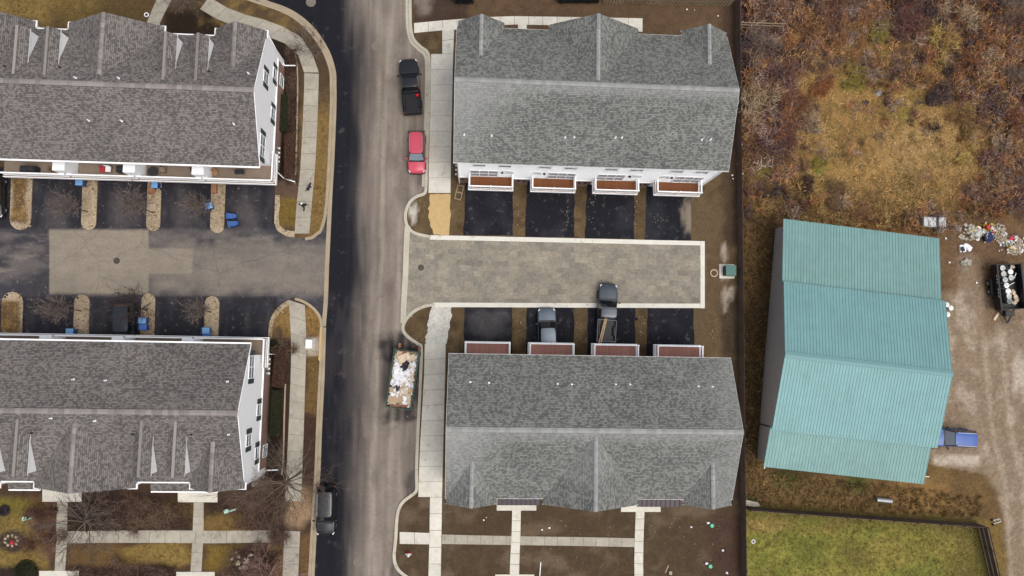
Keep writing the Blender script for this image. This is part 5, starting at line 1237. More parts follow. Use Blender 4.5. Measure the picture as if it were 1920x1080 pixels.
for k, (x, y, kd, m) in enumerate(((1877, 503, 'open', 'pail_white'), (1879, 514, 'open', 'pail_white'), (1891, 510, 'lid', 'pail_white'), (1893, 521, 'open', 'pail_white'), (1881, 525, 'lid', 'pail_grey'), (1883.5, 535.5, 'lid', 'pail_white'),
                                (1886.5, 546, 'lid', 'pail_white'), (1889, 555.5, 'open', 'pail_white'), (1890, 565, 'open', 'pail_grey'))):
    p = P(x, y, 1.1); pail(kd, (p.x, p.y, .73), (0, 0, rr.uniform(0, 6)), 1.62, 'open paint-spattered white pail in the black trailer' if kd == 'open' and m == 'pail_white' else ('grey pail in the black trailer row' if m == 'pail_grey' else 'lidded white pail in the black trailer'),
                           'open white pails in the trailer' if kd == 'open' and m == 'pail_white' else ('grey pails in the trailer' if m == 'pail_grey' else 'lidded pails in the trailer'), m)
for k, (x, y, a, ln) in enumerate(((1899, 532, .4, .8), (1896, 503, 1.2, .6), (1903, 517, 1.0, .7))):
    p = P(x, y, 1.2); q = MB(); q.cbox((0, 0, 0), (ln, .06, .05)); tag(q.build('trim_strip', MT['wrap'], loc=(p.x, p.y, 1.05+.08*k), rot=(.1, .2, a)), 'thin white strip among the trailer rubbish', 'strip', 'white strips in the trailer')
for k, (x, y) in enumerate(((1908, 562), (1904, 567), (1906, 556), (1902, 548), (1900, 500))):
    p = P(x, y, 1.0); tag(place('debris_lump', crumple('debris_lump', MT['tan_board'], .26, .5, k), None, (p.x, p.y, .88)), 'tan rubbish lump in the corner of the trailer', 'debris', 'rubbish lumps in the trailer')
p = P(1869, 593, .2); q = MB(); q.cbox((0, 0, 0), (.95, .28, .12)); tag(q.build('board', MT['tan_board'], loc=(p.x, p.y, .14), rot=(0, 0, .95), bevel=.01), 'pale plank on the mud beside the trailer tongue', 'board')
# ================================================================== BINS, BOXES, FENCES, SMALL THINGS
mat('bin_blue', S(46, 86, 150), .5, noise=[(3, .08)], rnd=.1); mat('bin_lid', S(118, 168, 216), .45, noise=[(3, .06)], rnd=.08)
mat('bin_lid_dark', S(60, 104, 176), .45); mat('utility_green', S(60, 104, 96), .5, noise=[(2, .06)]); mat('cap_green', S(60, 178, 140), .5)
def bin_cart(px, py, rz, label, group=None, lying=False, lid='bin_lid', h=.95):
    p = P(px, py, .5 if lying else h)
    o = thing('wheeled_bin', label, 'bin', (p.x, p.y, .1 if lying is None else .0), rz, group)
    up = Matrix.Translation((-.5, 0, .3)) @ Matrix.Rotation(math.pi/2, 4, 'Y') if lying else Matrix.Identity(4)
    b = MB(); w, d = .29, .33
    b.add([up @ Vector(v) for v in ((-.23, -.22, .08), (.23, -.22, .08), (.23, .22, .08), (-.23, .22, .08), (-d, -w, .98), (d, -w, .98), (d, w, .98), (-d, w, .98))],
          [(3, 2, 1, 0), (0, 1, 5, 4), (1, 2, 6, 5), (2, 3, 7, 6), (3, 0, 4, 7), (4, 5, 6, 7)])
    b.build('body', MT['bin_blue'], o, bevel=.03)
    l = MB(); l.add([up @ Vector(v) for v in ((-d-.03, -w-.03, .99), (d+.05, -w-.03, .99), (d+.05, w+.03, .99), (-d-.03, w+.03, .99), (-d+.02, -w+.03, 1.08), (d-.03, -w+.03, 1.06), (d-.03, w-.03, 1.06), (-d+.02, w-.03, 1.08))],
                    [(3, 2, 1, 0), (0, 1, 5, 4), (1, 2, 6, 5), (2, 3, 7, 6), (3, 0, 4, 7), (4, 5, 6, 7)]); l.build('lid', MT[lid], o, bevel=.02)
    hd = MB(); hd.bar(up @ Vector((-d-.1, -w, 1.0)), up @ Vector((-d-.1, w, 1.0)), .035); hd.build('handle', MT['bin_blue'], o)
    for s in (-1, 1):
        q = MB(); q.cyl((0, 0, -.035), .12, .07, 14, M=up @ Matrix.Translation((-.26, s*.26, .12)) @ Matrix.Rotation(math.pi/2, 4, 'X')); q.build('wheel', MT['rubber'], o)
    return o
bin_cart(148.5, 342, math.pi, 'light blue lidded bin by the first bare pebble island, beneath the balcony rail')
bin_cart(290, 346, math.pi/2, 'blue bin half under the balcony beside the island with a brown basket')
bin_cart(391, 386, .3, 'blue bin standing alone at the middle of a pebble island')
bin_cart(435, 405, math.pi, 'dark blue bin lying flat on the court asphalt', None, True, 'bin_lid_dark')
bin_cart(438, 419, math.pi+.15, 'blue bin lying on its side with a pale lid on the asphalt', None, True)
bin_cart(267, 601, 0, 'pale-lidded bin of the pair beside the black car')
bin_cart(268, 613.5, 0, 'darker lidded bin of the pair beside the black car', None, False, 'bin_lid_dark')
bin_cart(131, 622, math.pi, 'single pale-lidded bin at the foot of a tree-planted pebble island')
bin_cart(386, 620, 0, 'pale-lidded front bin at the end pebble island')
bin_cart(387, 632, 0, 'darker rear bin at the end pebble island', None, False, 'bin_lid_dark')
# balcony things
mat('grill_cover', S(34, 36, 40), .7, noise=[(2, .1)]); mat('red_cloth', S(168, 50, 58), .8, rnd=.1); mat('wicker', S(150, 108, 78), .85, noise=[(9, .2)])
def on_balcony(px, py): p = P(px, py, 3.5); return (p.x, p.y, 3.0)
for px, wd, lb in ((55, 1.5, 'covered black barbecue at the far corner of the balcony'), (232, 1.25, 'covered black barbecue beside a balcony partition, near red chairs'), (365, .6, 'slim black covered grill on the balcony')):
    x, y, z = on_balcony(px, 318); q = MB()
    q.add([(-wd/2, -.3, 0), (wd/2, -.3, 0), (wd/2, .3, 0), (-wd/2, .3, 0), (-wd/2*.9, -.3, .85), (wd/2*.9, -.3, .85), (wd/2*.9, .3, .85), (-wd/2*.9, .3, .85), (-wd/3, -.15, 1.1), (wd/3, -.15, 1.1), (wd/3, .2, 1.1), (-wd/3, .2, 1.1)],
          [(3, 2, 1, 0), (0, 1, 5, 4), (1, 2, 6, 5), (2, 3, 7, 6), (3, 0, 4, 7), (4, 5, 9, 8), (5, 6, 10, 9), (6, 7, 11, 10), (7, 4, 8, 11), (8, 9, 10, 11)])
    tag(q.build('barbecue', MT['grill_cover'], loc=(x, y, z), bevel=.04), lb, 'barbecue')
def chair(px, py, m, label, group=None, rz=0):
    x, y, z = on_balcony(px, py); o = thing('balcony_chair', label, 'chair', (x, y, z), rz, group)
    q = MB(); q.cbox((0, 0, .42), (.5, .5, .08)); q.build('seat', MT[m], o, bevel=.02)
    q = MB(); q.cbox((0, .25, .7), (.5, .06, .5)); q.build('backrest', MT[m], o, bevel=.02)
    for a in (-.22, .22):
        for b in (-.22, .22):
            q = MB(); q.cbox((a, b, .2), (.05, .05, .4)); q.build('leg', MT['steel'], o)
chair(191, 318, 'red_cloth', 'red balcony chair beside a white one'); chair(202, 317, 'white_plastic', 'white balcony chair beside a red one')
chair(403, 324, 'wicker', 'wicker chair at the end bay of the balcony', None, .3)
for px, lb in ((288, 'round dark table on the balcony'),):
    x, y, z = on_balcony(px, 323); o = thing('balcony_table', lb, 'table', (x, y, z)); q = MB(); q.cyl((0, 0, .68), .5, .05, 20); q.build('table_top', MT['grill_cover'], o); q = MB(); q.cyl((0, 0, 0), .05, .68, 10); q.build('leg', MT['steel'], o)
x, y, z = on_balcony(304, 318); q = MB(); q.cbox((0, 0, .3), (.55, .5, .6)); tag(q.build('storage_box', MT['deck_grey'], loc=(x, y, z), bevel=.03), 'square tan storage box on the balcony next to the dark table', 'box')
x, y, z = on_balcony(450, 323); o = thing('folding_table', 'dark folding table with crossed legs on the end balcony bay', 'table', (x, y, z)); q = MB(); q.cbox((0, 0, .7), (.9, .45, .04)); q.build('table_top', MT['grill_cover'], o)
for s in (-1, 1):
    q = MB(); q.bar((s*.4, -.2, 0), (s*.4, .2, .68), .04); q.bar((s*.4, .2, 0), (s*.4, -.2, .68), .04); q.build('leg', MT['steel'], o)
x, y, z = on_balcony(96, 317); o = thing('potted_plant', 'withered potted plant on the balcony next to the covered barbecue', 'plant', (x, y, z)); q = MB(); q.cyl((0, 0, 0), .18, .35, 12, .24); q.build('pot', MT['wicker'], o)
POT_PLANT = o
p = P(402, 354, .3); q = MB(); q.cbox((0, 0, 0), (.5, .95, .5)); tag(q.build('planter_box', MT['wicker'], loc=(p.x, p.y, .33), bevel=.03), 'orange-brown planter box at the head of a pebble island', 'planter')
p = P(285, 389, .2); q = MB()
for k in range(6): q.cbox((0, -.3+k*.12, 0), (.85, .07, .14))
q.cbox((-.38, 0, .05), (.06, .75, .2)); q.cbox((.38, 0, .05), (.06, .75, .2)); tag(q.build('wooden_pallet', MT['tan_board'], loc=(p.x, p.y, .2), rot=(0, 0, .15)), 'small pale slatted pallet lying on a pebble island', 'pallet')
p = P(285, 358, .2); q = MB(); q.lathe([(.001, 0), (.3, 0), (.42, .3), (.38, .3), (.26, .06), (.001, .06)], 14); tag(q.build('basket', MT['wicker'], loc=(p.x, p.y, .09), smooth=True), 'shallow brown basket on a pebble island', 'basket')
# utility boxes
p = P(1365, 508, .5); o = thing('transformer_box', 'green metal transformer box on a pad beside the wooden fence', 'transformer', (p.x, p.y, .08))
q = MB(); q.cbox((0, 0, .06), (1.6, 1.5, .12)); q.build('pad', MT['concrete'], o); q = MB(); q.cbox((.1, 0, .52), (1.0, 1.05, .8)); q.build('cabinet', MT['utility_green'], o, bevel=.03)
q = MB(); q.cbox((.12, 0, .95), (1.1, 1.12, .06)); q.build('lid', MT['utility_green'], o, bevel=.02); q = MB(); q.cbox((-.42, 0, .5), (.06, .9, .7)); q.build('door', MT['dark_metal'], o)
p = P(581.5, 645, .4); o = thing('utility_cabinet', 'white utility cabinet on gravel by the western sidewalk', 'cabinet', (p.x, p.y, .1))
q = MB(); q.cbox((0, 0, .05), (.9, 1.2, .1)); q.build('pad', MT['old_concrete'], o); q = MB(); q.cbox((0, 0, .5), (.55, .8, .8)); q.build('cabinet', MT['white_plastic'], o, bevel=.03); q = MB(); q.cbox((0, 0, .92), (.6, .85, .05)); q.build('lid', MT['white_plastic'], o)
# pedestals and caps
mat('mint', S(176, 208, 190), .5)
def pedestal(px, py, label, m2='mint', leg=True):
    p = P(px, py, .3); o = thing('cable_pedestal', label, 'pedestal', (p.x, p.y, .08)); q = MB(); q.cyl((0, 0, 0), .2, .5, 12); q.build('post', MT['utility_green'], o); q = MB(); q.cyl((0, 0, .5), .22, .1, 12, .15); q.build('cap', MT[m2], o)
    if leg: q = MB(); q.bar((.1, -.1, .1), (.75, .1, .15), .16, .1); q.bar((-.1, -.1, .12), (-.35, -.15, .2), .3, .3); q.build('fallen_cover', MT['mint'], o)
pedestal(49, 971, 'mint-green utility pedestal with a fallen cover on the lawn'); pedestal(427, 957, 'small green utility pedestal with white caps in the shrub bed')
for px, py, lb in ((1334, 985, 'bright green pipe cap beside a loop of white tape'), (1331, 1061, 'bright green pipe cap with a white fitting on bare soil')):
    p = P(px, py, .3); o = thing('pipe_cap', lb, 'pipe cap', (p.x, p.y, .08)); q = MB(); q.cyl((0, 0, 0), .12, .35, 12); q.build('pipe', MT['utility_green'], o); q = MB(); q.cyl((0, 0, .35), .19, .08, 14); q.build('cap', MT['cap_green'], o)
    q = MB(); q.cbox((-.28, .2, .1), (.3, .22, .2)); q.build('fitting', MT['white_plastic'], o, bevel=.04)
p = P(766, 1039, .4); o = thing('fire_hydrant', 'red and white fire hydrant on the soil inside the curved kerb', 'hydrant', (p.x, p.y, .08)); q = MB(); q.lathe([(.001, 0), (.2, 0), (.2, .05), (.13, .08), (.13, .5), (.17, .52), (.17, .57), (.001, .6)], 14); q.build('barrel', MT['red_plastic'], o, smooth=True)
q = MB(); q.lathe([(.16, .58), (.13, .7), (.05, .76), (.04, .82), (.001, .82)], 14); q.build('bonnet', MT['white_plastic'], o, smooth=True); q = MB()
q.bar((-.26, 0, .4), (.26, 0, .4), .11); q.build('nozzle', MT['white_plastic'], o); q = MB(); q.bar((0, 0, .42), (0, -.24, .42), .14); q.build('nozzle', MT['white_plastic'], o)
# manholes and drains
mat('manhole_iron', S(116, 106, 96), .8, noise=[(5, .2)])
mat('iron', S(88, 80, 74), .7, metal=.3, noise=[(6, .2)])
for px, py, r, z, lb in ((583, 4, .45, .004, 'round manhole cover on the dark asphalt bend'), (705, 87, .42, .004, 'dusty manhole cover in the muddy wheel track'), (672, 1054, .42, .004, 'round manhole cover midway across the muddy street near the hydrant')):
    p = P(px, py); q = MB(); q.cyl((0, 0, -.03), r, .04, 24); q.lathe([(r, .01), (r+.06, .012), (r+.06, -.02)], 24); tag(q.build('manhole_cover', MT['manhole_iron'], loc=(p.x, p.y, z+.006)), lb, 'manhole')
for px, py, z, lb in ((219, 489, .006, 'round iron drain in the old concrete of the parking court'), (789.5, 502, .103, 'round iron drain grate set in the pavers')):
    p = P(px, py); o = thing('drain_grate', lb, 'drain', (p.x, p.y, z)); q = MB(); q.lathe([(.24, 0), (.32, 0), (.32, .02), (.24, .02)], 20); q.build('ring', MT['iron'], o); bm_ = MB(); bm_.box(-.24, -.025, 0, .24, .025, .018); me_ = bm_.mesh('bar', MT['iron'])
    for k in range(5): place('bar', me_, o, (0, 0, .001*k), (0, 0, math.pi*k/5))
    q = MB(); q.cyl((0, 0, -.02), .24, .02, 20); q.build('pit', MT['black_plastic'], o)
# window well frame and loose frame
p = P(484.5, 901, .1); q = MB(); 
for a, b in (((-.5, -.5), (.5, -.5)), ((.5, -.5), (.5, .5)), ((.5, .5), (-.5, .5)), ((-.5, .5), (-.5, -.5))): q.bar((*a, 0), (*b, 0), .12, .1)
q.cbox((0, 0, -.02), (.92, .92, .02)); tag(q.build('window_well', MT['gutter'], loc=(p.x, p.y, .2)), 'square pale well frame in the mulch by the house corner', 'well frame')
p = P(861, 361, .1); q = MB()
for y in (-.72, 0, .72): q.cbox((0, y, 0), (.62, .1, .1))
for x in (-.31, .31): q.cbox((x, 0, 0), (.09, 1.54, .08))
tag(q.build('ladder_rack', MT['fence_weathered'], loc=(p.x, p.y, .14), rot=(0, 0, -.22)), 'loose ladder-like timber frame on soil below the deck', 'frame')
# ring of stakes, coil
for px, py, r, m, lb in ((1338.5, 512, .36, 'tan_board', 'coil of tan hose on the bare soil near the transformer'), (1412, 1015, .17, 'wrap', 'small white plastic ring on the lawn by the fence'), (275, 28, .2, 'white_trim', 'white round cap at the foot of the garden path')):
    p = P(px, py, .1); q = MB(); q.lathe([(r, 0), (r+.05, .04), (r, .08), (r-.05, .04), (r, 0)], 20); tag(q.build('hose_coil' if r > .3 else 'plastic_ring', MT[m], loc=(p.x, p.y, .12)), lb, 'hose' if r > .3 else 'ring')
# poles, pipes, sticks on the ground
for px0, py0, px1, py1, w, m, nm, lb, ct in ((1014, 1054, 1012, 1080, .07, 'white_trim', 'white_pole', 'thin white pole lying on the bare front soil', 'pole'), (1253, 1060, 1247, 1074, .09, 'timber', 'timber_offcut', 'short timber offcut on dark soil near the end walk', 'offcut'),
                                  (1726, 892, 1742, 894, .06, 'white_trim', 'white_pole', 'white pole poking out from under the shed eave', 'pole')):
    a, b = P(px0, py0, .12), P(px1, py1, .12); c = (a+b)/2; q = MB(); q.bar(a-c, b-c, w, w); tag(q.build(nm, MT[m], loc=(c.x, c.y, .13)), lb, ct)
p = P(1657, 938, .3); q = MB(); q.cyl((0, 0, -.8), .26, 1.6, 16, M=Matrix.Rotation(math.pi/2, 4, 'Y')); tag(q.build('culvert_pipe', MT['steel'], loc=(p.x, p.y, .3), rot=(0, 0, -.1), smooth=False), 'grey metal pipe lying in rough grass behind the shed', 'pipe')
p = P(1257, 1074, .2); q = MB(); q.cbox((0, 0, 0), (.3, .36, .25)); tag(q.build('paver_block', MT['old_concrete'], loc=(p.x, p.y, .2), bevel=.02), 'small grey block on the soil beside a timber offcut', 'block')
# two-wheeled cart
p = P(1863, 979, .2); o = thing('hand_truck', 'hand truck with two black wheels lying on grass by the gravel track', 'hand truck', (p.x, p.y, .05), .3)
for y in (-.24, .24): q = MB(); q.cyl((0, 0, -.05), .13, .1, 14, M=Matrix.Translation((-.1, y, .14)) @ Matrix.Rotation(math.pi/2, 4, 'X')); q.build('wheel', MT['rubber'], o)
q = MB()
for y in (-.16, .16): q.bar((-.1, y, .12), (.75, y, .22), .04)
for x in (.2, .5, .74): q.bar((x, -.16, .17), (x, .16, .17), .03)
q.build('frame', MT['steel'], o)
# buckets by the shed door
for k, (x, y) in enumerate(((1781.5, 577.5), (1773.5, 571.5), (1775.5, 590))):
    p = P(x, y, .5); pail('lid', (p.x, p.y, .05), (0, 0, k), 1.5, 'lidded white pail standing beside the shed wall', 'white pails beside the shed')
# stacked totes north of the shed
mat('tote_cage', S(176, 178, 176), .5, metal=.3, noise=[(5, .15)])
for k, (x0, x1) in enumerate(((1731, 1757), (1760, 1775))):
    p = P((x0+x1)/2, 416, .8); w = (x1-x0)*.053; o = thing('storage_tote', 'wide caged tote heaped with stones behind the shed' if k == 0 else 'narrow caged tote heaped with stones behind the shed', 'tote', (p.x, p.y, .1), -.05)
    q = MB(); q.cbox((0, 0, .35), (w, .95, .7)); q.build('tank', MT['tote_cage'], o, bevel=.04)
    for s in (-1, 1):
        q = MB(); q.bar((-w/2, s*.49, .72), (w/2, s*.49, .72), .05); q.build('cage_bar', MT['steel'], o)
    for j in range(34 if k == 0 else 22):
        me = crumple('stone', MT['wrap'] if rr.random() > .45 else MT['old_concrete'], .085, .7, j+k*50, 1); place('stone', me, o, (rr.uniform(-w/2+.1, w/2-.1)*(1 if k else .8)+(0 if k else .2), rr.uniform(-.4, .4), .74), (0, 0, rr.uniform(0, 3)))
# rubbish heap
mat('red_pail', S(190, 40, 56), .5, rnd=.1); mat('yellow_pail', S(196, 168, 60), .5); mat('navy', S(36, 46, 92), .45)
mat('rubble', S(168, 154, 134), .92, noise=[(4, .2)], rnd=.15)
for k, (x, y, kd, m, sc, tilt, lb) in enumerate(((1843, 420, 'open', 'yellow_pail', 1.2, .4, 'yellow-rimmed open pail topping the rubbish heap'), (1847, 426, 'lid', 'red_pail', 1.3, .3, 'red pail on the heap over a blue tub'), (1852, 432, 'open', 'yellow_pail', 1.1, .2, 'olive-yellow pail next to a pink-white pail'),
                                (1858, 432.5, 'open', 'pail_white', 1.25, .1, 'white open pail at the edge of the rubble heap'), (1837, 442.5, 'lid', 'pail_white', 1.7, .9, 'fat white pail leaning on the blue tub'), (1895, 445, 'lid', 'red_pail', 1.2, .4, 'crimson pail far along the heap'), (1902, 445.5, 'open', 'pail_white', 1.2, .1, 'white open pail next to the crimson pail'),
                                (1890, 458, 'open', 'pail_grey', 1.2, .3, 'grey open pail below the crimson pail'), (1883, 461, 'open', 'pail_white', 1.1, .6, 'tilted white pail below a grey one'), (1889, 464, 'open', 'yellow_pail', 1.2, .3, 'yellow-rimmed pail by a cream tube'), (1864, 437, 'lid', 'red_pail', 1.0, .9, 'small red pail tipped over on the rubble'))):
    p = P(x, y, .3); pail(kd, (p.x, p.y, .12), (tilt, tilt*.5, k), sc, lb, None, m)
p = P(1850, 444, .3); q = MB(); q.lathe([(.001, 0), (.38, 0), (.48, .5), (.52, .5), (.52, .45), (.46, .44), (.34, .06), (.001, .06)], 20); tag(q.build('tub', MT['navy'], loc=(p.x, p.y, .1), rot=(.25, .15, 0), smooth=True), 'large navy blue tub in the rubbish heap', 'tub')
q = MB(); q.cyl((0, 0, -.5), .13, 1.0, 12, M=Matrix.Rotation(math.pi/2, 4, 'Y')); p = P(1896, 463, .2); tag(q.build('tube', MT['tan_board'], loc=(p.x, p.y, .25), rot=(0, 0, -.5), smooth=False), 'cream cardboard tube lying at the rubbish heap', 'tube')
p = P(1838, 434, .3); tag(place('plastic_sheet', crumple('plastic_sheet', MT['pail_grey'], .5, .35, 77), None, (p.x, p.y, .15)), 'crumpled pale blue sheet behind the navy tub', 'sheet')
for k, (x, y, s, m, lb) in enumerate(((1805, 466, .42, 'wrap', 'white appliance shell with a black opening on the dirt'), (1812, 460, .3, 'wrap', 'crumpled pale scrap behind the appliance shell'), (1817, 464, .34, 'wrap', 'long pale scrap lying by the appliance shell'))):
    p = P(x, y, .2); tag(place('scrap', crumple('scrap', MT[m], s, .5, 300+k), None, (p.x, p.y, .15)), lb, 'scrap')
p = P(1806.5, 467, .5); q = MB(); q.cbox((0, 0, 0), (.4, .5, .1)); tag(q.build('black_lid', MT['black_plastic'], loc=(p.x, p.y, .42), rot=(.1, .1, .4), bevel=.03), 'black lid in the mouth of the appliance shell', 'lid')
rb2 = MB(); r4 = random.Random(31)
for k in range(190):
    rb2.cur = r4.choice((0, 0, 0, 1, 2, 3, 4)); cx, cy = r4.choice(((1845, 430), (1862, 436), (1895, 450), (1905, 462), (1838, 438), (1888, 462), (1820, 436))); p = P(cx+r4.gauss(0, 9), cy+r4.gauss(0, 6), .15); s = r4.uniform(.06, .2)
    rb2.cbox((0, 0, 0), (s*r4.uniform(.6, 2), s, s*.5), Matrix.Translation((p.x, p.y, .16+r4.uniform(0, .15))) @ Matrix.Rotation(r4.uniform(0, 6), 4, 'Z') @ Matrix.Rotation(r4.uniform(-.6, .6), 4, 'X'))
tag(rb2.build('rubbish_bits', [MT['wrap'], MT['red_pail'], MT['yellow_pail'], MT['pail_grey'], MT['tan_board']]), 'small mixed rubbish strewn around the pails of the heap', 'rubbish', kind='stuff')
def rubble(name, spots, n, m, smin, smax, seed):
    r2 = np.random.default_rng(seed); b = MB()
    for k in range(n):
        cx, cy, rx, ry = spots[k % len(spots)]; a, d = r2.uniform(0, 6.28), math.sqrt(r2.uniform(0, 1)); p = P(cx+rx*d*math.cos(a), cy+ry*d*math.sin(a), .1); s = r2.uniform(smin, smax)
        M = Matrix.Translation((p.x, p.y, .1+(1-d)*.25)) @ Matrix.Rotation(r2.uniform(0, 6), 4, 'Z') @ Matrix.Rotation(r2.uniform(-.6, .6), 4, 'X'); b.cbox((0, 0, 0), (s*r2.uniform(.6, 1.5), s, s*.6), M)
    o = b.build(name, MT[m]); tag(o, kind='stuff'); return o
tag(rubble('rubble', [(1872, 432, 14, 12), (1878, 445, 12, 12), (1872, 440, 16, 14), (1908, 458, 9, 12), (1905, 470, 14, 8)], 520, 'rubble', .06, .2, 3), 'heap of broken pale rubble beside the rubbish pails', 'rubble')
tag(rubble('broken_concrete', [(1812, 430, 16, 8), (1818, 444, 18, 6), (1812, 492, 9, 7)], 60, 'old_concrete', .12, .36, 4), 'grey broken concrete chunks on the dirt north of the yard', 'rubble')
tag(rubble('stone_chips', [(1063, 400, 3, 36), (1112, 400, 10, 36), (975, 400, 10, 36), (1192, 400, 5, 34), (1230, 420, 14, 20), (1085, 620, 6, 24), (1204, 610, 6, 26), (972, 610, 6, 26), (1340, 620, 14, 30), (790, 390, 20, 16), (775, 640, 22, 10), (760, 775, 26, 10), (800, 740, 5, 40), (1150, 985, 180, 20), (1050, 1050, 120, 24), (1300, 1010, 60, 50)], 300, 'rubble', .02, .07, 6), 'scattered pale stone chips and crumbs over the building plot', 'chips')
for k, (x, y) in enumerate(((1396, 85), (1390, 135), (1477, 31), (1455, 35), (1373, 329), (1374, 335), (1392, 326), (1388, 322), (1390, 271), (1417, 239), (1441, 262), (1406, 300), (1302, 19), (1346, 30), (1288, 18), (1355, 1032), (1363, 1074), (1296, 988), (1030, 990), (1016, 993), (907, 975), (912, 970), (1433, 877), (1437, 874), (1697, 973), (1440, 366), (1920-150, 415), (1773, 447), (1780, 492), (1831, 530), (1650, 174), (1755, 267), (1908, 248), (1754, 148))):
    p = P(x, y, .15); s = rr.uniform(.06, .14); tag(place('litter_scrap', crumple('litter_scrap', MT['wrap'], s, .5, 900+k, 1), None, (p.x, p.y, .2), (0, 0, rr.uniform(0, 6))), 'white litter scrap on open ground', 'litter', 'white litter scraps')
for k, (x, y, m, lb) in enumerate(((1623, 193, 'dark_metal', 'small dark grey lump sunk in the tan grass'), (1648, 175, 'steel', 'small grey metal lump in the tan grass'))):
    p = P(x, y, .3); tag(place('scrap_metal', crumple('scrap_metal', MT[m], .36, .6, 40+k), None, (p.x, p.y, .25)), lb, 'scrap')
# garden bed stones, red ornament
for k in range(9):
    a = k/9*6.28; p = P(20+12*math.cos(a), 1014+10*math.sin(a), .2); tag(place('stone', crumple('stone', MT['rubble'], .13, .6, k+600), None, (p.x, p.y, .14)), 'pale stone in the round mulch bed', 'stone', 'stones ringing the round mulch bed')
p = P(21.5, 1018, .3); tag(place('garden_ornament', crumple('garden_ornament', MT['red_cloth'], .2, .8, 3), None, (p.x, p.y, .22)), 'red ornament in the middle of the round mulch bed', 'ornament')
for k in range(14):
    p = P(435+rr.uniform(0, 40), 1035+rr.uniform(0, 34), .2); tag(place('stone', crumple('stone', MT['rubble'], rr.uniform(.12, .26), .6, k+700), None, (p.x, p.y, .15)), 'buff boulder in the mulch bed at the walk corner', 'stone', 'boulders in the corner mulch bed')

# ------------------------------------------------------------------ fences
def picket_panel(name, ln, h, m, pw=.14, gap=.012, rail_side=-1, th=.02):
    b = MB(); n = int(ln/(pw+gap)); r2 = random.Random(len(name)+int(h*10))
    for k in range(n): x = k*(ln/n); b.box(x, -th/2, .05, x+ln/n-gap, th/2, h+r2.uniform(-.02, .02))
    for z in (.3, h*.52, h-.25): b.box(0, rail_side*.05-.02 if rail_side > 0 else -.07, z-.045, ln, rail_side*.05+.02 if rail_side > 0 else -.03, z+.045)
    return b.mesh(name, MT[m])
def fence(label, a, b, h, m, rail_side=-1, step=2.4, post=.1, cap=False, skip=(), gap=.012):
    a, b = Vector((a.x, a.y, 0)), Vector((b.x, b.y, 0)); d = b-a; n = max(1, round(d.length/step)); ln = d.length/n; rz = math.atan2(d.y, d.x)
    o = thing('wooden_fence', label, 'fence', a, rz); me = picket_panel('fence_panel', ln, h, m, rail_side=rail_side, gap=gap)
    pm = MB(); pm.box(-post/2, -post/2, 0, post/2, post/2, h+.08); pm = pm.mesh('fence_post', MT[m])
    for k in range(n+1):
        place('fence_post', pm, o, (k*ln, -.06 if rail_side < 0 else .06, 0))
        if k < n and k not in skip: place('fence_panel', me, o, (k*ln, 0, rr.uniform(-.03, .03)))
    return o
fence('long dark board fence running between the new townhouses and wild ground', Vector((27.55, 37.5, 0)), Vector((27.5, -24, 0)), 1.55, 'fence_wood', 1)
pA, pB, pC = P(1396, 950, .05), P(1832, 982, .05), P(1862, 1110, .05)
fence('dark board fence between the back lawn and the rough grass behind the shed', pA, pB, 1.75, 'fence_wood', -1)
fE = fence('dark fence with three pale rails along the side of the back lawn', pB, pC, 1.75, 'fence_wood', -1)
for z in (.3, .95, 1.6):
    q = MB(); q.bar((0, -.1, z), ((pC-pB).length, -.1, z), .06, .12); q.build('rail', MT['fence_weathered'], fE)
fence('weathered tan picket fence with gaps at the north edge of the plot', P(1130, 8, 0), P(1366, 13, 0), 1.7, 'fence_weathered', 1, 2.2, gap=.16)
o = thing('rail_fence', 'leaning three-rail timber fence among the brush', 'fence', P(1380, 55, 0), math.atan2(P(1466, 58).y-P(1380, 55).y, P(1466, 58).x-P(1380, 55).x))
for z in (.5, 1.05, 1.6): q = MB(); q.cbox((2.35, 0, z), (4.8, .06, .13)); q.build('rail', MT['fence_weathered'], o)
for x in (.1, 2.4, 4.6): q = MB(); q.cbox((x, .06, .85), (.11, .11, 1.7)); q.build('fence_post', MT['fence_weathered'], o)
p = P(1407, 943, .2); q = MB(); q.add([(-.9, -.25, 0), (.4, -.28, .04), (1.0, -.1, 0), (.6, .22, .05), (-.85, .3, .02)], [(0, 1, 2, 3, 4)]); q.prism([(-.9, -.25), (.4, -.28), (1, -.1), (.6, .22), (-.85, .3)], -.05, -.01)
tag(q.build('plywood_sheet', MT['old_concrete'], loc=(p.x, p.y, .5), rot=(0, .1, -.15)), 'pale plywood scrap propped at the fence corner', 'plywood')
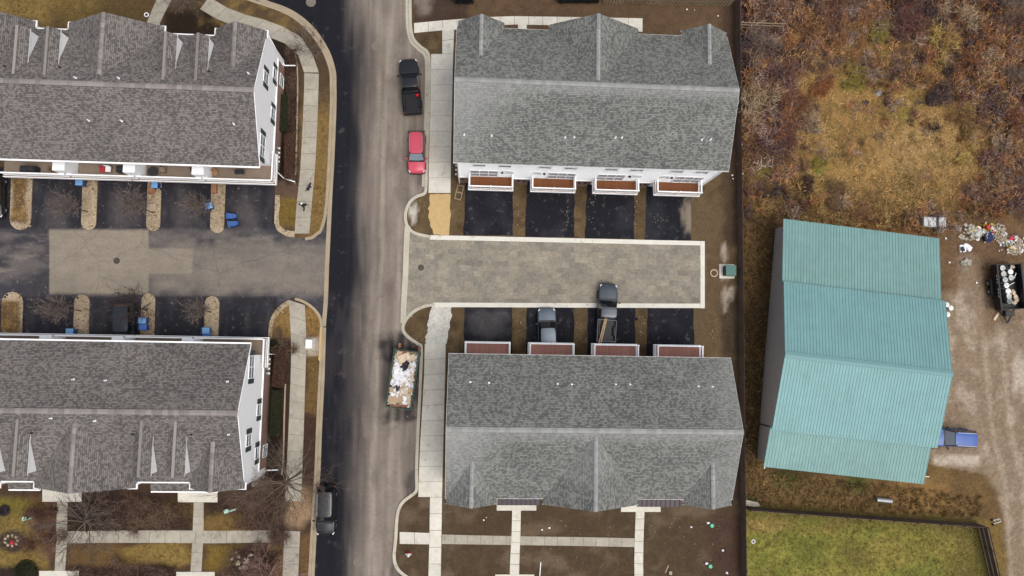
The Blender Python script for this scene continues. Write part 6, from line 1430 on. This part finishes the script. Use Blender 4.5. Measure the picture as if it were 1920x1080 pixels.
# ================================================================== PLANTS
def tube_mesh(name, pts, rad, col, sides=3):
    """many tapering twigs in one mesh: pts (N,K,3), rad (N,K), col (N,3)"""
    pts = np.asarray(pts, float); N, K, _ = pts.shape; rad = np.asarray(rad, float)
    t = np.gradient(pts, axis=1); t /= np.linalg.norm(t, axis=2, keepdims=True)+1e-9
    ref = np.where(np.abs(t[:, :, 2:3]) > .9, np.array([1., 0, 0]), np.array([0, 0, 1.]))
    n1 = np.cross(t, ref); n1 /= np.linalg.norm(n1, axis=2, keepdims=True)+1e-9; n2 = np.cross(t, n1)
    a = np.arange(sides)*2*np.pi/sides+np.pi/2
    ring = pts[:, :, None, :]+rad[:, :, None, None]*(np.cos(a)[None, None, :, None]*n1[:, :, None, :]+np.sin(a)[None, None, :, None]*n2[:, :, None, :])
    V = ring.reshape(-1, 3)
    b = np.arange(N)[:, None, None]*K*sides+np.arange(K-1)[None, :, None]*sides; s = np.arange(sides)[None, None, :]; s2 = (s+1) % sides
    F = np.stack([b+s, b+s2, b+sides+s2, b+sides+s], -1).reshape(-1, 4)
    me = bpy.data.meshes.new(name); me.vertices.add(len(V)); me.vertices.foreach_set('co', V.astype(np.float32).ravel())
    me.loops.add(F.size); me.loops.foreach_set('vertex_index', F.astype(np.int32).ravel())
    me.polygons.add(len(F)); me.polygons.foreach_set('loop_start', np.arange(0, F.size, 4, dtype=np.int32))
    me.update(calc_edges=True); me.materials.append(MT['twig'])
    c = np.repeat(np.asarray(col, float), K*sides, 0); colattr(me, c); return me
def leaf_mesh(name, cen, size, col, m='leafy', seed=0):
    """many small leaf faces: cen (N,3)"""
    r = np.random.default_rng(seed); N = len(cen)
    u = r.normal(size=(N, 3)); u /= np.linalg.norm(u, axis=1, keepdims=True); w = r.normal(size=(N, 3)); v = np.cross(u, w); v /= np.linalg.norm(v, axis=1, keepdims=True)
    s = np.asarray(size).reshape(-1, 1)*np.ones((N, 1)); V = np.stack([cen-u*s, cen-v*s*.5, cen+u*s, cen+v*s*.5], 1).reshape(-1, 3)
    F = np.arange(4*N).reshape(N, 4)
    me = bpy.data.meshes.new(name); me.vertices.add(4*N); me.vertices.foreach_set('co', V.astype(np.float32).ravel()); me.loops.add(4*N); me.loops.foreach_set('vertex_index', F.astype(np.int32).ravel())
    me.polygons.add(N); me.polygons.foreach_set('loop_start', np.arange(0, 4*N, 4, dtype=np.int32)); me.update(calc_edges=True); me.materials.append(MT[m])
    colattr(me, np.repeat(np.asarray(col, float), 4, 0)); return me
def pal(cols, n, r, jit=.18, gain=1.0):
    c = np.array([S(*q) for q in cols])[r.integers(0, len(cols), n)]; return c*gain*(1+r.uniform(-jit, jit, (n, 1)))
def arcs(r, base, n, rad, hgt, droop=.25, az=None):
    """n twigs springing from base points: returns (n,4,3)"""
    a = r.uniform(0, 2*np.pi, n) if az is None else az; L = rad*r.uniform(.45, 1.0, n); H = hgt*r.uniform(.5, 1.0, n); k = r.normal(0, .16, n)
    t = np.array([0, .35, .7, 1.0]); out = np.zeros((n, 4, 3))
    out[:, :, 0] = base[:, None, 0]+np.cos(a[:, None]+k[:, None]*t*2)*L[:, None]*t; out[:, :, 1] = base[:, None, 1]+np.sin(a[:, None]+k[:, None]*t*2)*L[:, None]*t
    out[:, :, 2] = base[:, None, 2]+H[:, None]*(t*(1+droop)-droop*t*t*1.3); out[:, 1:, :] += r.normal(0, .034, (n, 3, 3))*(np.ones(n)*rad)[:, None, None]; out[:, :, 2] = np.maximum(out[:, :, 2], .06)
    return out
# ---- bare trees
def bare_tree(name, label, px, py, h, spread, cols, seed, lean=(0, 0), trunk_r=.09, group=None, dens=1.0, z0=.1, fine=1.0):
    r = np.random.default_rng(seed); p = P(px, py, z0); o = thing(name, label, 'tree', (p.x, p.y, z0), 0, group)
    tp = np.array([[0, 0, 0], [lean[0]*.25, lean[1]*.25, h*.18], [lean[0]*.6, lean[1]*.6, h*.36], [lean[0], lean[1], h*.55]]); tp[1:, :2] += r.normal(0, .04, (3, 2))
    place('trunk', tube_mesh('trunk', tp[None], np.array([[trunk_r, trunk_r*.85, trunk_r*.7, trunk_r*.5]]), np.array([S(*cols[0])]), 8), o)
    P1, R1 = [], []
    n1 = int(24*dens)
    for k in range(n1):
        u = r.uniform(.45, 1.0); s = tp[1]*(1-u)+tp[3]*u; a = 2*np.pi*k/n1+r.uniform(-.3, .3); L = spread*r.uniform(.6, 1.0); up = h*.5*r.uniform(.35, 1.0)
        e = s+np.array([np.cos(a)*L, np.sin(a)*L, up]); m1 = s*.66+e*.34+r.normal(0, .11, 3)*L; m2 = s*.33+e*.67+r.normal(0, .13, 3)*L; P1.append([s, m1, m2, e]); R1.append(np.array([.024, .019, .014, .009])*trunk_r/.09)
    lv = [np.array(P1)]; rd = [np.array(R1)]
    for gen, (nb, lf, r0) in enumerate(((6, .5, .015), (6, .45, .010))):
        src = lv[-1]; n = len(src)*nb; idx = np.repeat(np.arange(len(src)), nb); u = r.uniform(.3, 1.0, n)*2.999; i = u.astype(int); f = (u-i)[:, None]
        st = src[idx, i]*(1-f)+src[idx, i+1]*f; d = src[idx, 3]-src[idx, 0]; ln = np.linalg.norm(d, axis=1, keepdims=True); d = d/(ln+1e-6)+r.normal(0, .55, (n, 3)); d /= np.linalg.norm(d, axis=1, keepdims=True)
        L = ln*lf*r.uniform(.5, 1.1, (n, 1)); e = st+d*L; mm = r.normal(0, .07, (n, 2, 3))*L[:, :, None]
        lv.append(np.stack([st, st*.66+e*.34+mm[:, 0], st*.33+e*.67+mm[:, 1], e], 1)); rd.append(np.tile(np.array([1, .8, .6, .4])*r0*fine, (n, 1)))
    A = np.concatenate(lv); B = np.concatenate(rd); A[:, :, 2] = np.maximum(A[:, :, 2], .15)
    place('crown', tube_mesh('crown', A, B, pal(cols[1:], len(A), r), 3), o); return o
GR = [(92, 82, 74), (112, 102, 94), (86, 76, 72), (128, 116, 106), (104, 92, 88)]
RD = [(88, 70, 62), (98, 74, 70), (84, 62, 60), (112, 90, 82), (76, 58, 56)]
bare_tree('bare_tree', 'large bare grey tree in the dark bed before the porches of the lower townhouse', 194, 960, 5.0, 3.4, GR, 21, (-.4, -.2), .13, dens=1.4)
bare_tree('bare_tree', 'large bare street tree with branches over the dark parked car', 566, 884, 6.5, 4.3, [(98, 86, 74), (104, 92, 80), (88, 78, 70), (120, 106, 92), (98, 84, 74)], 22, (-.8, -.5), .13, dens=1.5, fine=.9)
bare_tree('bare_tree', 'bare tree with a pale forked trunk rising from the corner mulch bed', 515, 1060, 5.0, 3.2, [(176, 150, 132), (150, 116, 108), (136, 104, 100), (160, 130, 120), (122, 94, 92)], 23, (.1, -.6), .1, dens=1.2)
for k, (px, py, h, sp, ln, lb) in enumerate(((164, 397, 4.6, 1.0, (-.1, .1), 'slim bare sapling on the island with the light blue bin'), (287, 399, 5.2, 1.3, (-.1, .1), 'slim bare sapling beside the small pallet'), (397, 396, 4.4, .9, (-.1, .1), 'slim bare sapling by the bin in the middle of its island'),
                              (152, 583, 5.2, 1.1, (-.1, .1), 'slim bare sapling on the island with the single lower bin'), (276, 583, 4.8, 1.9, (-.2, .3), 'dark bare sapling spreading over the black car'), (396, 585, 4.6, .9, (0, .1), 'slim bare sapling on the island with two stacked bins'))):
    bare_tree('bare_sapling', lb, px, py, h, sp, [(84, 74, 64), (118, 106, 98), (100, 86, 82), (134, 120, 110)] if k != 4 else [(56, 50, 46), (58, 52, 50), (72, 60, 58), (82, 68, 66)], 40+k, ln, .05, 'saplings on the pebble islands', 1.0, fine=1.35)
bare_tree('bare_tree', 'small bare tree beside the curving walk of the upper townhouse', 366, 28, 4.4, 1.9, GR, 60, (-.4, .5), .07)
bare_tree('bare_tree', 'small bare tree leaning over the curved sidewalk bend', 604, 118, 4.0, 1.6, [(96, 84, 72), (112, 100, 90), (128, 116, 104)], 61, (-1.2, .9), .06)
# ---- shrubs and hedges
def twig_shrub(name, label, px, py, rad, h, cols, seed, n=420, group=None, cat='shrub', z0=.1, tr=.013, sq=1.0, lobes=0):
    r = np.random.default_rng(seed); p = P(px, py, z0); o = thing(name, label, cat, (p.x, p.y, z0), 0, group)
    b = np.zeros((n, 3)); b[:, :2] = r.normal(0, rad*.28, (n, 2)); rv = rad
    if lobes:
        lc = r.normal(0, rad*.5, (lobes, 2)); lr = r.uniform(.3, .75, lobes)*rad; li = r.integers(0, lobes, n); b[:, :2] = lc[li]+r.normal(0, .2, (n, 2))*lr[li, None]; rv = lr[li]
    A = arcs(r, b, n, rv, h)
    idx = r.integers(0, n, n*2); u = r.integers(1, 4, n*2); b2 = A[idx, u]; A2 = arcs(r, b2, n*2, rad*.4, h*.3); AA = np.concatenate([A, A2]); R = np.concatenate([np.tile([tr*1.4, tr*1.1, tr*.8, tr*.5], (n, 1)), np.tile([tr, tr*.8, tr*.6, tr*.4], (2*n, 1))])
    place('branches', tube_mesh('branches', AA, R, pal(cols, len(AA), r), 3), o); return o
BR = [(118, 94, 82), (98, 76, 68), (80, 60, 54), (138, 114, 100)]
for k, (px, py, rd_, h, lb) in enumerate(((472, 938, 2.2, 1.5, 'broad purple-brown bare shrub below the townhouse corner'), (505, 925, 1.8, 1.4, 'purple-brown bare shrub beneath the street tree'), (90, 1000, 1.6, 1.0, 'reddish bare shrub between the lawn and entry walk'), (88, 965, 1.4, 1.0, 'rust-red bare shrub next to the mint pedestal'),
                           (300, 955, 1.8, 1.1, 'dark bare shrub in the bed before the porches'), (250, 945, 1.6, 1.0, 'dark brown shrub close under the gable'), (520, 1010, 1.3, .9, 'mauve bare shrub where the garden walk ends'), (466, 1066, 1.6, .9, 'mauve bare shrub over the corner boulders'), (240, 1078, 1.6, .8, 'dark bare shrub at the far border bed'), (300, 1078, 1.2, .8, 'brown bare shrub at the end of the border bed'), (531, 655, 1.2, .8, 'round brown shrub at the balcony corner'))):
    twig_shrub('bare_shrub', lb, px, py, rd_, h, [[(130, 106, 96), (108, 86, 80), (90, 72, 66)], [(118, 98, 80), (96, 78, 62), (140, 118, 98)], [(104, 82, 70), (84, 66, 56), (128, 104, 88)]][k % 3] if k not in (2, 3) else [(112, 82, 68), (98, 72, 60), (88, 64, 56)], 100+k, 240, lobes=6)
def hedge(label, px0, py0, px1, py1, w, h, cols, seed, leaf=.05, n=5000):
    r = np.random.default_rng(seed); a, b = P(px0, py0, .1), P(px1, py1, .1); c = (a+b)/2; L = (b-a).length; rz = math.atan2(b.y-a.y, b.x-a.x)
    o = thing('clipped_hedge', label, 'hedge', (c.x, c.y, .1), rz)
    q = np.stack([r.uniform(-L/2, L/2, n), r.uniform(-w/2, w/2, n), r.uniform(.1, h, n)], 1); f = r.integers(0, 3, n); q[f == 0, 2] = h+r.normal(0, .04, (f == 0).sum()); s = f == 1; q[s, 1] = np.sign(q[s, 1])*w/2+r.normal(0, .04, s.sum())
    place('foliage', leaf_mesh('foliage', q, r.uniform(leaf*.7, leaf*1.3, n), pal(cols, n, r, .3), seed=seed), o)
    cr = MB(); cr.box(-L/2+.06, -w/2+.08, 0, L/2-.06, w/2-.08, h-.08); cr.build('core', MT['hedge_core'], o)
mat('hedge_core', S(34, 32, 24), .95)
GN = [(52, 58, 34), (40, 46, 28), (62, 66, 38)]; BN = [(96, 66, 52), (80, 54, 44), (112, 80, 62)]
hedge('dark green clipped hedge along the upper townhouse gable', 533, 182, 532, 250, .8, .9, GN, 3); hedge('russet clipped hedge by the electric meters of the upper townhouse', 545, 256, 544, 338, .75, .9, BN, 4)
hedge('russet clipped hedge by the electric meters of the lower townhouse', 530, 655, 524, 725, 1.0, .9, BN, 5); hedge('dark green clipped hedge along the lower townhouse gable', 521, 730, 517, 815, .75, .9, GN, 6)
def ball_shrub(label, px, py, rad, cols, seed):
    r = np.random.default_rng(seed); p = P(px, py, .1); o = thing('round_shrub', label, 'shrub', (p.x, p.y, .1)); n = 2600
    d = r.normal(size=(n, 3)); d /= np.linalg.norm(d, axis=1, keepdims=True); d[:, 2] = np.abs(d[:, 2]); q = d*rad*r.uniform(.75, 1.06, (n, 1)); q[:, 2] *= .9; place('foliage', leaf_mesh('foliage', q, .06, pal(cols, n, r, .35), seed=seed), o)
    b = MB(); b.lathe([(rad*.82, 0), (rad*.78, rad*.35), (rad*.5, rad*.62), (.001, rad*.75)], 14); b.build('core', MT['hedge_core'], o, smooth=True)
ball_shrub('round dark green shrub in the corner bed below the lawn', 50, 1070, 1.0, GN, 8); ball_shrub('low grey-purple shrub on the green corner of the lawn', 9, 957, .5, [(84, 74, 78), (70, 62, 66)], 9)
ball_shrub('small olive shrub tucked under the balcony end', 512, 648, .7, GN, 10)
for k, (x0, x1, lb) in enumerate(((852, 888, 'low dark evergreen clump by the north edge of the plot'), (1046, 1122, 'long dark evergreen clump by the north fence'))):
    hedge(lb, x0, -3, x1, -3, 1.2, 1.4, [(30, 34, 34), (24, 28, 32), (44, 46, 46)], 70+k, .07, 4000)
# withered balcony plant
r_ = np.random.default_rng(5); A_ = arcs(r_, np.tile([0, 0, .3], (60, 1)), 60, .4, .5); place('stems', tube_mesh('stems', A_, np.tile([.015, .012, .01, .006], (60, 1)), pal([(110, 96, 50), (90, 76, 44)], 60, r_), 3), POT_PLANT)
# ---- notable bushes of the wild ground
GOLD = [(190, 160, 88), (172, 140, 70), (206, 180, 112)]; LIME = [(150, 138, 56), (132, 122, 46), (166, 150, 76)]; ORG = [(158, 98, 54), (138, 82, 48), (176, 120, 72)]; GRY = [(120, 104, 96), (98, 84, 80), (138, 122, 110)]; PUR = [(92, 68, 68), (76, 56, 58), (108, 80, 78)]; DKV = [(66, 56, 60), (52, 44, 48), (80, 70, 74)]; PALE = [(186, 160, 126), (168, 140, 106), (200, 178, 146)]
for k, (px, py, rd_, h, c, lb) in enumerate(((1756, 80, 2.0, 1.3, GOLD, 'big golden dry bush standing out among dark brush'), (1600, 152, 1.3, .8, LIME, 'lime-yellow bush on the tan grass edge'), (1765, 178, 1.7, 1.2, DKV, 'dark blue-grey vine-covered bush in the tan grass'), (1487, 210, 1.5, .9, ORG, 'rust orange bush beside purple brush'),
                           (1540, 170, 1.2, .8, ORG, 'small rust orange bush between purple brush and tan grass'), (1832, 100, 1.8, 1.1, ORG, 'orange bush mixed with pale canes'), (1842, 108, 1.5, 1.2, PALE, 'pale cane bush growing through the orange one'), (1532, 310, .9, .6, LIME, 'bright yellow bush on olive grass'),
                           (1412, 200, 2.2, 1.6, PALE, 'bare fan-shaped tan shrub against the long board fence'), (1420, 90, 2.2, 1.5, GRY, 'bare grey-tan shrub by the leaning rail fence'), (1512, 230, 1.3, .8, PALE, 'pale straw bush next to the rust orange one'), (1640, 65, 1.6, 1.0, LIME, 'olive-yellow bush among brown brush'),
                           (1704, 35, 2.6, 1.7, [(124, 82, 78), (104, 66, 64), (90, 56, 56)], 'large brick-red bare bush'), (1555, 25, 2.0, 1.5, [(128, 86, 74), (106, 70, 62)], 'reddish bare bush close to the rail fence'), (1900, 140, 1.6, 1.2, GRY, 'grey bare bush in dark brush'), (1885, 260, 1.4, .9, PALE, 'pale straw tuft among dark brush by the far side'),
                           (1810, 225, 1.8, 1.1, [(150, 118, 68), (132, 100, 58), (168, 138, 86)], 'tawny bush at the edge of the tan grass'), (1900, 220, 1.3, .9, [(134, 74, 54), (112, 60, 46)], 'dark red bush at the edge of the brush'), (1505, 345, .9, .7, [(70, 48, 42), (56, 38, 36)], 'small dark maroon bush on olive grass'), (1562, 372, 1.4, .9, [(150, 122, 84), (118, 92, 64)], 'combed tan grass tussock'), (1470, 250, 1.2, .8, [(128, 78, 70), (106, 64, 60)], 'pinkish brown bare bush by the rust orange one'), (1750, 20, 1.4, 1.2, DKV, 'near-black tangled bush beside a brick-red one'),
                           (1890, 30, 2.0, 1.4, GRY, 'wide grey-mauve bare bush'), (1850, 330, 1.5, .8, PALE, 'loose straw-coloured bush between the brush and the rubbish heap'), (1905, 350, 1.5, .9, GRY, 'grey bare bush behind the crimson pail'), (1800, 290, 1.2, .7, GOLD, 'straw-gold tuft where the tan grass meets dark brush'), (1800, 40, 1.8, 1.3, PALE, 'straw-coloured tall bare bush'))):
    twig_shrub('wild_bush', lb, px, py, rd_*.95, h*.9, [tuple(int(v*.95+10) for v in q) for q in c]+[(110, 88, 72)], 200+k, 300, cat='bush', z0=.12, tr=.02, lobes=7)
# ---- uncountable brush and tussocks
r = np.random.default_rng(99)
def scatter(n, x0, y0, x1, y1, dens):
    x = r.uniform(x0, x1, n*4); y = r.uniform(y0, y1, n*4); k = r.uniform(0, 1, n*4) < dens(x, y); return x[k][:n], y[k][:n]
def tan_m(x, y): return np.clip(ell(x, y, 1655, 235, 165, 145, .5, .8)+ell(x, y, 1720, 295, 105, 90, .5, .7), 0, 1)
bx, by = scatter(2300, 1392, -30, 1990, 440, lambda x, y: np.clip(1-tan_m(x, y)*.93, .05, 1)*np.clip(boxm(x, y, 1380, -60, 1990, 250, 40, 50)+boxm(x, y, 1790, -60, 1990, 392, 16, 20)+.28*boxm(x, y, 1380, 200, 1620, 440, 20, 30)+.3*boxm(x, y, 1560, 340, 1780, 440, 20, 20), 0, 1)*(y < 400+np.maximum(x-1471, 0)*.115))
base, cols = [], []
tone = fbm(bx/60, by/50, 3, 4); PALS = [[(118, 88, 78), (98, 72, 66), (134, 102, 90)], [(128, 96, 82), (106, 78, 68), (86, 62, 56)], [(140, 122, 112), (116, 100, 94), (158, 140, 128)], [(150, 108, 76), (128, 90, 66), (168, 130, 96)], [(172, 136, 88), (146, 114, 76), (124, 96, 68)], [(152, 104, 66), (134, 94, 64), (118, 88, 68)], [(84, 72, 74), (66, 56, 58), (98, 86, 88)]]
AA, RR, CC = [], [], []
for x, y, t in zip(bx, by, tone):
    p = P(x, y, .15); n = 22; k = min(6, int(np.clip((t-.28)*2.4, 0, .999)*7)) if r.random() > .4 else r.integers(0, 7); rad = r.uniform(.35, 1.1); h = r.uniform(.25, 1.2)
    b = np.zeros((n, 3)); b[:, 0] = p.x+r.normal(0, rad*.3, n); b[:, 1] = p.y+r.normal(0, rad*.3, n); b[:, 2] = .15; A = arcs(r, b, n, rad, h); AA.append(A); g_ = r.uniform(.6, 1.85); CC.append(pal(PALS[k], n, r, .25, g_))
    i = r.integers(0, n, n); A2 = arcs(r, A[i, r.integers(1, 4, n)], n, rad*.5, h*.3); AA.append(A2); CC.append(pal(PALS[k], n, r, .3, g_*1.15))
cx, cy = scatter(420, 1392, -30, 1990, 330, lambda x, y: 1-tan_m(x, y)*.9); cp = PN(cx, cy, .3); Ac = arcs(r, cp, len(cx), 2.4, 1.0, .3); AA.append(Ac); CC.append(pal([(150, 124, 96), (128, 100, 78), (166, 142, 116), (110, 84, 70)], len(cx), r))
A = np.concatenate(AA); o = place('brush_thicket', tube_mesh('brush_thicket', A, np.tile([.027, .022, .017, .011], (len(A), 1)), np.concatenate(CC), 3)); tag(o, 'dense purple-brown leafless brush over the wild ground', 'brush', kind='stuff')
def tufts(name, label, spots, n, rad, h, cols, seed, thick=.014):
    r = np.random.default_rng(seed); x, y = spots; m = 9; p = PN(x, y, .1); b = np.repeat(p, m, 0); b[:, :2] += r.normal(0, rad*.35, (len(b), 2)); A = arcs(r, b, len(b), rad, h, .5)
    tn = np.repeat(fbm(x/30, y/30, 3, seed), m); c = pal(cols, len(b), r, .2)*(0.55+.9*tn)[:, None]*np.repeat(r.uniform(.65, 1.5, len(x)), m)[:, None]
    o = place(name, tube_mesh(name, A, np.tile([thick, thick*.85, thick*.65, thick*.35], (len(b), 1)), c, 3)); tag(o, label, 'grass', kind='stuff'); return o
TG = [(190, 154, 92), (154, 126, 80), (200, 174, 126), (130, 104, 70), (150, 132, 78)]
tufts('tussock_grass', 'matted tan grass tussocks in the open middle of the wild ground', scatter(5200, 1480, 60, 1860, 425, lambda x, y: np.clip(tan_m(x, y)+.12, 0, 1)), 0, .38, .34, TG, 301, .024)
tufts('weedy_grass', 'brown weedy grass along the fence and around the shed', tuple(np.concatenate(q) for q in zip(scatter(1300, 1394, 230, 1470, 900, lambda x, y: np.full(x.shape, .8)*(x < np.interp(y, [230, 400, 410, 880], [1470, 1470, 1458, 1424]))), scatter(700, 1395, 885, 1850, 968, lambda x, y: (y > 885+(x-1430)*.11)*(y < 945+(x-1396)*.06)*(x < 1840)*1.0), scatter(900, 1470, 330, 1760, 440, lambda x, y: (y < 408+(x-1471)*.115)*.9))), 0, .28, .3, [(120, 94, 60), (96, 74, 50), (138, 112, 70), (90, 84, 46), (80, 58, 44), (160, 134, 90)], 302, .02)
tufts('lawn_tufts', 'uneven green and straw lawn blades on the back lawn', scatter(3000, 1392, 960, 1850, 1100, lambda x, y: (y > 955+(x-1396)*.065)*(x < np.interp(y, [970, 1140], [1830, 1866]))*1.0), 0, .16, .1, [(126, 120, 58), (140, 130, 70), (106, 108, 50), (150, 136, 82)], 303, .009)
def west_lawn(x, y): return np.clip(boxm(x, y, -10, 945, 90, 1066, 8, 10)+ell(x, y, 300, 1040, 68, 22, .2, .3)+ell(x, y, 420, 985, 46, 22, .3, .4)+boxm(x, y, 130, 1020, 230, 1060, 6, 6)*.5+boxm(x, y, 386, 1022, 440, 1066, 6, 6)+boxm(x, y, 508, 572, 543, 628, 3, 3)+boxm(x, y, 576, 580, 598, 628, 3, 3)+boxm(x, y, 600, 180, 614, 400, 3, 3)+boxm(x, y, 526, 378, 552, 424, 3, 3)+boxm(x, y, 588, 340, 606, 430, 3, 2)+boxm(x, y, 576, 672, 594, 770, 3, 3)+boxm(x, y, -10, -10, 200, 36, 10, 10)+boxm(x, y, 566, 1010, 582, 1080, 3, 3), 0, 1)
x1, y1 = scatter(2600, -15, -15, 620, 440, west_lawn); x2, y2 = scatter(2600, -15, 560, 620, 1090, west_lawn)
tufts('lawn_tufts', 'straw-yellow winter grass blades on the western lawns and verges', (np.concatenate([x1, x2]), np.concatenate([y1, y2])), 0, .16, .09, [(128, 108, 66), (114, 96, 58), (146, 124, 78), (102, 92, 54)], 304, .009)
x1, y1 = scatter(700, 500, 70, 560, 345, lambda x, y: boxm(x, y, 536, 90, 556, 345, 3, 3)); x2, y2 = scatter(1200, 120, 925, 560, 1085, lambda x, y: np.clip(boxm(x, y, 130, 945, 355, 992, 6, 6)+boxm(x, y, 440, 900, 535, 990, 6, 6)+boxm(x, y, 130, 1062, 330, 1085, 4, 4)+boxm(x, y, 440, 1030, 525, 1085, 5, 5), 0, 1))
tufts('dead_stems', 'dark dead stems and leaf litter in the western mulch beds', (np.concatenate([x1, x2]), np.concatenate([y1, y2])), 0, .3, .22, [(76, 58, 50), (60, 46, 40), (96, 76, 64), (112, 92, 78)], 305)

# ================================================================== WALKER AND DOG
def skin_body(name, J, E_, m, parent, root=0, sub=2):
    me = bpy.data.meshes.new(name); me.from_pydata([j[:3] for j in J], E_, []); o = place(name, me, parent); me.materials.append(m)
    md = o.modifiers.new('Skin', 'SKIN'); md.use_smooth_shade = True
    for k, j in enumerate(J): me.skin_vertices[0].data[k].radius = (j[3], j[4] if len(j) > 4 else j[3])
    me.skin_vertices[0].data[root].use_root = True; sb = o.modifiers.new('Sub', 'SUBSURF'); sb.levels = sb.render_levels = sub
    return o
mat('black_cloth', S(26, 26, 30), .85); mat('skin', S(206, 164, 140), .6); mat('pale_hat', S(228, 226, 222), .8); mat('dog_black', S(24, 23, 24), .8); mat('dog_white', S(228, 226, 220), .8)
p = P(572.5, 390, 0); W = thing('person', 'person in black clothes and a pale cap striding along the sidewalk', 'person', (p.x, p.y, .14), math.radians(62))
J = [(0, 0, .95, .15), (.02, 0, 1.15, .145), (.05, 0, 1.36, .16), (.06, 0, 1.5, .065), (.07, .09, .9, .105), (.22, .1, .5, .075), (.3, .1, .1, .055), (.42, .1, .05, .045), (-.02, -.09, .9, .105), (-.1, -.1, .5, .075), (-.36, -.1, .16, .055), (-.3, -.1, .04, .045),
     (.05, .2, 1.42, .075), (-.1, .3, 1.17, .06), (-.04, .36, .95, .042), (.05, -.2, 1.42, .075), (.16, -.3, 1.17, .06), (.36, -.34, 1.05, .042)]
E_ = [(0, 1), (1, 2), (2, 3), (0, 4), (4, 5), (5, 6), (6, 7), (0, 8), (8, 9), (9, 10), (10, 11), (2, 12), (12, 13), (13, 14), (2, 15), (15, 16), (16, 17)]
skin_body('body', J, E_, MT['black_cloth'], W)
q = MB(); q.lathe([(.001, -.13), (.06, -.12), (.085, -.05), (.095, .02), (.09, .07), (.05, .125), (.001, .135)], 14, c=(.09, 0, 1.65)); q.cbox((.19, 0, 1.63), (.03, .03, .05)); hd = q.build('head', MT['skin'], W, smooth=True)
q = MB(); q.lathe([(.105, .02), (.1, .08), (.06, .14), (.001, .15)], 14, c=(.085, 0, 1.65)); q.cbox((.2, 0, 1.68), (.1, .14, .015)); q.build('cap', MT['pale_hat'], hd, smooth=True)
for s, wr, dr_ in ((1, (-.04, .36, .95), (.25, .1, -.95)), (-1, (.36, -.34, 1.05), (.8, -.05, -.55))):
    wv, d = Vector(wr), Vector(dr_).normalized(); sd = d.cross(Vector((1, 0, 0) if abs(d.x) < .7 else (0, 0, 1))).normalized(); JJ = [(*wv, .03), (*(wv+d*.07), .038, .022)]; EE = [(0, 1)]
    for k, (o_, ln) in enumerate(((-.028, .075), (-.01, .088), (.01, .082), (.027, .066))): a = wv+d*.09+sd*o_; JJ += [(*a, .009), (*(a+d*ln*.55), .0085), (*(a+d*ln+Vector((.02, -s*.015, 0))), .007)]; n = len(JJ); EE += [(1, n-3), (n-3, n-2), (n-2, n-1)]
    a = wv+d*.04+sd*.04; JJ += [(*a, .011), (*(a+d*.04+sd*.02), .009)]; n = len(JJ); EE += [(0, n-2), (n-2, n-1)]
    skin_body('hand', JJ, EE, MT['skin'], W, 0, 1)
p = P(580.5, 352, .3); Dg = thing('dog', 'black dog with a white chest trotting ahead on the sidewalk', 'dog', (p.x, p.y, .14), math.radians(58))
J = [(-.3, 0, .48, .1), (-.1, 0, .5, .11), (.14, 0, .49, .135), (.28, 0, .58, .085), (.38, 0, .7, .08), (.5, 0, .68, .045), (-.42, 0, .5, .03), (-.56, .03, .58, .018)]; E_ = [(0, 1), (1, 2), (2, 3), (3, 4), (4, 5), (0, 6), (6, 7)]
for s in (-1, 1):
    n = len(J); J += [(.16, s*.09, .36, .055), (.2+.06*s, s*.09, .18, .033), (.16+.1*s, s*.09, .03, .034)]; E_ += [(2, n), (n, n+1), (n+1, n+2)]
    n = len(J); J += [(-.26, s*.09, .36, .07), (-.2-.06*s, s*.09, .27, .045), (-.34-.08*s, s*.09, .16, .03), (-.3-.1*s, s*.09, .03, .034)]; E_ += [(0, n), (n, n+1), (n+1, n+2), (n+2, n+3)]
    n = len(J); J += [(.35, s*.06, .77, .02), (.33, s*.085, .8, .01)]; E_ += [(4, n), (n, n+1)]
skin_body('body', J, E_, MT['dog_black'], Dg, 1)
q = MB(); q.lathe([(.001, -.1), (.08, -.06), (.1, 0), (.07, .07), (.001, .1)], 12, c=(.25, -.05, .5)); q.build('chest_patch', MT['dog_white'], Dg, smooth=True)
